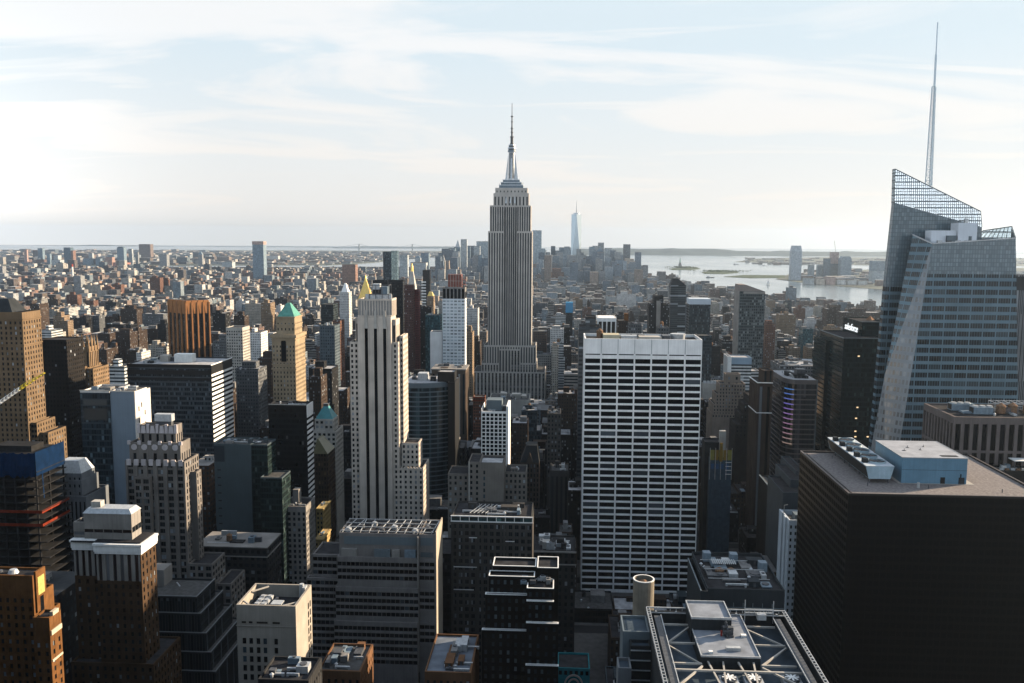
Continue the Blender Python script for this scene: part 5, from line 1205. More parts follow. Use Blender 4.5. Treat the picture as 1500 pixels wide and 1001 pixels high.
# ---- beige stepped tower
b = Bd('apartment_building', 'beige brick building terraced like a wedding cake, right of the white-banded slab', 'building', plain('beige_terrace_brick', (.30, .24, .195), .9, .2, .12), short='wedding-cake beige building', yb=640)
Y = 900.0; gb = G(3.0, 3.6, 1.2, 1.9, .3)
for (xl, xr, yt, dy, D) in ((1063, 1085, 548, 12, 12), (1054, 1092, 562, 8, 20), (1049, 1094, 577, 5, 24), (1045, 1096, 592, 2, 30), (1043, 1098, 606, -1, 34)):
    a = at(xl, yt, Y+dy); c_ = at(xr, yt, Y+dy); b.mass(a.x, c_.x, Y+dy, Y+dy+D, 0 if dy < 0 else at(xl, yt+16, Y+dy).z-2, a.z, N=gb if yt > 550 else G(9, 6, 2, 3), S=gb, zlow=60)
b.done()
b = Bd('apartment_building', 'dark grey stepped building in front of the wedding-cake beige building', 'building', plain('dusk_brick', (.04, .036, .035), .9, .2, .15), short='dark stepped building', yb=700)
Y = 790.0
for (xl, xr, yt, dy) in ((1097, 1110, 580, 6), (1090, 1109, 592, 4), (1085, 1110, 607, 2), (1078, 1110, 622, 0)):
    a = at(xl, yt, Y+dy); c_ = at(xr, yt, Y+dy); b.mass(a.x, c_.x, Y+dy, Y+30, 0, a.z, N=gb, S=gb, zlow=a.z-14)
b.done()
# ---- colourful construction
b = Bd('construction_site', 'unfinished frame clad in yellow and blue sheeting at the edge of the white-banded slab', 'construction site', plain('site_blue_sheet', (.05, .085, .12), .8, .3, .3), short='yellow-sheeted frame', yb=705)
Y = 650.0
q = b.pm(1040, 1072, 672, Y, 18)
for k in range(5):
    x = q[0]+(q[1]-q[0])*k/5; b.one('sheet', plain('yellow_sheet', (.26, .24, .06), .7, .2, .4) if k != 1 and k != 3 else plain('ochre_sheet', (.25, .155, .03), .7, .2, .4)).box(x+.15, x+(q[1]-q[0])/5-.15, Y-.2, Y+.05, q[5]-1.2, q[5]+6.5)
for k in range(5):
    x = q[0]+(q[1]-q[0])*k/4; b.one('post', METAL_L).box(x-.15, x+.15, Y-.35, Y, q[5]-16, q[5]+8)
for k in range(4): b.one('sheet', plain('blue_sheet', (.04, .1, .22), .7, .2, .3)).box(q[0]+1+k*3.6, q[0]+3+k*3.6, Y-.15, Y-.02, q[5]-8, q[5]-4)
for k in range(4): b.one('scaffold', WHITE).box(q[1]-4.5, q[1]-.2, Y-.4, Y-.1, q[5]-3-k*3, q[5]-2.6-k*3)
b.one('hoist', plain('ochre_sheet', (.25, .155, .03))).box(q[0]+7, q[0]+9, Y-1.2, Y-.2, q[5]-2, q[5]+12); b.mass(q[0]-3, q[1]-6, Y+6, Y+20, 0, q[5]+11, wall=CHAR); b.one('hoist_tower', LIME_L).box(q[0]+7.5, q[0]+12, Y+4, Y+8, q[5], q[5]+20)
b.done()
# ---- pier building at right
b = Bd('office_building', 'taupe concrete office block with vertical piers and rooftop cooling plant at the right border', 'building', plain('taupe_concrete', (.13, .11, .105), .9, .18, .12), short='taupe pier block', glass=GLASS_BK, roof=ROOF_DARK, yb=690)
Y = 500.0
q = b.pm(1398, 1530, 612, Y, 42, N=dict(kind='pier', bw=5.0, ww=2.9, fh=4, wh=3, d=.9, pname='window_strip'), S=dict(kind='pier', bw=4.2, ww=2.4, fh=4, wh=3, d=.9, pname='window_strip'), top=4, zlow=30)
b.p('belt').box(q[0]-.1, q[1], Y-.12, Y+.3, q[5]-20.5, q[5]-19); b.p('belt').box(q[0]-.12, q[0]+.3, Y+.3, Y+42, q[5]-20.5, q[5]-19)
for k in range(2):
    x = q[0]+8+k*8; y = Y+22-k*10; f = b.one('chiller', METAL_B); f.box(x, x+13-k*2, y, y+6, q[5]-.6, q[5]+3.4); f2 = b.one('chiller_grille', BLACKM, under=f); f2.box(x-.08, x, y+.4, y+5.6, q[5], q[5]+3.0)
    for j in range(3): b.one('fan', METAL_L, under=f).cyl(x+2+j*4, y+3, q[5]+3.4, q[5]+4.1, 1.5)
for k in range(3): b.tank(q[0]+33+k*7.5, Y+16+(k % 2)*2, q[5]-2.2, 2.5, 4.2)
fr = b.one('roof_frame', METAL_L)
for k in range(6):
    x = q[0]+31+k*4; fr.bar((x, Y+19, q[5]-1), (x, Y+19, q[5]+5), .3); fr.bar((x, Y+27, q[5]-1), (x, Y+27, q[5]+5), .3); fr.bar((x, Y+19, q[5]+5), (x, Y+27, q[5]+5), .3)
for z in (q[5]+3, q[5]+5): fr.bar((q[0]+31, Y+19, z), (q[0]+51, Y+19, z), .3); fr.bar((q[0]+31, Y+27, z), (q[0]+51, Y+27, z), .3)
b.clutter(q[0]+10, q[1]-2, Y+3, Y+38, q[5]-1, 10, 21, 3); b.done()
simple('office_tower', 'dark blue-topped tower of thin vertical ribs cut by the right border', 'building', facade('thin_ribs', (.16, .17, .185), (.02, .026, .032), 1.5, 60, .55, 1, .6, .15, .1), 1489, 1540, 404, 800, 30, 'thin-ribbed tower', 600, extra=lambda b, q: b.one('plant_band', CHAR).box(q[0]-.1, q[1], q[2]-.3, q[3], q[5]-13, q[5]-1))
def terr(b, q):
    b.one('canopy', WHITE).box(q[0]+10, q[1], q[2]+3, q[2]+10, q[5]+4.5, q[5]+4.9)
    for k in range(5): b.one('canopy_post', METAL_D).box(q[0]+10.2+k*4, q[0]+10.5+k*4, q[2]+3.2, q[2]+3.5, q[5]-1, q[5]+4.5)
    for k in range(6): b.one('planter', WOOD if k % 2 else METAL_L).box(q[0]+2+k*3, q[0]+4+k*3, q[2]+2, q[2]+3, q[5]-1, q[5]+.6)
simple('office_building', 'black roof terrace with a white canopy at the right border', 'building', BLACKM, 1462, 1530, 690, 488, 12, 'black roof terrace', 715, extra=terr, clut=3)

# ---- black tower bottom right, with its roof plant
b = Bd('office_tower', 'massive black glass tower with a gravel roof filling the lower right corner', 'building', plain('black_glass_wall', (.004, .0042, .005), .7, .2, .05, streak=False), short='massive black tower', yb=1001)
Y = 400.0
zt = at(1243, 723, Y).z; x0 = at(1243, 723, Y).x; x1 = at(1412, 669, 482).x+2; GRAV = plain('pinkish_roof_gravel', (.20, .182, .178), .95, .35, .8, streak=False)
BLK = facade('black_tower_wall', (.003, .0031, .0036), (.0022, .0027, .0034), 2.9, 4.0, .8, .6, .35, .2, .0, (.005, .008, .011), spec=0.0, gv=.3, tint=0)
b.roofm = GRAV
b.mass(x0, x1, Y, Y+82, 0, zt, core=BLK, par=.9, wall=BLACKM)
pc = b.p('parapet_cap', plain('dark_bronze_cap', (.075, .065, .065), .5, .2, .2))
for (xa, xb_, ya, yb_) in ((x0-.1, x1+.1, Y-.1, Y+.7), (x0-.1, x1+.1, Y+81.3, Y+82.1), (x0-.1, x0+.9, Y+.7, Y+81.3), (x1-.9, x1+.1, Y+.7, Y+81.3)): pc.box(xa, xb_, ya, yb_, zt-.02, zt+.14)
b.p('roof_step', plain('dark_bronze_cap', (.075, .065, .065))).box(x0+2.2, x0+2.7, Y+3, Y+78, zt-.8, zt-.35)
for (px, py) in ((1271, 712), (1345, 715), (1468, 722), (1219, 672), (1360, 716)):
    p = onz(px, py, zt-.8); v = b.one('vent_pipe', METAL_L if py == 715 else METAL_D); v.cyl(p.x, p.y, zt-.8, zt+.9 if py != 715 else zt+1.8, .22 if py != 715 else .7, n=8)
rt = b.done()
zr = zt-.76
BLUE = plain('blue_grey_cladding', (.10, .20, .285), .5, .1, .2)
h = thing('plant_room', 'blue-grey clad plant room with a pale flat roof on the massive black tower', 'rooftop structure', (0, 0, zr))
f0, f1, bk0, bk1 = onz(1320, 708, zr), onz(1412, 708, zr), onz(1290, 662, zr), onz(1372, 662, zr)
d_ = 36.0; hz = at(1320, 670, f0.y).z-zr; wx = f1.x-f0.x
h.location = (f0.x+wx/2, f0.y+d_/2, zr)
m = MB(); m.box(f0.x, f1.x, f0.y, f0.y+d_, zr, zr+hz-.3); m.build('wall', BLUE, h)
m = MB(); m.box(f0.x-.2, f1.x+.2, f0.y-.2, f0.y+d_+.2, zr+hz-.3, zr+hz); m.build('roof', plain('plant_room_roof', (.30, .315, .35), .7, .2, .2, streak=False), h)
m = MB(); m.box(f0.x-.3, f0.x, f0.y-.3, f0.y+d_+.3, zr+hz-.02, zr+hz+.15); m.box(f0.x, f1.x+.3, f0.y-.3, f0.y, zr+hz-.02, zr+hz+.15); m.box(f1.x, f1.x+.3, f0.y, f0.y+d_, zr+hz-.02, zr+hz+.15); m.build('roof_trim', METAL_L, h)
m = MB(); m.box(f1.x-11, f1.x-3, f0.y+2.5, f0.y+5.5, zr+hz, zr+hz+.06); m.build('roof_hatch', BLACKM, h)
m = MB(); m.box(f0.x+wx*.6, f0.x+wx*.67, f0.y-.1, f0.y-.01, zr, zr+3.3); m.build('door', BLACKM, h)
m = MB(); m.box(f0.x+wx*.88, f0.x+wx*.97, f0.y-.08, f0.y-.01, zr, zr+3.3); m.build('door', CHAR, h)
m = MB(); m.box(f0.x, f1.x, f0.y-.05, f0.y-.01, zr+hz*.52, zr+hz*.52+.12); m.box(f0.x+wx*.9, f0.x+wx*.92, f0.y-.07, f0.y-.01, zr+3.3, zr+5); m.build('trim', CHAR, h)
for k in range(4): 
    m = MB(); x, y = f0.x+6+k*4.3, f0.y+14+(k*7) % 12; m.cyl(x, y, zr+hz, zr+hz+.35, 1.2-.2*k, .2, 10); m.bar((x, y, zr+hz+.3), (x, y, zr+hz+1.1), .15); m.build('roof_vent', METAL_D, h)
m = MB(); m.box(f0.x-1.5, f1.x+3.6, f0.y-.6, f0.y+d_, zr+.02, zr+.12); m.build('plinth', LIME_L, h)
h2 = thing('cooling_tower_bank', 'long blue-white bank of five rooftop fans on legs beside the plant room', 'cooling tower', (0, 0, zr))
c0, c1, cb = onz(1268, 702, zr+2), onz(1306, 702, zr+2), onz(1227, 662, zr+2)
cx0, cx1, cy0 = c0.x, c0.x+13.2, c0.y; L_ = 62.0; h2.location = (cx0+6.5, cy0+L_/2, zr)
zt2 = at(1268, 683, cy0).z; UN = plain('pale_blue_enamel', (.30, .40, .47), .45, .15, .3)
m = MB(); m.loft([(cx0+1.6, cy0), (cx1-1.6, cy0), (cx1-1.6, cy0+L_), (cx0+1.6, cy0+L_)], zr+2.2, [(cx0, cy0), (cx1, cy0), (cx1, cy0+L_), (cx0, cy0+L_)], zt2, True, True); m.build('casing', UN, h2)
m = MB(); m.loft([(cx0+1.52, cy0+1), (cx0+1.6, cy0+1), (cx0+1.6, cy0+L_-1), (cx0+1.52, cy0+L_-1)], zr+2.4, [(cx0-.1, cy0+1), (cx0, cy0+1), (cx0, cy0+L_-1), (cx0-.1, cy0+L_-1)], zt2-.5); m.build('louvre', BLACKM, h2)
m = MB(); m.box(cx0-.1, cx1+.1, cy0-.1, cy0+L_, zt2, zt2+.12); m.build('deck', plain('pale_deck_plate', (.42, .47, .52), .5, .15, .4), h2)
for k in range(9):
    y = cy0+1+k*(L_-2)/8
    for x in (cx0+2.2, cx1-2.2):
        m = MB(); m.box(x-.2, x+.2, y-.2, y+.2, zr, zr+2.2); m.build('leg', METAL_D, h2)
for k in range(5):
    y = cy0+8+k*11.5; x = cx0+7.6
    m = MB(); m.cyl(x, y, zt2+.1, zt2+1.0, 4.3, 4.1, 24, cap=False); o = m.build('fan_ring', UN, h2)
    m = MB(); m.cyl(x, y, zt2+.12, zt2+.3, 3.9, 3.9, 24); m.build('fan_throat', BLACKM, h2)
    m = MB()
    for j in range(6):
        a = j*math.pi/3; m.bar((x, y, zt2+.6), (x+3.7*math.cos(a), y+3.7*math.sin(a), zt2+.6), .8, .12)
    m.cyl(x, y, zt2+.4, zt2+.9, .7); m.build('fan_blades', METAL_D, o)
    m = MB(); m.box(cx0+.6, cx0+2.8, y-2, y+1, zt2+.12, zt2+2.2); m.build('motor_box', CHAR, h2)

# ---- white narrow building, dark stepped ones, roof-plant block
b = Bd('apartment_building', 'narrow bright white building with rows of small windows, half hidden by the massive black tower', 'building', plain('bluish_white_wall', (.50, .55, .60), .8, .1, .12), short='narrow white building', glass=GLASS, roof=ROOF_MID, yb=905)
Y = 505.0; a = at(1156, 762, Y); c_ = at(1190, 762, Y)
q = b.mass(a.x, c_.x, Y, Y+20, 0, a.z, N=G(2.5, 3.9, 1.15, 2.0, .3), S=G(4.2, 3.9, 1.2, 2.4, .3), top=1.3, par=3)
b.p('pilaster').box(a.x-.9, a.x-.02, Y+5, Y+9, 0, a.z); b.p('pilaster').box(a.x-.9, a.x-.02, Y+13, Y+20, 0, a.z+.4)
b.one('davit', LIME_L).bar((a.x+.5, Y+14, a.z), (a.x+.5, Y+14, a.z+4.5), .35); b.one('davit', LIME_L).bar((a.x+.5, Y+14, a.z+4.5), (a.x+2.6, Y+14, a.z+5.0), .35); b.one('bulkhead', GREYP).box(a.x+5, a.x+9, Y+6, Y+13, a.z-3, a.z+1.2); b.done()
b = Bd('office_building', 'slate-grey stepped slab with three flat roof levels rising behind the narrow white building', 'building', plain('slate_wall', (.055, .065, .075), .7, .12, .1), short='slate stepped slab', yb=760)
for (xl, xr, yt, y_) in ((1166, 1180, 690, 570), (1158, 1180, 703, 555), (1147, 1180, 722, 540)): b.pm(xl, xr, yt, y_, 40)
b.done()
simple('office_building', 'low dark building with a pale rectangular roof rim behind the narrow white building', 'building', plain('dark_slab_wall', (.02, .021, .023), .7, .2, .1), 1133, 1146, 722, 600, 46, 'pale-rimmed low building', 745, extra=lambda b, q: [b.one('roof_rim', GREYP).box(q[0], q[0]+1.2, q[2], q[3], q[5]-.2, q[5]+.3), b.one('roof_rim', GREYP).box(q[0]+1.2, q[1], q[2], q[2]+6, q[5]-.2, q[5]+.3)])
b = Bd('office_building', 'dark block with busy plant-filled roof at the foot of the white-banded slab', 'building', plain('ink_wall', (.03, .036, .042), .6, .2, .12), short='plant-roofed dark block', roof=ROOF_DARK, yb=890)
Y = 360.0; a = at(1036, 862, Y); c_ = at(1150, 862, Y)
q = b.mass(a.x, c_.x, Y, Y+44, 0, a.z, par=1.6)
b.mass(a.x-3, a.x-.05, Y-2, Y+36, 0, a.z-.5, par=4); b.p('coping', GREYP).box(a.x-3.1, a.x-2.6, Y-2, Y+36, a.z-.45, a.z-.2)
b.one('ledge', GREYP).box(a.x, c_.x, Y-.3, Y, a.z-8.2, a.z-7.9)
for k in range(7): b.one('strut', GREYP).box(a.x+3+k*4, a.x+3.3+k*4, Y-.25, Y-.02, a.z-8, a.z-6)
for k in range(3): b.one('roof_rail', METAL_L).bar((a.x+2, Y+10+k*11, a.z+.6), (c_.x-4, Y+10+k*11, a.z+.6), .25)
gr = b.one('roof_grille', METAL_L)
for k in range(12): gr.box(a.x+7+k*.9, a.x+7.45+k*.9, Y+27, Y+33, a.z+.6, a.z+.8)
for x, y in ((a.x+4, Y+35), (a.x+16, Y+34), (a.x+27, Y+24)): b.one('bulkhead', METAL_B).box(x, x+3.4, y, y+4, a.z-1.6, a.z+2.6)
for x in (a.x+9, a.x+14): t = b.one('roof_cone', WOOD); t.cyl(x, Y+22, a.z-1.6, a.z, 1.9); t.cyl(x, Y+22, a.z, a.z+1.2, 2.1, .1)
b.clutter(q[0]+1, q[1]-1, Y+3, Y+42, a.z-1.6, 20, 5, 3); b.done()

# ---- truss-roofed building at the bottom edge
b = Bd('office_tower', 'foreground tower with open trussed roof rim and pale raised deck at the bottom edge', 'building', plain('ribbed_dark_metal', (.04, .043, .047), .6, .2, .2), short='truss-roofed tower', roof=plain('blue_roof_plate', (.055, .075, .095), .6, .3, .2, streak=False), yb=1001)
zt = 124.0
bl, br = onz(947, 891, zt), onz(1149, 894, zt); fl, fr_ = onz(979, 1008, zt), onz(1216, 1008, zt)
Yb = (bl.y+br.y)/2; xl, xr = bl.x, br.x; Yf = Yb-72
b.mass(xl, xr, Yf, Yb, 0, zt-4.6, wall=b.wallm)
tr = b.one('rim_truss', METAL_L); tk = b.one('track_beam', METAL_D)
for x, s_ in ((xl, 1), (xr, -1)):
    n = 40
    for k in range(n):
        y0, y1 = Yf+(Yb-Yf)*k/n, Yf+(Yb-Yf)*(k+1)/n
        tr.bar((x, y0, zt), (x, y1, zt), .22); tr.bar((x, y0, zt), (x+s_*1.0, y0, zt), .3); tr.bar((x+s_*1.0, y0, zt), (x+s_*1.0, y1, zt), .14); tr.bar((x, y0, zt-1.2), (x, y0, zt), .2)
    b.p('rim_wall').box(x-.1, x+s_*.5, Yf, Yb, zt-5, zt-1.2)
    tk.box(x+s_*2.2, x+s_*4.2, Yf, Yb-3, zt-2.4, zt-1.4); b.one('rail', METAL_L).box(x+s_*4.3, x+s_*4.55, Yf, Yb-3, zt-1.5, zt-1.1)
tr.bar((xl, Yb, zt), (xr, Yb, zt), .35); tr.bar((xl, Yb-1.2, zt-1.2), (xr, Yb-1.2, zt-1.2), .3); b.p('rim_wall').box(xl, xr, Yb-.6, Yb, zt-5, zt-1)
for k in range(24): x = xl+(xr-xl)*k/23; tr.bar((x, Yb, zt-1.4), (x, Yb, zt), .2)
for k in range(7): x = xl+3+(xr-xl-6)*k/6; b.one('lamp_bracket', METAL_L).box(x-.3, x+.3, Yb-1.8, Yb-1.3, zt-1.1, zt-.5)
# raised penthouse
u0, u1 = onz(1012, 907, zt+2), onz(1070, 907, zt+2); yb1 = onz(1040, 893, zt+2).y
l0, l1 = onz(1027, 962, zt-1.5), onz(1113, 962, zt-1.5); yl1 = onz(1060, 925, zt-1.5).y
DECK = plain('pale_roof_deck', (.21, .23, .265), .7, .28, .25, streak=False)
pw = b.one('penthouse', CHAR); pw.box(l0.x, l1.x, l0.y, u0.y+12, zt-6, zt-1.6); 
d = b.one('penthouse_deck', DECK); d.box(l0.x+.3, l1.x-.3, l0.y+.3, u0.y+11.7, zt-1.6, zt-1.5)
pc = b.one('penthouse_coping', METAL_L)
for a4 in ((l0.x-.05, l1.x+.05, l0.y-.05, l0.y+.3), (l0.x-.05, l0.x+.25, l0.y+.3, u0.y), (l1.x-.25, l1.x+.05, l0.y+.3, u0.y+12)): pc.box(*a4, zt-1.62, zt-1.1)
pw = b.one('penthouse', CHAR); ux0, ux1 = l0.x-.3, l0.x-.3+(u1.x-u0.x); pw.box(ux0, ux1, u0.y, u0.y+13, zt-6, zt+2); d = b.one('penthouse_deck', DECK); d.box(ux0+.3, ux1-.3, u0.y+.3, u0.y+12.7, zt+2, zt+2.08); pc = b.one('penthouse_coping', METAL_L)
for a4 in ((ux0-.05, ux1+.05, u0.y-.05, u0.y+.3), (ux0-.05, ux0+.25, u0.y+.3, u0.y+13), (ux1-.25, ux1+.05, u0.y+.3, u0.y+13), (ux0+.25, ux1-.25, u0.y+12.7, u0.y+13)): pc.box(*a4, zt+2, zt+2.7)
dr = b.one('drum_fan', METAL_D); xd, yd = onz(1068, 932, zt-1.5).x, onz(1068, 932, zt-1.5).y
n = 16
for k in range(n):
    t0, t1 = 2*math.pi*k/n, 2*math.pi*(k+1)/n; dr.bar((xd-.9, yd+1.5*math.cos(t0), zt+.4+1.5*math.sin(t0)), (xd-.9, yd+1.5*math.cos(t1), zt+.4+1.5*math.sin(t1)), .3, 2.4); 
dr.box(xd-1.2, xd+1.2, yd-1.2, yd+1.2, zt-1.5, zt-.9); dr.box(xd-1.9, xd+1.1, yd-.8, yd+.8, zt-.9, zt+1.5)
b.one('fan_motor', plain('red_enamel', (.35, .05, .04), .5)).box(xd-2.6, xd-2.1, yd-.3, yd+.3, zt-1.5, zt+.2)
k0 = onz(1074, 953, zt-1.5); b.one('skylight', METAL_L).box(k0.x-2.1, k0.x+2.1, k0.y-.6, k0.y+.8, zt-1.5, zt-.5); k1 = onz(1041, 957, zt-1.5); b.one('roof_box', WHITE).box(k1.x-.6, k1.x+.6, k1.y-.5, k1.y+.5, zt-1.5, zt-.8); k1 = onz(1089, 933, zt-1.5); b.one('roof_box', WHITE).box(k1.x-.8, k1.x+.8, k1.y-.6, k1.y+.6, zt-1.5, zt-.8)
# braces from the rim to the penthouse
br_ = b.one('brace', LIME_L)
for x, s_, xp in ((xl+4.5, 1, l0.x), (xr-4.5, -1, l1.x)):
    for k in range(5):
        y = Yf+14+k*(Yb-Yf-20)/4; br_.bar((x, y, zt-3.0), (xp, y, zt-3.0), .55)
        if k < 4: br_.bar((x, y if k % 2 else y+12, zt-3.2), (xp, y+12 if k % 2 else y, zt-3.2), .5)
yg = l0.y-5.5; br_.bar((xl+4, yg, zt-3), (xr-4, yg, zt-3), .6)
for k in range(4): 
    x = l0.x+2+k*(l1.x-l0.x-4)/3; br_.bar((x, l0.y, zt-3.0), (x+(-1.5 if k % 2 else 1.5), yg-8, zt-3.4), .5)
for k in range(3):
    p = onz((1068, 1104, 1160)[k], 994, zt-3.5); x, y = p.x, p.y; f = b.one('fan_housing', METAL_L); f.box(x-2.6, x+2.6, y-2.6, y+2.6, zt-5.6, zt-3.9); r_ = b.one('fan_ring', METAL_D, under=f); r_.cyl(x, y, zt-3.9, zt-3.3, 2.2, 2.2, 20)
    f = b.one('fan_blades', WHITE)
    for j in range(8):
        a = j*math.pi/4; f.bar((x+.4*math.cos(a), y+.4*math.sin(a), zt-3.1), (x+1.95*math.cos(a), y+1.95*math.sin(a), zt-3.1), .5, .1)
    f.cyl(x, y, zt-3.3, zt-3.0, .45)
# maintenance gantry with two masts
p = onz(1105, 900, zt); gt = b.one('gantry', METAL_L); 
gt.bar((p.x-3, Yb-3, zt+.4), (p.x+6, Yb-3, zt+.4), .35); gt.bar((p.x-3, Yb-3, zt-3), (p.x-3, Yb-3, zt+4.6), .25); gt.bar((p.x+6, Yb-3, zt-3), (p.x+6, Yb-3, zt+4.4), .25); gt.bar((p.x-3, Yb-3, zt+1.6), (p.x+6, Yb-3, zt+1.6), .2)
for k in range(7): gt.bar((p.x-3+k*1.5, Yb-3, zt+.4), (p.x-3+k*1.5, Yb-3, zt+1.6), .15)
gt.box(p.x+.6, p.x+3.4, Yb-5, Yb-3.2, zt-1.2, zt+.6)
# side wall with curved ribs
for k in range(9):
    z = zt-6-k*3.2; b.one('rib', METAL_L).box(xl-6.4, xl-.3, Yb-19, Yb-18.7, z, z+.3)
sh = b.mass(xl-8.5, xl-.2, Yb-14, Yb-2, 0, zt-2.0, wall=GREYP); b.mass(xl-10.5, xl-6.5, Yb-24, Yb-17, 0, zt-9, wall=plain('pale_shaft', (.16, .17, .18), .8, .15, .2)); b.mass(xl-6.4, xl-.2, Yb-18.6, Yb-14.1, 0, zt-4.5, wall=CHAR)
b.done()
# ---- round open tank tower
b = Bd('water_tank_tower', 'round open-topped concrete water tank enclosure in front of the white-banded slab', 'water tank', plain('warm_tank_concrete', (.21, .185, .15), .9, .25, .3), short='round tank enclosure', yb=885)
Yt = 322.0; c_ = at(943, 850, Yt); xt = c_.x; r_ = (at(959, 850, Yt).x-at(928, 850, Yt).x)/2; z1 = at(943, 848, Yt).z
w = b.p('wall'); n = 20; R_ = lambda rr, k: (xt+rr*math.cos(2*math.pi*k/n), Yt+rr*math.sin(2*math.pi*k/n))
w.loft([R_(r_, k) for k in range(n)], 0, [R_(r_, k) for k in range(n)], z1, cap=False)
w.loft([R_(r_-.35, -k) for k in range(n)], z1-4, [R_(r_-.35, -k) for k in range(n)], z1, cap=False)
rm = b.p('rim', WHITE)
for k in range(n): rm.face([(*R_(r_+.05, k), z1+.12), (*R_(r_+.05, k+1), z1+.12), (*R_(r_-.45, k+1), z1+.12), (*R_(r_-.45, k), z1+.12)]); rm.face([(*R_(r_+.05, k), z1-.2), (*R_(r_+.05, k+1), z1-.2), (*R_(r_+.05, k+1), z1+.12), (*R_(r_+.05, k), z1+.12)])
t = b.one('water_tank', WOOD); t.cyl(xt, Yt, z1-4.2, z1-1.6, r_*.72); t.cyl(xt, Yt, z1-1.6, z1-.2, r_*.76, .1)
b.ext = [xt-r_, xt+r_, Yt-r_, Yt+r_, z1]; b.done()

# ---- lit low roofs at the bottom edge
def lowroof(name, lab, xl, xr, yt, Y, D, wall, seed, short, rf=ROOF_MID, n=10):
    b = Bd('apartment_building', lab, 'building', wall, short=short, roof=rf, yb=1001)
    q = b.pm(xl, xr, yt, Y, D, N=G(2.8, 3.4, 1.2, 1.8, .3), S=G(2.8, 3.4, 1.2, 1.8, .3), top=2, zlow=at(xl, 1015, Y).z); b.clutter(q[0]+.5, q[1]-.5, Y+1, Y+D-1, q[5]-1, n, seed, 3.2); b.done(); return q
lowroof('l1', 'rust brick building with cluttered roof, right of the sunken-roof cream block', 466, 528, 983, 330, 24, plain('rust_brick', (.15, .08, .045), .9, .2, .2), 50, 'rust brick roof', n=14)
lowroof('l2', 'blue-grey flat roof with pipes at the bottom edge, below the tiered office block', 622, 690, 985, 330, 34, plain('rust_brick', (.15, .08, .045)), 51, 'pipe-strewn flat roof', plain('blue_grey_felt', (.14, .16, .19), .8, .3, .2, streak=False), 13)
lowroof('l3', 'dark roof cut by the bottom edge before the sunken-roof cream block', 378, 452, 996, 268, 16, DARKST, 52, 'dark bottom-edge roof', ROOF_DARK, 8)

# ---- middle distance, right
def peak(b, q): b.one('roof_fin', CHAR).loft([(q[0], q[2]), (q[1], q[2]), (q[1], q[3]), (q[0], q[3])], q[5]-.2, [(q[0]+4, q[2]+4), (q[0]+12, q[2]+4), (q[0]+12, q[3]-4), (q[0]+4, q[3]-4)], q[5]+11)
simple('apartment_tower', 'dark slate tower with an asymmetric peaked top and balcony lines, behind the white-banded slab', 'building', facade('slate_balcony', (.085, .10, .11), (.02, .026, .03), 30, 3.4, 1, .62, .6, .12, .15), 982.5, 1005, 418, 1480, 26, 'peaked slate tower', 492, extra=peak)
b = Bd('apartment_tower', 'dark stepped tower with a grey corner strip, left of the peaked slate tower', 'building', F_DRK, short='dark stepped tower pair', yb=492)
b.pm(958, 972, 434, 1360, 24); b.pm(951, 981, 446, 1356, 26); b.pm(962, 968, 441, 1354, 3, wall=LIME); b.done()
simple('office_tower', 'steel-blue glass tower with a white crown band right behind the white-banded slab', 'building', facade('steel_glass', (.055, .065, .07), (.025, .034, .04), 1.6, 3.7, .8, .72, .35, .08, .35, (.08, .10, .11)), 1010, 1041, 446, 1200, 26, 'white-crowned glass tower', 550, extra=lambda b, q: b.one('crown_band', plain('crown_white', (.46, .52, .58), .5, .05, .1)).box(q[0]-.2, q[1]+.2, q[2]-.3, q[3], q[5]-.2, at(1025, 438, 1200).z))
simple('office_building', 'deep blue glass block at the right edge of the white-banded slab', 'building', F_NAVY, 1024, 1043, 492, 1010, 24, 'deep blue glass block', 560)
def slant(b, q): b.one('slanted_crown', plain('grey_brown_crown', (.23, .20, .185), .8, .1, .1)).loft([(q[0], q[2]), (q[1], q[2]), (q[1], q[3]), (q[0], q[3])], q[5]-.2, [(q[0], q[2]), (q[0]+8, q[2]), (q[0]+8, q[3]), (q[0], q[3])], q[5]+8); b.one('edge', LIME).box(q[0]-.6, q[0]+.4, q[2]-.3, q[3], 60, q[5]); b.one('fascia', LIME).box(q[0]+5, q[1], q[2]-.3, q[2], q[5]-3, q[5]-.4)
simple('apartment_tower', 'tall dark apartment tower of scattered light panels under a slanted brown crown', 'building', facade('checker_glass', (.09, .105, .11), (.016, .022, .026), 2.4, 3.5, .72, .66, .5, .1, .32, (.13, .15, .155)), 1083, 1121, 427, 1090, 28, 'slant-crowned apartment tower', 545, extra=slant)
def colon(b, q):
    b.one('entablature', WHITE).box(q[0]-.6, q[1]+.6, q[2]-.8, q[3], q[5]-3.5, q[5]); 
    for k in range(5): x = q[0]+(q[1]-q[0])*k/4; b.one('column', WHITE).box(x-.55, x+.55, q[2]-.6, q[2]+.4, q[5]-24, q[5]-3.5)
simple('office_building', 'black block framed by tall white columns and flat roof behind the white-banded slab', 'building', BLACKM, 876, 902, 466, 850, 30, 'white-columned black block', 492, extra=colon)
b = Bd('office_building', 'grey-blue stepped block left behind the white-banded slab', 'building', facade('ash_band', (.075, .085, .095), (.03, .036, .042), 30, 3.8, 1, .5, .7, .15, .1), short='ash-blue stepped block', yb=640)
b.pm(858, 873, 464, 800, 20); b.pm(848, 880, 479, 796, 26); b.pm(848, 858, 497, 790, 10); b.done()
simple('apartment_building', 'dark brown block with an orange brick roof house behind the white-banded slab', 'building', F_BRNB, 905, 922, 470, 1050, 26, 'orange-capped brown block', 492, extra=lambda b, q: b.one('bulkhead', ORANGE).box(q[0]+8, q[1]-1, q[2]+4, q[2]+14, q[5]-1, q[5]+8))
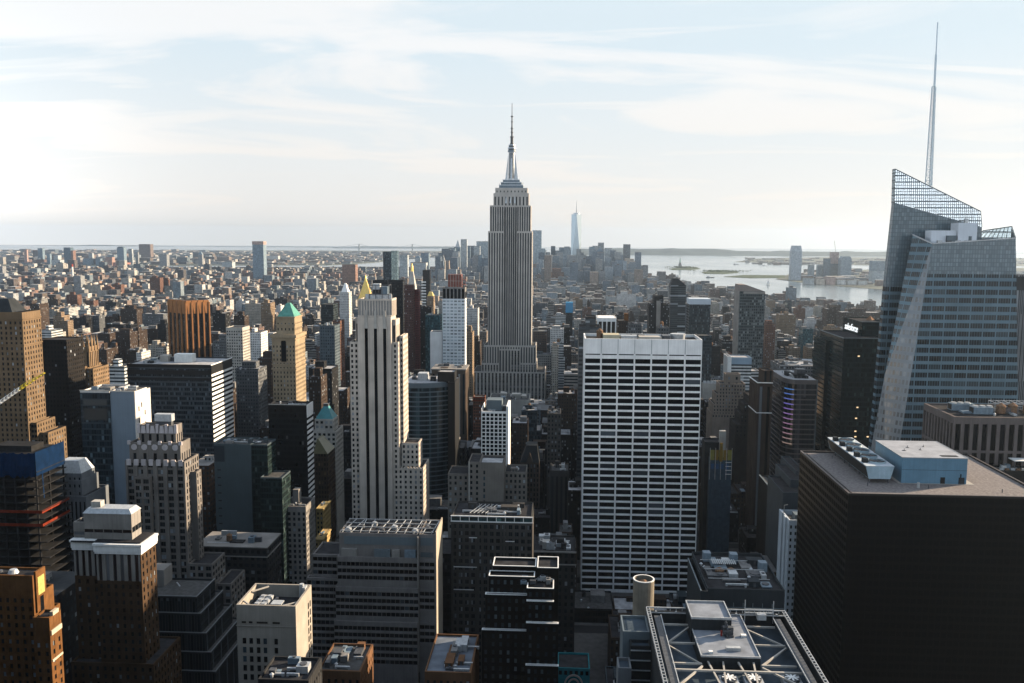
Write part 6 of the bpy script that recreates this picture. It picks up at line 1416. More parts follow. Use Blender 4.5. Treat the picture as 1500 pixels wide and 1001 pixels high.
simple('apartment_building', 'grey-beige block with many windows just right of the orange-capped brown block', 'building', F_GREYG, 922, 940, 474, 1010, 22, 'grey-beige many-windowed block', 492, clut=5, seed=2)
simple('office_building', 'small pale stone block with round tank, below the dark stepped tower', 'building', F_GREYG, 964, 980, 480, 900, 18, 'small pale tank block', 492, tank=1, clut=2)
simple('office_tower', 'slim tower with a vivid blue netted top right of the spired skyscraper', 'building', F_BLK, 829, 839, 446, 1880, 20, 'blue-netted slim tower', 470, extra=lambda b, q: b.one('netting', plain('bright_blue_net', (.06, .24, .42), .7, .1, .2)).box(q[0]-.4, q[1]+.4, q[2]-.4, q[3], q[5]-18, q[5]+4))
b = Bd('office_building', 'white and pale blue striped glass block below the slant-crowned apartment tower', 'building', F_BANDW, short='pale blue striped block', roof=ROOF_LT, yb=580)
q = b.pm(1071, 1101, 534, 1010, 24); b.mass(q[0], q[1], 1010.2, 1033, q[5]-1, q[5]+8, wall=plain('pale_blue_panel', (.24, .33, .42), .5, .05, .1)); b.mass(q[0]-4, q[0]-.05, 1008, 1036, 0, q[5]+9, wall=WHITE); b.mass(q[1]+.05, q[1]+10, 1014, 1036, 0, q[5]-8); b.done()
simple('office_building', 'white barrel-roofed hall right of the white-banded slab', 'building', LIME_L, 1030, 1058, 562, 1000, 20, 'white barrel-roofed hall', 575, extra=lambda b, q: [b.one('roof_vault', METAL_L).cyl(q[0]+3+k*4, q[2]+9, q[5]-1, q[5]+1.6, 2.2, 1.6) for k in range(5)], roofm=ROOF_LT)
simple('office_building', 'broad grey block with white rooftop plant left of the signed dark tower', 'building', F_GREYG, 1143, 1200, 536, 860, 40, 'broad plant-roofed grey block', 545, clut=16, seed=44, roofm=ROOF_LT)
# ================================================================ ground, water, hills
def poly_sheet(name, pts, z0, z1, mat):
    m = MB(); p = [(q.x, q.y) for q in pts]
    a = sum(p[i][0]*p[(i+1) % len(p)][1]-p[(i+1) % len(p)][0]*p[i][1] for i in range(len(p)))
    if a < 0: p = p[::-1]
    m.prism(p, z0, z1); o = m.build(name, mat); tag(o, kind='structure'); return o
WATER = NG('harbour_water'); _tc = WATER.n('ShaderNodeTexCoord'); _nz = WATER.n('ShaderNodeTexNoise'); WATER.set(_nz.inputs['Vector'], _tc.outputs['Object']); _nz.inputs['Scale'].default_value = .02; _nz.inputs['Detail'].default_value = 6
_bp = WATER.n('ShaderNodeBump'); _bp.inputs['Strength'].default_value = .04; _bp.inputs['Distance'].default_value = 3.0; WATER.set(_bp.inputs['Height'], _nz.outputs['Fac'])
_mp = WATER.n('ShaderNodeMapping'); _mp.inputs['Scale'].default_value = (.0022, .0006, 1); WATER.set(_mp.inputs[0], _tc.outputs['Object'])
WATER.out(Base_Color=(.10, .14, .16), Roughness=WATER.noise(_mp.outputs[0], 1.0, 6, .10, .24), Specular_IOR_Level=.9)
m = MB(); n = 96; m.face([(29500*math.cos(2*math.pi*k/n), 29500*math.sin(2*math.pi*k/n), -1.5) for k in range(n)])
tag(m.build('water', WATER.m), kind='structure')
ASPH = plain('asphalt', (.03, .03, .032), .9, .3, .05, streak=False)
FARLAND = plain('far_land_ground', (.13, .14, .12), .95, .5, .004, streak=False)
GREEN = plain('green_island_ground', (.07, .09, .055), .95, .4, .02, streak=False)
P = lambda *l: [onz(x, y) for x, y in l]
SHORE = [(950, 406), (1000, 415), (1100, 429), (1180, 438), (1230, 446), (1290, 453), (1500, 473)]
tag(poly_sheet('ground', [Vector((1500, -150, 0)), Vector((-2600, -150, 0))]+P((-500, 392), (520, 391), (600, 391), (760, 389), (880, 390), (930, 395))+P(*SHORE), -2.5, 0, ASPH), kind='structure')
poly_sheet('far_shore_ground', P((-900, 390), (480, 389), (535, 386), (600, 380), (690, 372), (740, 369), (700, 368), (400, 367), (100, 366), (-900, 366)), -2.5, -.4, FARLAND)
poly_sheet('far_shore_ground', P((1136, 409), (1175, 414), (1215, 418), (1290, 424), (1600, 436), (1600, 392), (1300, 393), (1225, 398), (1160, 400)), -2.5, -.3, FARLAND)
poly_sheet('far_shore_ground', P((1075, 384), (1110, 379), (1200, 377), (1500, 378), (1600, 390), (1330, 390), (1270, 389), (1180, 386)), -2.5, -.5, FARLAND)
for pts in (((980, 394), (1000, 391.5), (1020, 391.5), (1026, 394), (1012, 395.5), (985, 395.5)), ((1028, 399), (1045, 396), (1078, 397), (1082, 399.5), (1060, 401.5), (1032, 401)),
            ((1060, 405.5), (1090, 403), (1150, 403.5), (1150, 407), (1100, 407.5))): poly_sheet('island', P(*pts), -2.5, .5, GREEN)
def ridge(pts, Y, D, mat):
    m = MB(); v = []
    n = len(pts)
    for px, py in pts:
        a = at(px, py, Y); v.append([(a.x, Y-D, -3), (a.x, Y, a.z), (a.x, Y+D, -3)])
    for i in range(n-1):
        for j in range(2): m.face([v[i][j], v[i+1][j], v[i+1][j+1], v[i][j+1]])
    tag(m.build('hills', mat), kind='structure')
rr = random.Random(4)
HILL = plain('wooded_hill', (.065, .085, .09), .95, .4, .003, streak=False)
ridge([(840+k*16, 366.5+rr.uniform(-1.1, 1.1)-3.0*math.exp(-((k-8)/7)**2)+k*.09) for k in range(32)], 15500, 900, HILL)
ridge([(-200+k*22, 361.5+rr.uniform(-.6, .6)-2.0*math.exp(-((k-15)/6)**2)) for k in range(46)], 24500, 900, HILL)
ridge([(1000+k*20, 368+rr.uniform(-.8, .8)+k*.12) for k in range(35)], 20500, 900, HILL)

# ---------------------------------------------------------------- individually seen far towers
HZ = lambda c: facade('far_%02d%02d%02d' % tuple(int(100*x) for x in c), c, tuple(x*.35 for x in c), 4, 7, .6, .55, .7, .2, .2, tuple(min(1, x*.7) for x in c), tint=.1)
def far(name, lab, cat, col, xl, xr, yt, Y, D=None, top=None, short=None, yb=400, group='hazy towers on the far skyline'):
    b = Bd(name, lab, cat, HZ(col), short=short or lab, yb=yb, group=group)
    a = at(xl, yt, Y); c_ = at(xr, yt, Y); D = D or (c_.x-a.x)*.8
    w = b.p('wall'); w.box(a.x, c_.x, Y, Y+D, 0, a.z); b.grow(a.x, c_.x, Y, Y+D, a.z)
    b.p('roof', ROOF_MID).box(a.x+1, c_.x-1, Y+1, Y+D-1, a.z, a.z+1.5)
    if top: top(b, (a.x, c_.x, Y, Y+D, 0, a.z))
    b.done(); return b
BLU, SIL, GRY, BRN, CRM_, DBL = (.20, .27, .33), (.42, .46, .48), (.27, .28, .29), (.24, .15, .12), (.50, .44, .38), (.10, .15, .19)  # the pale blues carry part of the distance haze in their colour
def pyr(h, m_, t=.1): 
    def f(b, q): xm, ym = (q[0]+q[1])/2, (q[2]+q[3])/2; b.one('roof_spire', m_).loft([(q[0], q[2]), (q[1], q[2]), (q[1], q[3]), (q[0], q[3])], q[5], [(xm-1, ym-1), (xm+1, ym-1), (xm+1, ym+1), (xm-1, ym+1)], q[5]+h)
    return f
# chamfered tallest tower far away
b = Bd('skyscraper', 'tall tapering mirrored tower with a mast, highest of the far downtown cluster', 'building', NG('x').m if False else plain('mirror_glass', (.34, .41, .46), .25, .05, .02, .35, streak=False), short='tapering mirrored tower', yb=395)
Y = 5650; xa, xb = at(836, 395, Y).x, at(851, 395, Y).x; s = (xb-xa)/2; xm = (xa+xb)/2; ym = Y+s; z1 = at(843, 314, Y).z
q4 = [(xm-s, ym-s), (xm+s, ym-s), (xm+s, ym+s), (xm-s, ym+s)]; rt = [(xm+s*.98*math.cos(t), ym+s*.98*math.sin(t)) for t in (-math.pi/2, 0, math.pi/2, math.pi)]
w = b.p('wall'); w.prism(q4, 0, 55, False)
for k in range(4):
    a0, a1 = q4[k], q4[(k+1) % 4]; t0, t1 = rt[k], rt[(k+1) % 4]
    w.face([(*a0, 55), (*a1, 55), (*t0, z1)]); w.face([(*a1, 55), (*t1, z1), (*t0, z1)])
w.face([(*t, z1) for t in rt])
b.one('crown_ring', STEEL).cyl(xm, ym, z1, z1+9, s*.62, s*.62, 16); m_ = b.one('mast', METAL_L); m_.cyl(xm, ym, z1+9, at(843, 294, Y).z, 4.0, .9, 8)
b.ext = [xm-s, xm+s, Y, Y+2*s, z1]; b.done()
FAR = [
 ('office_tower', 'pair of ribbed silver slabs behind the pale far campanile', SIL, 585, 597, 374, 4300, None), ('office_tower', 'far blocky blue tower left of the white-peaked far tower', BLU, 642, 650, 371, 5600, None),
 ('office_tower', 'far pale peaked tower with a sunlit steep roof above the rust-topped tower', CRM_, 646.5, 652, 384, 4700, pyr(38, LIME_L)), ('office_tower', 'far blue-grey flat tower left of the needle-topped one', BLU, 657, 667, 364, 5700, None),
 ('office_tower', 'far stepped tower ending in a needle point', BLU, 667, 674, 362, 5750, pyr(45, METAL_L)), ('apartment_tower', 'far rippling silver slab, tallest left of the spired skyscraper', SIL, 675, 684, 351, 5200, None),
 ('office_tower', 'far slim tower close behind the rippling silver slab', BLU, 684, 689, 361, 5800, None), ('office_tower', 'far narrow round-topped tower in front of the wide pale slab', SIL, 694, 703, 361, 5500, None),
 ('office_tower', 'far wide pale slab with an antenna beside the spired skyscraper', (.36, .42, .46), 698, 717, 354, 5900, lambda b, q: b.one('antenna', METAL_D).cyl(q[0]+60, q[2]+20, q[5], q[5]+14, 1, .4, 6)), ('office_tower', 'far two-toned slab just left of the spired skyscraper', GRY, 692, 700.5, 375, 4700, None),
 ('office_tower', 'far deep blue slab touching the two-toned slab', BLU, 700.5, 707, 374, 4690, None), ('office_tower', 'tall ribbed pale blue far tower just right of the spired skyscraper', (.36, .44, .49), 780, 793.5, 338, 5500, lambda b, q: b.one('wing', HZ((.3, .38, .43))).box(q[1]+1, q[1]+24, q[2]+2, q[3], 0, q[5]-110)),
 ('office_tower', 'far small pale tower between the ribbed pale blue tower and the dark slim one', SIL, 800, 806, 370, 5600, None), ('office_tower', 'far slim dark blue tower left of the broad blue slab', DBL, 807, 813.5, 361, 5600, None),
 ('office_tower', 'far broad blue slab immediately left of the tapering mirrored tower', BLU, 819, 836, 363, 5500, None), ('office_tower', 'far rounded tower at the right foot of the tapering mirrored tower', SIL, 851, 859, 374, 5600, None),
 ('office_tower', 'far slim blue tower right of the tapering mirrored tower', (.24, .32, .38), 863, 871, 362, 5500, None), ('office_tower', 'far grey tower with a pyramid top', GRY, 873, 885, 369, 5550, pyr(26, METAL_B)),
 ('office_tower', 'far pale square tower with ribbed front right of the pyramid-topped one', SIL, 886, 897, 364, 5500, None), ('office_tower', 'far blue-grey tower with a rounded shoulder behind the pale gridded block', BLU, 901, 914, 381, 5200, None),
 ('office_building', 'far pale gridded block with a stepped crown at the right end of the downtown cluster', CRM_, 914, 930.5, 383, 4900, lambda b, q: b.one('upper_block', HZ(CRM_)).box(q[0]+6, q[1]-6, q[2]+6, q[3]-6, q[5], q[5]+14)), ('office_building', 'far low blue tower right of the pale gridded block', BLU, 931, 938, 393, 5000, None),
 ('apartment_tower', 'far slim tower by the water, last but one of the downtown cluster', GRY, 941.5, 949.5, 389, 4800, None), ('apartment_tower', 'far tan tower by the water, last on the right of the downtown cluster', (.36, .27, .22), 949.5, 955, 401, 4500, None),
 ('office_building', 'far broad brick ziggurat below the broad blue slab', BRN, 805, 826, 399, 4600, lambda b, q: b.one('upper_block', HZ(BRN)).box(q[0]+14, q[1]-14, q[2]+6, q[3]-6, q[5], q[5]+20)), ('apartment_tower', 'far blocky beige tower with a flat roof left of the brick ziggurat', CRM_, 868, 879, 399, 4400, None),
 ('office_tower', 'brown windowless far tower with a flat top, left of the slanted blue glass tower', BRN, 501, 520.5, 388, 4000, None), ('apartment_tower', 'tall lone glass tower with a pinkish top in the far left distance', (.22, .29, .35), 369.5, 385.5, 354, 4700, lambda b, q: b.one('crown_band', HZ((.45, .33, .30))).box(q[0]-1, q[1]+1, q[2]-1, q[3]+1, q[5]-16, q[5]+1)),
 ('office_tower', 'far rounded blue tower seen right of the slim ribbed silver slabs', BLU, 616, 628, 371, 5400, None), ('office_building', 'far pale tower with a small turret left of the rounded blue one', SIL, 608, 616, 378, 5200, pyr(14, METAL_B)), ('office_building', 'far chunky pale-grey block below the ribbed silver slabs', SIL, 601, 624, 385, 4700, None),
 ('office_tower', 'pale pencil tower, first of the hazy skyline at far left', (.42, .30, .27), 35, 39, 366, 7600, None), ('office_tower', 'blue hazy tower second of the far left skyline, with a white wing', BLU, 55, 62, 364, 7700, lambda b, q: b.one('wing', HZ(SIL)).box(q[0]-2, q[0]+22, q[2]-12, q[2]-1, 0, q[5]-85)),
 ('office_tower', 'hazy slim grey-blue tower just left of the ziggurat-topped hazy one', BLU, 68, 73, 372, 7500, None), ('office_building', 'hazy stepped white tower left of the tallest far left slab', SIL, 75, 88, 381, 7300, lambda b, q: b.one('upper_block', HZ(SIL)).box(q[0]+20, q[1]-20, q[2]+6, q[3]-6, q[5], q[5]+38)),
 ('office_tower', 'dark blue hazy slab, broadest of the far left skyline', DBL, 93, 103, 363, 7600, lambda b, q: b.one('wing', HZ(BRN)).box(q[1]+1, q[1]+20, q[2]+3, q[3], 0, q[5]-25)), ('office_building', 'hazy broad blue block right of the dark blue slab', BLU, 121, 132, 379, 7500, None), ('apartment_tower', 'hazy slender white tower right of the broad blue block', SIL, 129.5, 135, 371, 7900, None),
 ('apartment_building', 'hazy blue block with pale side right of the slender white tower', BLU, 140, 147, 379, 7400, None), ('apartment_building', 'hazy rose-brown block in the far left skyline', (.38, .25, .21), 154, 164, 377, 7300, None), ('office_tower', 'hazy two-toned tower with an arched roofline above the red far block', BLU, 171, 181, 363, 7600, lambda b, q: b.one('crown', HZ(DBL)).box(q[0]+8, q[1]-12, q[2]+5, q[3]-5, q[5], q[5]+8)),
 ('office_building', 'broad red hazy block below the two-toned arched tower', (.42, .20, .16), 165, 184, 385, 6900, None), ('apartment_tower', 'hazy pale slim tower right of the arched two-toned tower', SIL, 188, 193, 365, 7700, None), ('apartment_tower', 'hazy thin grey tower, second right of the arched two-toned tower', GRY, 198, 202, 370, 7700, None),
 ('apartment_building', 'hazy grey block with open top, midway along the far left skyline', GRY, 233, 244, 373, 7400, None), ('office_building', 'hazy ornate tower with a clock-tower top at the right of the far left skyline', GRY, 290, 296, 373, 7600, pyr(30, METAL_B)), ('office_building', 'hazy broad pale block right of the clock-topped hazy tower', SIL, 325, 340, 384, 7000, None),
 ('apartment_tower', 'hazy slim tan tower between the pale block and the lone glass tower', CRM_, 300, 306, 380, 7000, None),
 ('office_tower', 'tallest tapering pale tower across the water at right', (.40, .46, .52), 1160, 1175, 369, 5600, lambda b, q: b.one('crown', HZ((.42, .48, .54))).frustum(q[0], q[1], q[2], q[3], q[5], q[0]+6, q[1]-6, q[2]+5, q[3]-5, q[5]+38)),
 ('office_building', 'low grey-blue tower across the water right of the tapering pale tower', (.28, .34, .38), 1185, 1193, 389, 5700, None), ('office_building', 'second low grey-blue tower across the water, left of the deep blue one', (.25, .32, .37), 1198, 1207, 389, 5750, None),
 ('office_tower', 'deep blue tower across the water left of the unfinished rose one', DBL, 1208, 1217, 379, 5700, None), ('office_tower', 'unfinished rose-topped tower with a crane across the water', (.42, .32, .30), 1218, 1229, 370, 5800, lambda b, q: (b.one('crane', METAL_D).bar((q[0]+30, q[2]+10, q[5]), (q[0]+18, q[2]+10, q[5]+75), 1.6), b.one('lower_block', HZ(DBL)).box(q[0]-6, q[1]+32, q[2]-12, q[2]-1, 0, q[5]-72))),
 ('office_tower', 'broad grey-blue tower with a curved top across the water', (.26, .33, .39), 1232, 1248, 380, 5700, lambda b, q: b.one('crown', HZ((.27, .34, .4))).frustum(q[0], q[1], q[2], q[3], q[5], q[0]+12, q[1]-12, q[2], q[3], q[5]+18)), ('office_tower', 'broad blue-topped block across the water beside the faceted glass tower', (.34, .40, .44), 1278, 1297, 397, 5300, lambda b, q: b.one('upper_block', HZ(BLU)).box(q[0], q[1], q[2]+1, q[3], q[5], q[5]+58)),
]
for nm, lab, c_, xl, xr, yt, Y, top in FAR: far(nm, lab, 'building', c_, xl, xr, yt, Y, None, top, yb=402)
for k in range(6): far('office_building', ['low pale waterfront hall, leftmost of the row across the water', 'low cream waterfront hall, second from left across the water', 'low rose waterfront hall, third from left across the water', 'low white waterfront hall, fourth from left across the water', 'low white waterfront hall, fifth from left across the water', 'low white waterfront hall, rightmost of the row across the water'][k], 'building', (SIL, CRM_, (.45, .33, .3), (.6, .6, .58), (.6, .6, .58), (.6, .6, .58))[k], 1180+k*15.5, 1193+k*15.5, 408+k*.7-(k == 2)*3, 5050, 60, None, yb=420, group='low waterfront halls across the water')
ch = thing('smokestack', 'thin white smokestack with a red band rising from the far left housing blocks', 'chimney', (at(107, 414, 4300).x, 4300, 0))
x = at(107, 414, 4300).x; m = MB(); m.cyl(x, 4300, 0, at(107, 391, 4300).z, 5, 4, 12); m.build('shaft', WHITE, ch); m = MB(); m.cyl(x, 4300, at(107, 391, 4300).z, at(107, 387, 4300).z, 4.1, 3.9, 12); m.build('red_band', plain('red_paint', (.4, .08, .05), .7), ch)

# ---------------------------------------------------------------- mid-distance blocks that read one by one
MID = [
 ('brown brick tower with a stepped roof among low roofs at far left', F_RED, 97, 113, 432, 2500, 24), ('cream housing slab, leftmost of the sunlit far group', F_CREAM, 93, 107, 419, 3300, 26), ('long cream housing slab right of the leftmost cream one', F_CREAM, 115, 147, 418, 3300, 26),
 ('brown housing slab right of the long cream slab', F_RED, 149, 163, 421, 3250, 26), ('second brown housing slab right of the long cream slab, slightly taller', F_RED, 164, 177, 417, 3300, 26), ('dark rose housing tower standing alone above the park trees', F_RED, 219, 234, 407, 3300, 30), ('brown housing tower next right of the dark rose one', F_RED, 236, 247, 410, 3350, 26), ('two-toned housing tower third right above the park trees', F_TAN, 249, 263, 411, 3380, 26),
 ('broad brown slab pair with a lift house left of the bronze-orange tower', F_BRNB, 176, 200, 453, 1900, 30), ('white-columned broad block left of the bronze-orange tower', F_GREYG, 208, 239, 460, 1850, 30), ('black slim slab just left of the bronze-orange tower', F_BLK, 230, 243, 475, 1500, 24), ('dark brown apartment slab with tan sunlit end above the wide striped slab', F_BRNB, 169, 190, 487, 1350, 26), ('second brown apartment slab with tan sunlit end, nearer the bronze-orange tower', F_BRNB, 191, 203, 485, 1380, 30),
 ('tan tower with a lit right flank behind the pinnacled gothic tower', F_TAN, 78, 90, 463, 1700, 30), ('broad ribbed tan block behind the pinnacled gothic tower', F_TAN, 84, 99, 470, 1650, 20), ('white balconied block left behind the pinnacled gothic tower', F_BANDW, 57, 75, 484, 1250, 30), ('white stepped block between the gothic tower and the striped slab', F_BANDW, 153, 182, 537, 900, 20),
 ('dark red apartment block right behind the pinnacled gothic tower', F_BRNB, 140, 156, 512, 1150, 24), ('white louvred hall right of the white square-windowed block', F_WHITE, 357, 382, 487, 1250, 30), ('long grey block behind the white square-windowed block', F_GREYG, 312, 330, 500, 1150, 24), ('broad cream block above the white square-windowed block', F_CREAM, 359, 382, 445, 1900, 26), ('sunlit tan tower left of the green pyramid-roofed tower', F_TAN, 382, 396, 444, 1800, 30),
 ('dark grey tower right of the bronze-orange tower', F_DRK, 311, 330, 459, 1600, 26), ('slim brown tower between the bronze-orange tower and the cream blocks', F_BRNB, 342, 358, 463, 1500, 22), ('tall brown block left of the green pyramid tower, behind the striped slab', F_BRNB, 378, 397, 525, 950, 26), ('grey apartment block right of the white square-windowed block', F_GREYG, 345, 378, 540, 850, 26),
 ('rose brick tower beside the river at right, left of the signed dark tower', F_RED, 1166, 1180, 452, 2300, 26), ('wide brown warehouse-like block in the right middle distance', F_BRNB, 1212, 1230, 453, 2200, 40), ('long low brick block near the river at right', F_BRNB, 1233, 1292, 458, 2150, 40), ('tan brick tower just right of the slant-crowned tower', F_TAN, 1142, 1166, 461, 1900, 30), ('reddish block at the foot of the slant-crowned tower', F_RED, 1121, 1136, 476, 1500, 26),
 ('cream stepped block near the water right of the peaked slate tower', F_CREAM, 1040, 1054, 446, 2500, 26), ('white banded long block in the centre right distance', F_WHITE, 904, 932, 431, 2700, 26), ('white loft block with many windows right of the spired skyscraper', F_WHITE, 806, 826, 482, 1500, 26), ('cream block with arched top right of the spired skyscraper', F_CREAM, 808, 818, 508, 1250, 20), ('broad pale block with dark windows left of the spired skyscraper', F_WHITE, 683, 700, 452, 1750, 30),
 ('brown loft block between the white gridded tower and the spired skyscraper', F_BRNB, 684, 703, 500, 1350, 30), ('amber block with lit edge right of the white gridded tower', F_TAN, 684, 692, 487, 1200, 24), ('dark loft block between the three-slot tower and the brown pilastered block', F_DRK, 600, 629, 552, 1000, 26), ('dark block behind the black block with striped end', F_DRK, 452, 486, 540, 880, 26), ('dark ribbed building right of the green pyramid tower', F_BRNB, 452, 470, 552, 820, 22)]
rm = random.Random(77)
for lab, mm, xl, xr, yt, Y, D in MID:
    b = Bd('apartment_building', lab, 'building', mm, group='blocks in the middle distance', short=' '.join(lab.split()[:3]), yb=yt+14, roof=rm.choice([ROOF_MID, ROOF_LT]))
    q = b.pm(xl, xr, yt, Y, D); x0_, x1_ = q[0]+(q[1]-q[0])*rm.uniform(.1, .4), q[0]+(q[1]-q[0])*rm.uniform(.5, .85)
    b.one('bulkhead', mm).box(x0_, x1_, Y+D*.3, Y+D*.7, q[5]-1, q[5]+rm.uniform(4, 8))
    if rm.random() < .5: b.tank(q[0]+(q[1]-q[0])*.15+1.5, Y+D*.5, q[5]-1, 2)
    b.done()
# ================================================================ the rest of the city on its street grid
import numpy as np
HB = [(h['b'], h) for h in HEROES]
def rect_of(x0, x1, y0, y1, z1, z0=0.0):
    ps = [proj(x, y, z) for x in (x0, x1) for y in (y0, y1) for z in (z0, z1)]
    if any(p is None for p in ps): return None
    return min(p[0] for p in ps), max(p[0] for p in ps), min(p[1] for p in ps), max(p[1] for p in ps)
HR = []
for e, h in HB:
    r_ = rect_of(*e)
    if r_: HR.append((e, r_, h))
def shore_y(px):
    for (xa, ya), (xb, yb) in zip(SHORE, SHORE[1:]):
        if xa <= px <= xb: return ya+(yb-ya)*(px-xa)/(xb-xa)
    return 392 if px < 950 else 470
rg = random.Random(2024)
AV = [-2200, -1900, -1650, -1400, -1150, -900, -660, -430, -300, -155, 108, 330, 560, 800, 1050, 1300, 1600, 1900]
lots = []
y = 300.0
while y < 2750:
    for i in range(len(AV)-1):
        xa, xb = AV[i]+15, AV[i+1]-15
        for row in (0, 1):
            x = xa
            while x < xb-9:
                w_ = min(rg.choice([13, 16, 20, 24, 30, 38]), xb-x); d_ = 29.5 if rg.random() < .7 else rg.uniform(20, 29)
                yy = y+row*31
                lots.append([x, x+w_-.6, yy, yy+d_]); x += w_
    y += 80
gen = []
for x0, x1, y0, y1 in lots:
    p = proj((x0+x1)/2, y0, 30)
    if p is None or not (-300 < p[0] < 1900): continue
    if p[1] > 1150: continue
    sh = proj((x0+x1)/2, y1, 0)
    if sh and sh[0] > 940 and sh[1] < shore_y(min(1500, sh[0]))+12: continue
    if any(e[0]-1 < x1 and e[1]+1 > x0 and e[2]-1 < y1 and e[3]+1 > y0 for e, r_, h in HR): continue
    u = rg.random()
    if y0 < 1000: hgt = rg.choice([24, 32, 40, 50, 62, 76, 92]) * rg.uniform(.85, 1.15)
    elif y0 < 1700: hgt = rg.choice([18, 24, 32, 40, 48, 62, 80]) * rg.uniform(.85, 1.15)
    else: hgt = rg.choice([15, 18, 22, 28, 34, 42, 60]) * rg.uniform(.85, 1.15)
    if u < .05 and y0 > 800: hgt *= 1.7
    r_ = rect_of(x0, x1, y0, y1, hgt)
    if r_ is None: continue
    lim = 436.0 if y0 > 1500 else 470
    for e, hr, h in HR:
        if e[2] > y0 and hr[0] < r_[1] and hr[1] > r_[0]: lim = max(lim, h['yb'])
    tries = 0
    while hgt > 8 and rect_of(x0, x1, y0, y1, hgt)[2] < lim: hgt *= .86
    if hgt <= 9: hgt = 9.5
    gen.append(dict(b=(x0, x1, y0, y1, hgt), hero=False))
# which of them show: paint everything far to near into a small id buffer
BW, BH = 750, 500
idb = np.zeros((BH, BW), dtype=np.int32)
allb = [(e, -k-1) for k, (e, _, h) in enumerate(HR)]+[(g['b'], k+1) for k, g in enumerate(gen)]
allb.sort(key=lambda t: -t[0][2])
for e, i in allb:
    r_ = rect_of(*e)
    if r_ is None: continue
    # front face and roof, drawn a little inside the bounding box
    f1 = [proj(x, e[2], z) for x in (e[0], e[1]) for z in (0, e[4])]
    xa, xb = min(p[0] for p in f1), max(p[0] for p in f1); ya, yb_ = r_[2], max(p[1] for p in f1)
    idb[max(0, int(ya/2)):max(0, int(yb_/2)), max(0, int(xa/2)):max(0, int(xb/2)+1)] = i
cnt = np.bincount(idb[idb > 0].ravel(), minlength=len(gen)+1)
vis = sorted([(int(cnt[k+1]), k) for k in range(len(gen)) if cnt[k+1] > 0], reverse=True)
N_IND = 128
ind = vis[:N_IND]
STY = [('dark grey', F_DRK, 10), ('brown brick', F_BRNB, 12), ('red brick', F_RED, 6), ('tan brick', F_TAN, 7), ('grey', F_GREYG, 9), ('cream', F_CREAM, 6), ('white', F_WHITE, 4), ('black glass', F_BLK, 5), ('blue glass', F_NAVY, 4), ('white banded', F_BANDW, 2), ('grey banded', F_BANDG, 4), ('teal glass', F_TEAL, 1)]
STN = [s_ for s_ in STY for _ in range(s_[2])]
cent = {}
ys_, xs_ = np.nonzero(idb > 0)
for k in [k for _, k in ind]:
    yy, xx = np.nonzero(idb == k+1); cent[k] = (xx.mean()*2, yy.mean()*2)
seen = {}
plan = []
for c_, k in ind:
    g = gen[k]; x0, x1, y0, y1, hz = g['b']; cx_, cy2 = cent[k]
    nm, mm, _ = rg.choice(STN)
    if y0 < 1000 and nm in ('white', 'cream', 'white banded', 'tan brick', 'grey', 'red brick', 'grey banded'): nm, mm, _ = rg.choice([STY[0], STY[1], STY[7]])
    best = None
    for e, hr, h in HR:
        if h['name'] == 'construction_site' and False: continue
        hx, hy = min(max(cx_, hr[0]), hr[1]), min(max(cy2, hr[2]), min(hr[3], h['yb']))
        d_ = math.hypot(cx_-hx, (cy2-hy)*1.2)+(hr[1]-hr[0])*.02+(0 if len(h['short'].split()) <= 5 else 40)
        if best is None or d_ < best[0]: best = (d_, e, hr, h)
    _, e, hr, h = best
    rel = 'left of' if cx_ < hr[0]+2 else ('right of' if cx_ > hr[1]-2 else ('in front of' if y0 < e[2] else 'behind'))
    tank = rg.random() < .4; rf = rg.choice(['dark', 'grey', 'dark', 'pale']) if y0 < 1000 else rg.choice(['pale', 'dark', 'grey', 'pale'])
    size = 'tall ' if hz > 70 else ('low ' if hz < 22 else '')
    typ = 'slab' if hz > 1.6*(x1-x0) else ('block' if hz > 18 else 'building')
    lab = '%s%s %s, %s roof%s, %s the %s' % (size, nm, typ, rf, ' with tank' if tank else '', rel, h['short'])
    plan.append([lab, k, nm, mm, tank, rf, cx_])
by = {}
for p in plan: by.setdefault(p[0], []).append(p)
ORD = ['leftmost', 'second', 'third', 'fourth', 'fifth', 'sixth', 'seventh', 'eighth', 'ninth']
for lab, ps in by.items():
    if len(ps) > 1:
        ps.sort(key=lambda p: p[6])
        for i, p in enumerate(ps): p[0] = ORD[min(i, 8)]+(' from left, ' if i else ' ')+p[0]
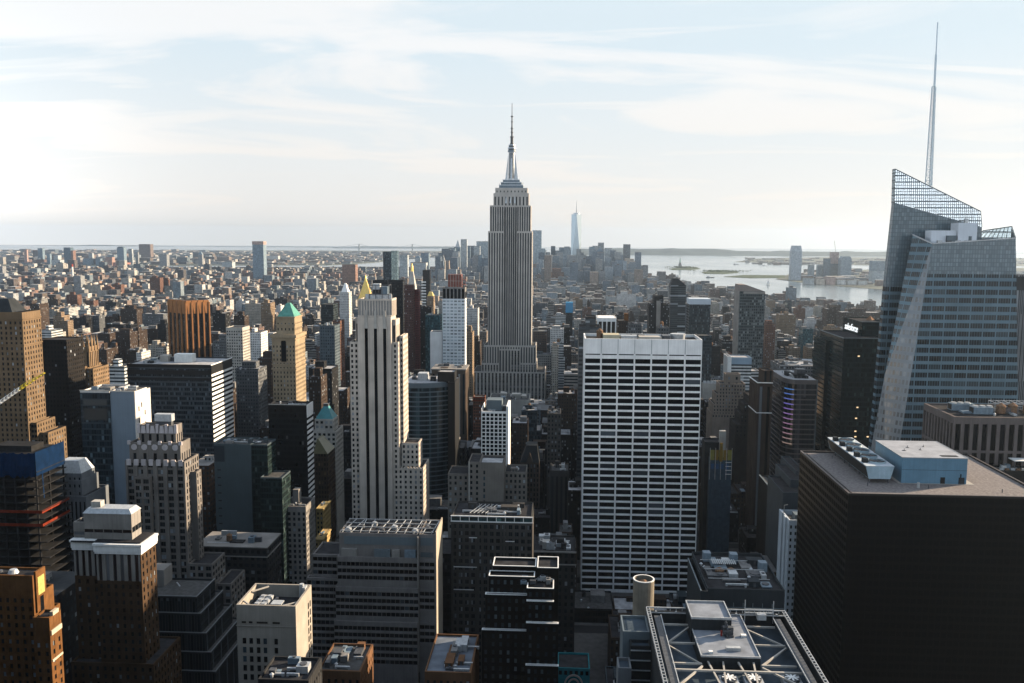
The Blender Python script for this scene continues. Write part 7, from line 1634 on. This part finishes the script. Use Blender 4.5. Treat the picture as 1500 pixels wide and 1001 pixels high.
for lab, k, nm, mm, tank, rf, cx_ in plan:
    x0, x1, y0, y1, hz = gen[k]['b']
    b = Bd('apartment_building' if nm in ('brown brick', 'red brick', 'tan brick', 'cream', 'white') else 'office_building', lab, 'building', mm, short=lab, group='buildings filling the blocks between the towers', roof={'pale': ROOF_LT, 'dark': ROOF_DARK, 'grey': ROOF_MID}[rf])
    seed = rg.randint(0, 9999)
    sb_ = hz > 45 and rg.random() < .55
    if sb_:
        k_ = rg.uniform(.6, .85); b.mass(x0, x1, y0, y1, 0, hz*k_); s_ = rg.uniform(1.5, 4); b.mass(x0+s_, x1-s_, y0+s_, y1-1, hz*k_-1, hz); rx0, rx1, ry0, ry1 = x0+s_, x1-s_, y0+s_, y1-1
    else: b.mass(x0, x1, y0, y1, 0, hz); rx0, rx1, ry0, ry1 = x0, x1, y0, y1
    if rg.random() < .6: b.p('cornice').box(rx0-.3, rx1+.3, ry0-.4, ry0+.3, hz-1.6, hz-.9)
    r2 = random.Random(seed); wb = (rx1-rx0)*r2.uniform(.3, .5); xb_ = rx0+.8+r2.random()*max(.1, rx1-rx0-wb-1.6)
    b.one('bulkhead', mm if r2.random() < .6 else CONC).box(xb_, xb_+wb, ry0+(ry1-ry0)*.4, ry0+(ry1-ry0)*.75, hz-1, hz+r2.uniform(2.5, 5.5))
    b.clutter(rx0, rx1, ry0, ry1, hz-1, 3 if y0 < 1000 else 2, seed, 2.5, 1 if tank else 0)
    b.done()
# ---- the remaining roofs: one mesh nobody would count
FAR_WALL = facade('distant_city_walls', (1, 1, 1), (.03, .036, .042), 3.2, 4.0, .5, .5, .85, .2, .15, attr=True, tint=.35)
st = MB()
PAL = [(.11, .09, .083), (.085, .08, .08), (.15, .10, .085), (.23, .185, .155), (.22, .215, .21), (.34, .32, .29), (.40, .38, .35), (.5, .49, .48), (.09, .10, .115), (.13, .165, .19), (.16, .13, .11), (.19, .145, .125), (.3, .31, .32), (.2, .24, .27)]
def sbox(m, x0, x1, y0, y1, h, r, roofv=None, z0=0.0, col=None):
    c_ = col or r.choice(PAL); a = r.random(); n0 = len(m.f); m.box(x0, x1, y0, y1, z0, z0+h, False)
    rv = roofv if roofv is not None else r.choice([.07, .11, .16, .22, .3, .42]); t = r.uniform(.95, 1.05)
    m.c += [(rv*t, rv, rv/t, a)]+[(*c_, a)]*4
rs = random.Random(99); inds = set(k for _, k in ind)
for k, g in enumerate(gen):
    if k in inds: continue
    if cnt[k+1] == 0 and g['b'][2] < 1400 and rs.random() < .35: continue
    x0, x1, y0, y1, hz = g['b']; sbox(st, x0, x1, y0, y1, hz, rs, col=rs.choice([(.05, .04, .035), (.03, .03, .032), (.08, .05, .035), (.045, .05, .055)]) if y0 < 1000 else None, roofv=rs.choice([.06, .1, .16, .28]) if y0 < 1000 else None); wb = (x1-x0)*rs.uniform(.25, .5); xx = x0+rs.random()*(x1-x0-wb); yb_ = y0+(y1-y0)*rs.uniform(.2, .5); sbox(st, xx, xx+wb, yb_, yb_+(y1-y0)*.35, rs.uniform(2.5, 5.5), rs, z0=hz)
    if rs.random() < .5: xx = rs.uniform(x0+1, x1-4); yb_ = rs.uniform(y0+1, y1-4); sbox(st, xx, xx+3, yb_, yb_+3, rs.uniform(1.5, 4), rs, .5, hz, (.45, .45, .45))
# the blocks between the deck and the first roofs in view: below the frame, but they shade what stands behind them
y = -40.0
while y < 275:
    for i in range(5, 14):
        x = AV[i]+15
        while x < AV[i+1]-24:
            w_ = rs.uniform(24, 48)
            if x+w_ > AV[i+1]-15: w_ = AV[i+1]-15-x
            for y0 in (y, y+31):
                if -62 < x+w_ and x < 70 and y0 < 30: continue
                hgt = 170*rs.uniform(.8, 1.0)
                while hgt > 20:
                    pp = [proj(x_, y0+29, hgt) for x_ in (x, x+w_)]
                    if all(p is None or p[1] > 1012 or p[0] < -40 or p[0] > 1540 for p in pp): break
                    hgt -= 4
                if x > 0: hgt = min(hgt, 120)
                sbox(st, x, x+w_-.6, y0, y0+29, hgt, rs, col=rs.choice(PAL[:2]+PAL[4:6]))
            x += w_
    y += 80
sbox(st, -58, 52, -46, -6, CZ-4, rs, col=(.30, .28, .25))
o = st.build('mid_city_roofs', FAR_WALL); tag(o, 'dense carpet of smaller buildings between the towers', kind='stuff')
# ---- beyond: down to the tip of the island, then across the river
st = MB(); yy = 2750.0
while yy < 6100:
    stp = 34+yy*.004; xx = -yy*.72
    while xx < yy*.56:
        x0, y0 = xx+rs.uniform(-3, 6), yy+rs.uniform(-6, 6); xx += stp*rs.uniform(.8, 1.3)
        p = proj(x0, y0, 0)
        if p is None or p[0] < -60 or p[0] > 1540: continue
        if p[0] > 925 and p[1] < shore_y(max(950, min(1500, p[0])))+4+(8 if p[0] > 1080 else 3): continue
        if p[1] < 393: continue
        if p[0] < 560 and p[1] < 398 and rs.random() < .3: continue
        h = rs.choice([12, 15, 18, 22, 26, 32, 40, 50])*rs.uniform(.8, 1.2)
        if rs.random() < .05: h *= 1.6
        dt_ = p[0]
        if 640 < p[0] < 930 and yy > 4300: h *= rs.choice([1, 1.5, 2.2, 3.0])
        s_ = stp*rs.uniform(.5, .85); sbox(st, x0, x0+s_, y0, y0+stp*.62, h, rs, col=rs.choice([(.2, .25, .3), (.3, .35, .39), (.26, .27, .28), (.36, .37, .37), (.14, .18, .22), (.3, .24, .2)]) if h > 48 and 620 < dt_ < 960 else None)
        if rs.random() < .35: sbox(st, x0+s_*.3, x0+s_*.6, y0+4, y0+stp*.4, rs.uniform(3, 7), rs, z0=h)
    yy += stp*1.05
# the downtown cluster's lesser towers
for k in range(64):
    px = rs.choice([rs.uniform(636, 712), rs.uniform(782, 935), rs.uniform(782, 935)]); py = rs.choice([rs.uniform(372, 394), rs.uniform(366, 390), rs.uniform(354, 378)]); Yk = rs.uniform(4600, 6100); wk = rs.uniform(5, 13)
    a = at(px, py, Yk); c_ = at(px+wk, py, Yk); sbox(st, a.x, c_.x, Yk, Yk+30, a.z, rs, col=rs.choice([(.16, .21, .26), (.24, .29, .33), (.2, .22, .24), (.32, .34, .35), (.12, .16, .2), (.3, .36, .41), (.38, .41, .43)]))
# housing estates in the left half: rows of brick slabs
for (px, py, n_, hh, col) in ((30, 440, 10, 40, (.24, .14, .11)), (270, 432, 12, 48, (.26, .18, .14)), (330, 428, 12, 52, (.24, .16, .13)), (240, 448, 6, 40, (.22, .15, .12)), (60, 420, 12, 48, (.26, .17, .14)), (430, 425, 8, 45, (.28, .2, .16)), (345, 412, 14, 55, (.27, .18, .15)), (160, 425, 9, 44, (.3, .2, .15)), (480, 412, 9, 45, (.28, .18, .15))):
    c0 = onz(px, py)
    for k in range(n_):
        x0, y0 = c0.x+rs.uniform(-260, 260), c0.y+rs.uniform(-160, 200); sbox(st, x0, x0+rs.uniform(22, 40), y0, y0+22, hh*rs.uniform(.8, 1.15), rs, col=col)
yy = 4700.0
while yy < 15500:
    stp = 40+yy*.011; xx = -yy*.72
    while xx < yy*.02:
        x0, y0 = xx+rs.uniform(-8, 8), yy+rs.uniform(-10, 10); xx += stp*rs.uniform(.8, 1.4)
        p = proj(x0, y0, 0)
        if p is None or p[0] < -70: continue
        lim = 388 if p[0] < 480 else (388-(p[0]-480)*.075)
        if p[1] > lim or p[1] < 367.5: continue
        if p[0] > 735: continue
        h = rs.choice([8, 9, 11, 13, 16, 22])*rs.uniform(.8, 1.2)
        if rs.random() < .05: h *= 2.4
        if p[0] < 340 and 376 < p[1]: h *= rs.choice([1, 1, 1.5, 2.8])
        s_ = stp*rs.uniform(.35, .9); sbox(st, x0, x0+s_, y0, y0+stp*.5, h, rs)
    yy += stp*1.1
for k in range(420):
    px = rs.uniform(1090, 1500); py = rs.choice([rs.uniform(379, 388), rs.uniform(398, 421)])
    if py > 395 and (px < 1165 or py > 411+(px-1160)*.07): continue
    g_p = onz(px, py); s_ = rs.uniform(30, 110); sbox(st, g_p.x, g_p.x+s_, g_p.y, g_p.y+s_*.6, rs.uniform(8, 20) if py < 390 else rs.uniform(10, 32), rs, rs.choice([.3, .5, .7]))
tag(st.build('distant_city', FAR_WALL), 'hazy low city stretching to the river and beyond', kind='stuff')
# ---- tree cover
def trees(name, spots, mat, label):
    m = MB(); r = random.Random(8)
    for px, py, wx, wy, n_ in spots:
        c0 = onz(px, py)
        for k in range(n_):
            x, y, rr_ = c0.x+r.gauss(0, wx), c0.y+r.gauss(0, wy), r.uniform(3, 7); z = r.uniform(2, 9)
            pts = [Vector((r.uniform(.7, 1.2)*rr_*a, r.uniform(.7, 1.2)*rr_*b_, r.uniform(.6, 1.1)*rr_*c_)) for a, b_, c_ in ((1, 0, 0), (0, 1, 0), (-1, 0, 0), (0, -1, 0), (0, 0, 1), (0, 0, -.8))]
            pts = [p+Vector((x, y, z+rr_*.5)) for p in pts]
            for a, b_ in ((0, 1), (1, 2), (2, 3), (3, 0)): m.face([pts[a], pts[b_], pts[4]]); m.face([pts[b_], pts[a], pts[5]])
    tag(m.build(name, mat), label, kind='stuff')
LEAF = plain('leaf_canopy', (.045, .07, .03), .9, .5, .08, streak=False)
trees('park_trees', [(150, 452, 170, 30, 500), (190, 449, 120, 40, 400), (90, 428, 150, 40, 300), (250, 425, 160, 60, 300), (330, 420, 160, 60, 250), (470, 428, 60, 60, 300), (880, 452, 50, 40, 200), (1000, 392.8, 60, 40, 160), (1055, 398.4, 90, 40, 160), (130, 372.5, 700, 250, 500), (300, 374, 700, 250, 500), (60, 395, 350, 120, 400), (840, 437, 60, 30, 150), (560, 405, 120, 60, 160)], LEAF, 'dark green patches of park trees among the far blocks')
# ---- harbour things
lg = onz(996, 392.6); s = thing('statue', 'tiny statue on a tall pedestal on the green island in the harbour', 'statue', (lg.x, lg.y, .5))
VERD = plain('verdigris', (.16, .3, .26), .8)
m = MB(); m.prism([(lg.x+32*math.cos(k*math.pi/5.5), lg.y+32*math.sin(k*math.pi/5.5)) for k in range(11)], .5, 14); m.frustum(lg.x-14, lg.x+14, lg.y-14, lg.y+14, 14, lg.x-8, lg.x+8, lg.y-8, lg.y+8, 47); m.build('pedestal', CONC, s)
m = MB(); m.cyl(lg.x, lg.y, 47, 80, 6.5, 3.6, 10); m.cyl(lg.x, lg.y, 80, 87, 2.4, 1.8, 8); m.bar((lg.x-3, lg.y, 77), (lg.x-6, lg.y, 93), 1.8); m.cyl(lg.x-6, lg.y, 93, 96, 1.6, .4, 8); m.build('figure', VERD, s)
for k, (px, py, lab) in enumerate(((1125, 418, 'white sailing boat on the near water left of the tapering pale tower'), (993, 405, 'tiny white ferry near the downtown shore'), (1040, 407, 'tiny dark barge in mid harbour below the round island'), (1120, 390, 'small pale ship beyond the long island spit'), (1078, 388, 'small dark ship far out in the harbour'))):
    p = onz(px, py, -1.5); h = thing('boat', lab, 'boat', (p.x, p.y, -1.5), 'boats in the harbour'); L_ = 24 if k in (0, 1) else 60
    m = MB(); m.loft([(p.x-L_*.4, p.y-3), (p.x+L_*.35, p.y-3), (p.x+L_*.45, p.y), (p.x+L_*.35, p.y+3), (p.x-L_*.4, p.y+3)], -1.6, [(p.x-L_*.45, p.y-4), (p.x+L_*.35, p.y-4), (p.x+L_*.55, p.y), (p.x+L_*.35, p.y+4), (p.x-L_*.45, p.y+4)], 2.5); m.build('hull', METAL_D if k in (2, 4) else WHITE, h)
    m = MB()
    if k == 0: m.loft([(p.x-8, p.y-.3), (p.x+9, p.y-.3), (p.x+9, p.y+.3), (p.x-8, p.y+.3)], 4, [(p.x-.3, p.y-.2), (p.x+.3, p.y-.2), (p.x+.3, p.y+.2), (p.x-.3, p.y+.2)], 30); m.build('sail', WHITE, h)
    else: m.box(p.x-L_*.35, p.x-L_*.05, p.y-2.5, p.y+2.5, 2.5, 10); m.build('cabin', WHITE, h)
bt = thing('suspension_bridge', 'faint suspension bridge with two towers on the hazy horizon', 'bridge', (at(565, 366, 15800).x, 15800, 0)); Yb_ = 15800.0
SB = plain('bridge_steel', (.25, .29, .31), .7); za = at(526, 357.5, Yb_).z; x0, x1 = at(526, 360, Yb_).x, at(604, 360, Yb_).x
for x in (x0, x1):
    m = MB()
    for dy in (-16, 16): m.box(x-7, x+7, Yb_+dy-5, Yb_+dy+5, -2, za)
    for z in (za-12, za*.62): m.box(x-5, x+5, Yb_-12, Yb_+12, z, z+9)
    m.build('tower', SB, bt)
m = MB(); m.box(x0-500, x1+500, Yb_-15, Yb_+15, 66, 73); m.build('deck', SB, bt)
for dy in (-15, 15):
    m = MB(); n = 24; cpt = lambda t: Vector((x0+(x1-x0)*t, Yb_+dy, 76+(za-78)*(2*t-1)**2))
    for k in range(n): m.bar(cpt(k/n), cpt((k+1)/n), 3)
    m.bar((x0, Yb_+dy, za-2), (x0-450, Yb_+dy, 72), 3); m.bar((x1, Yb_+dy, za-2), (x1+450, Yb_+dy, 72), 3); m.build('cable', SB, bt)
# ---------------------------------------------------------------- pavements with kerbs on the nearer blocks
m = MB(); y = 300.0
while y < 1700:
    for i in range(5, len(AV)-3): m.box(AV[i]+11, AV[i+1]-11, y-4, y+65, 0, .14, False)
    y += 80
tag(m.build('pavement', plain('pavement_concrete', (.09, .088, .085), .9, .25, .3, streak=False)), kind='structure')
# ---------------------------------------------------------------- the air
hz = NG('haze_air'); pv = hz.n('ShaderNodeVolumePrincipled'); pv.inputs['Color'].default_value = (.54, .68, .86, 1); pv.inputs['Density'].default_value = HAZE; pv.inputs['Anisotropy'].default_value = .6
ho = hz.n('ShaderNodeOutputMaterial'); hz.t.links.new(pv.outputs[0], ho.inputs['Volume'])
m = MB(); m.box(-31000, 31000, -31000, 31000, -3.6, 640); o = m.build('haze', hz.m); tag(o, kind='stuff')
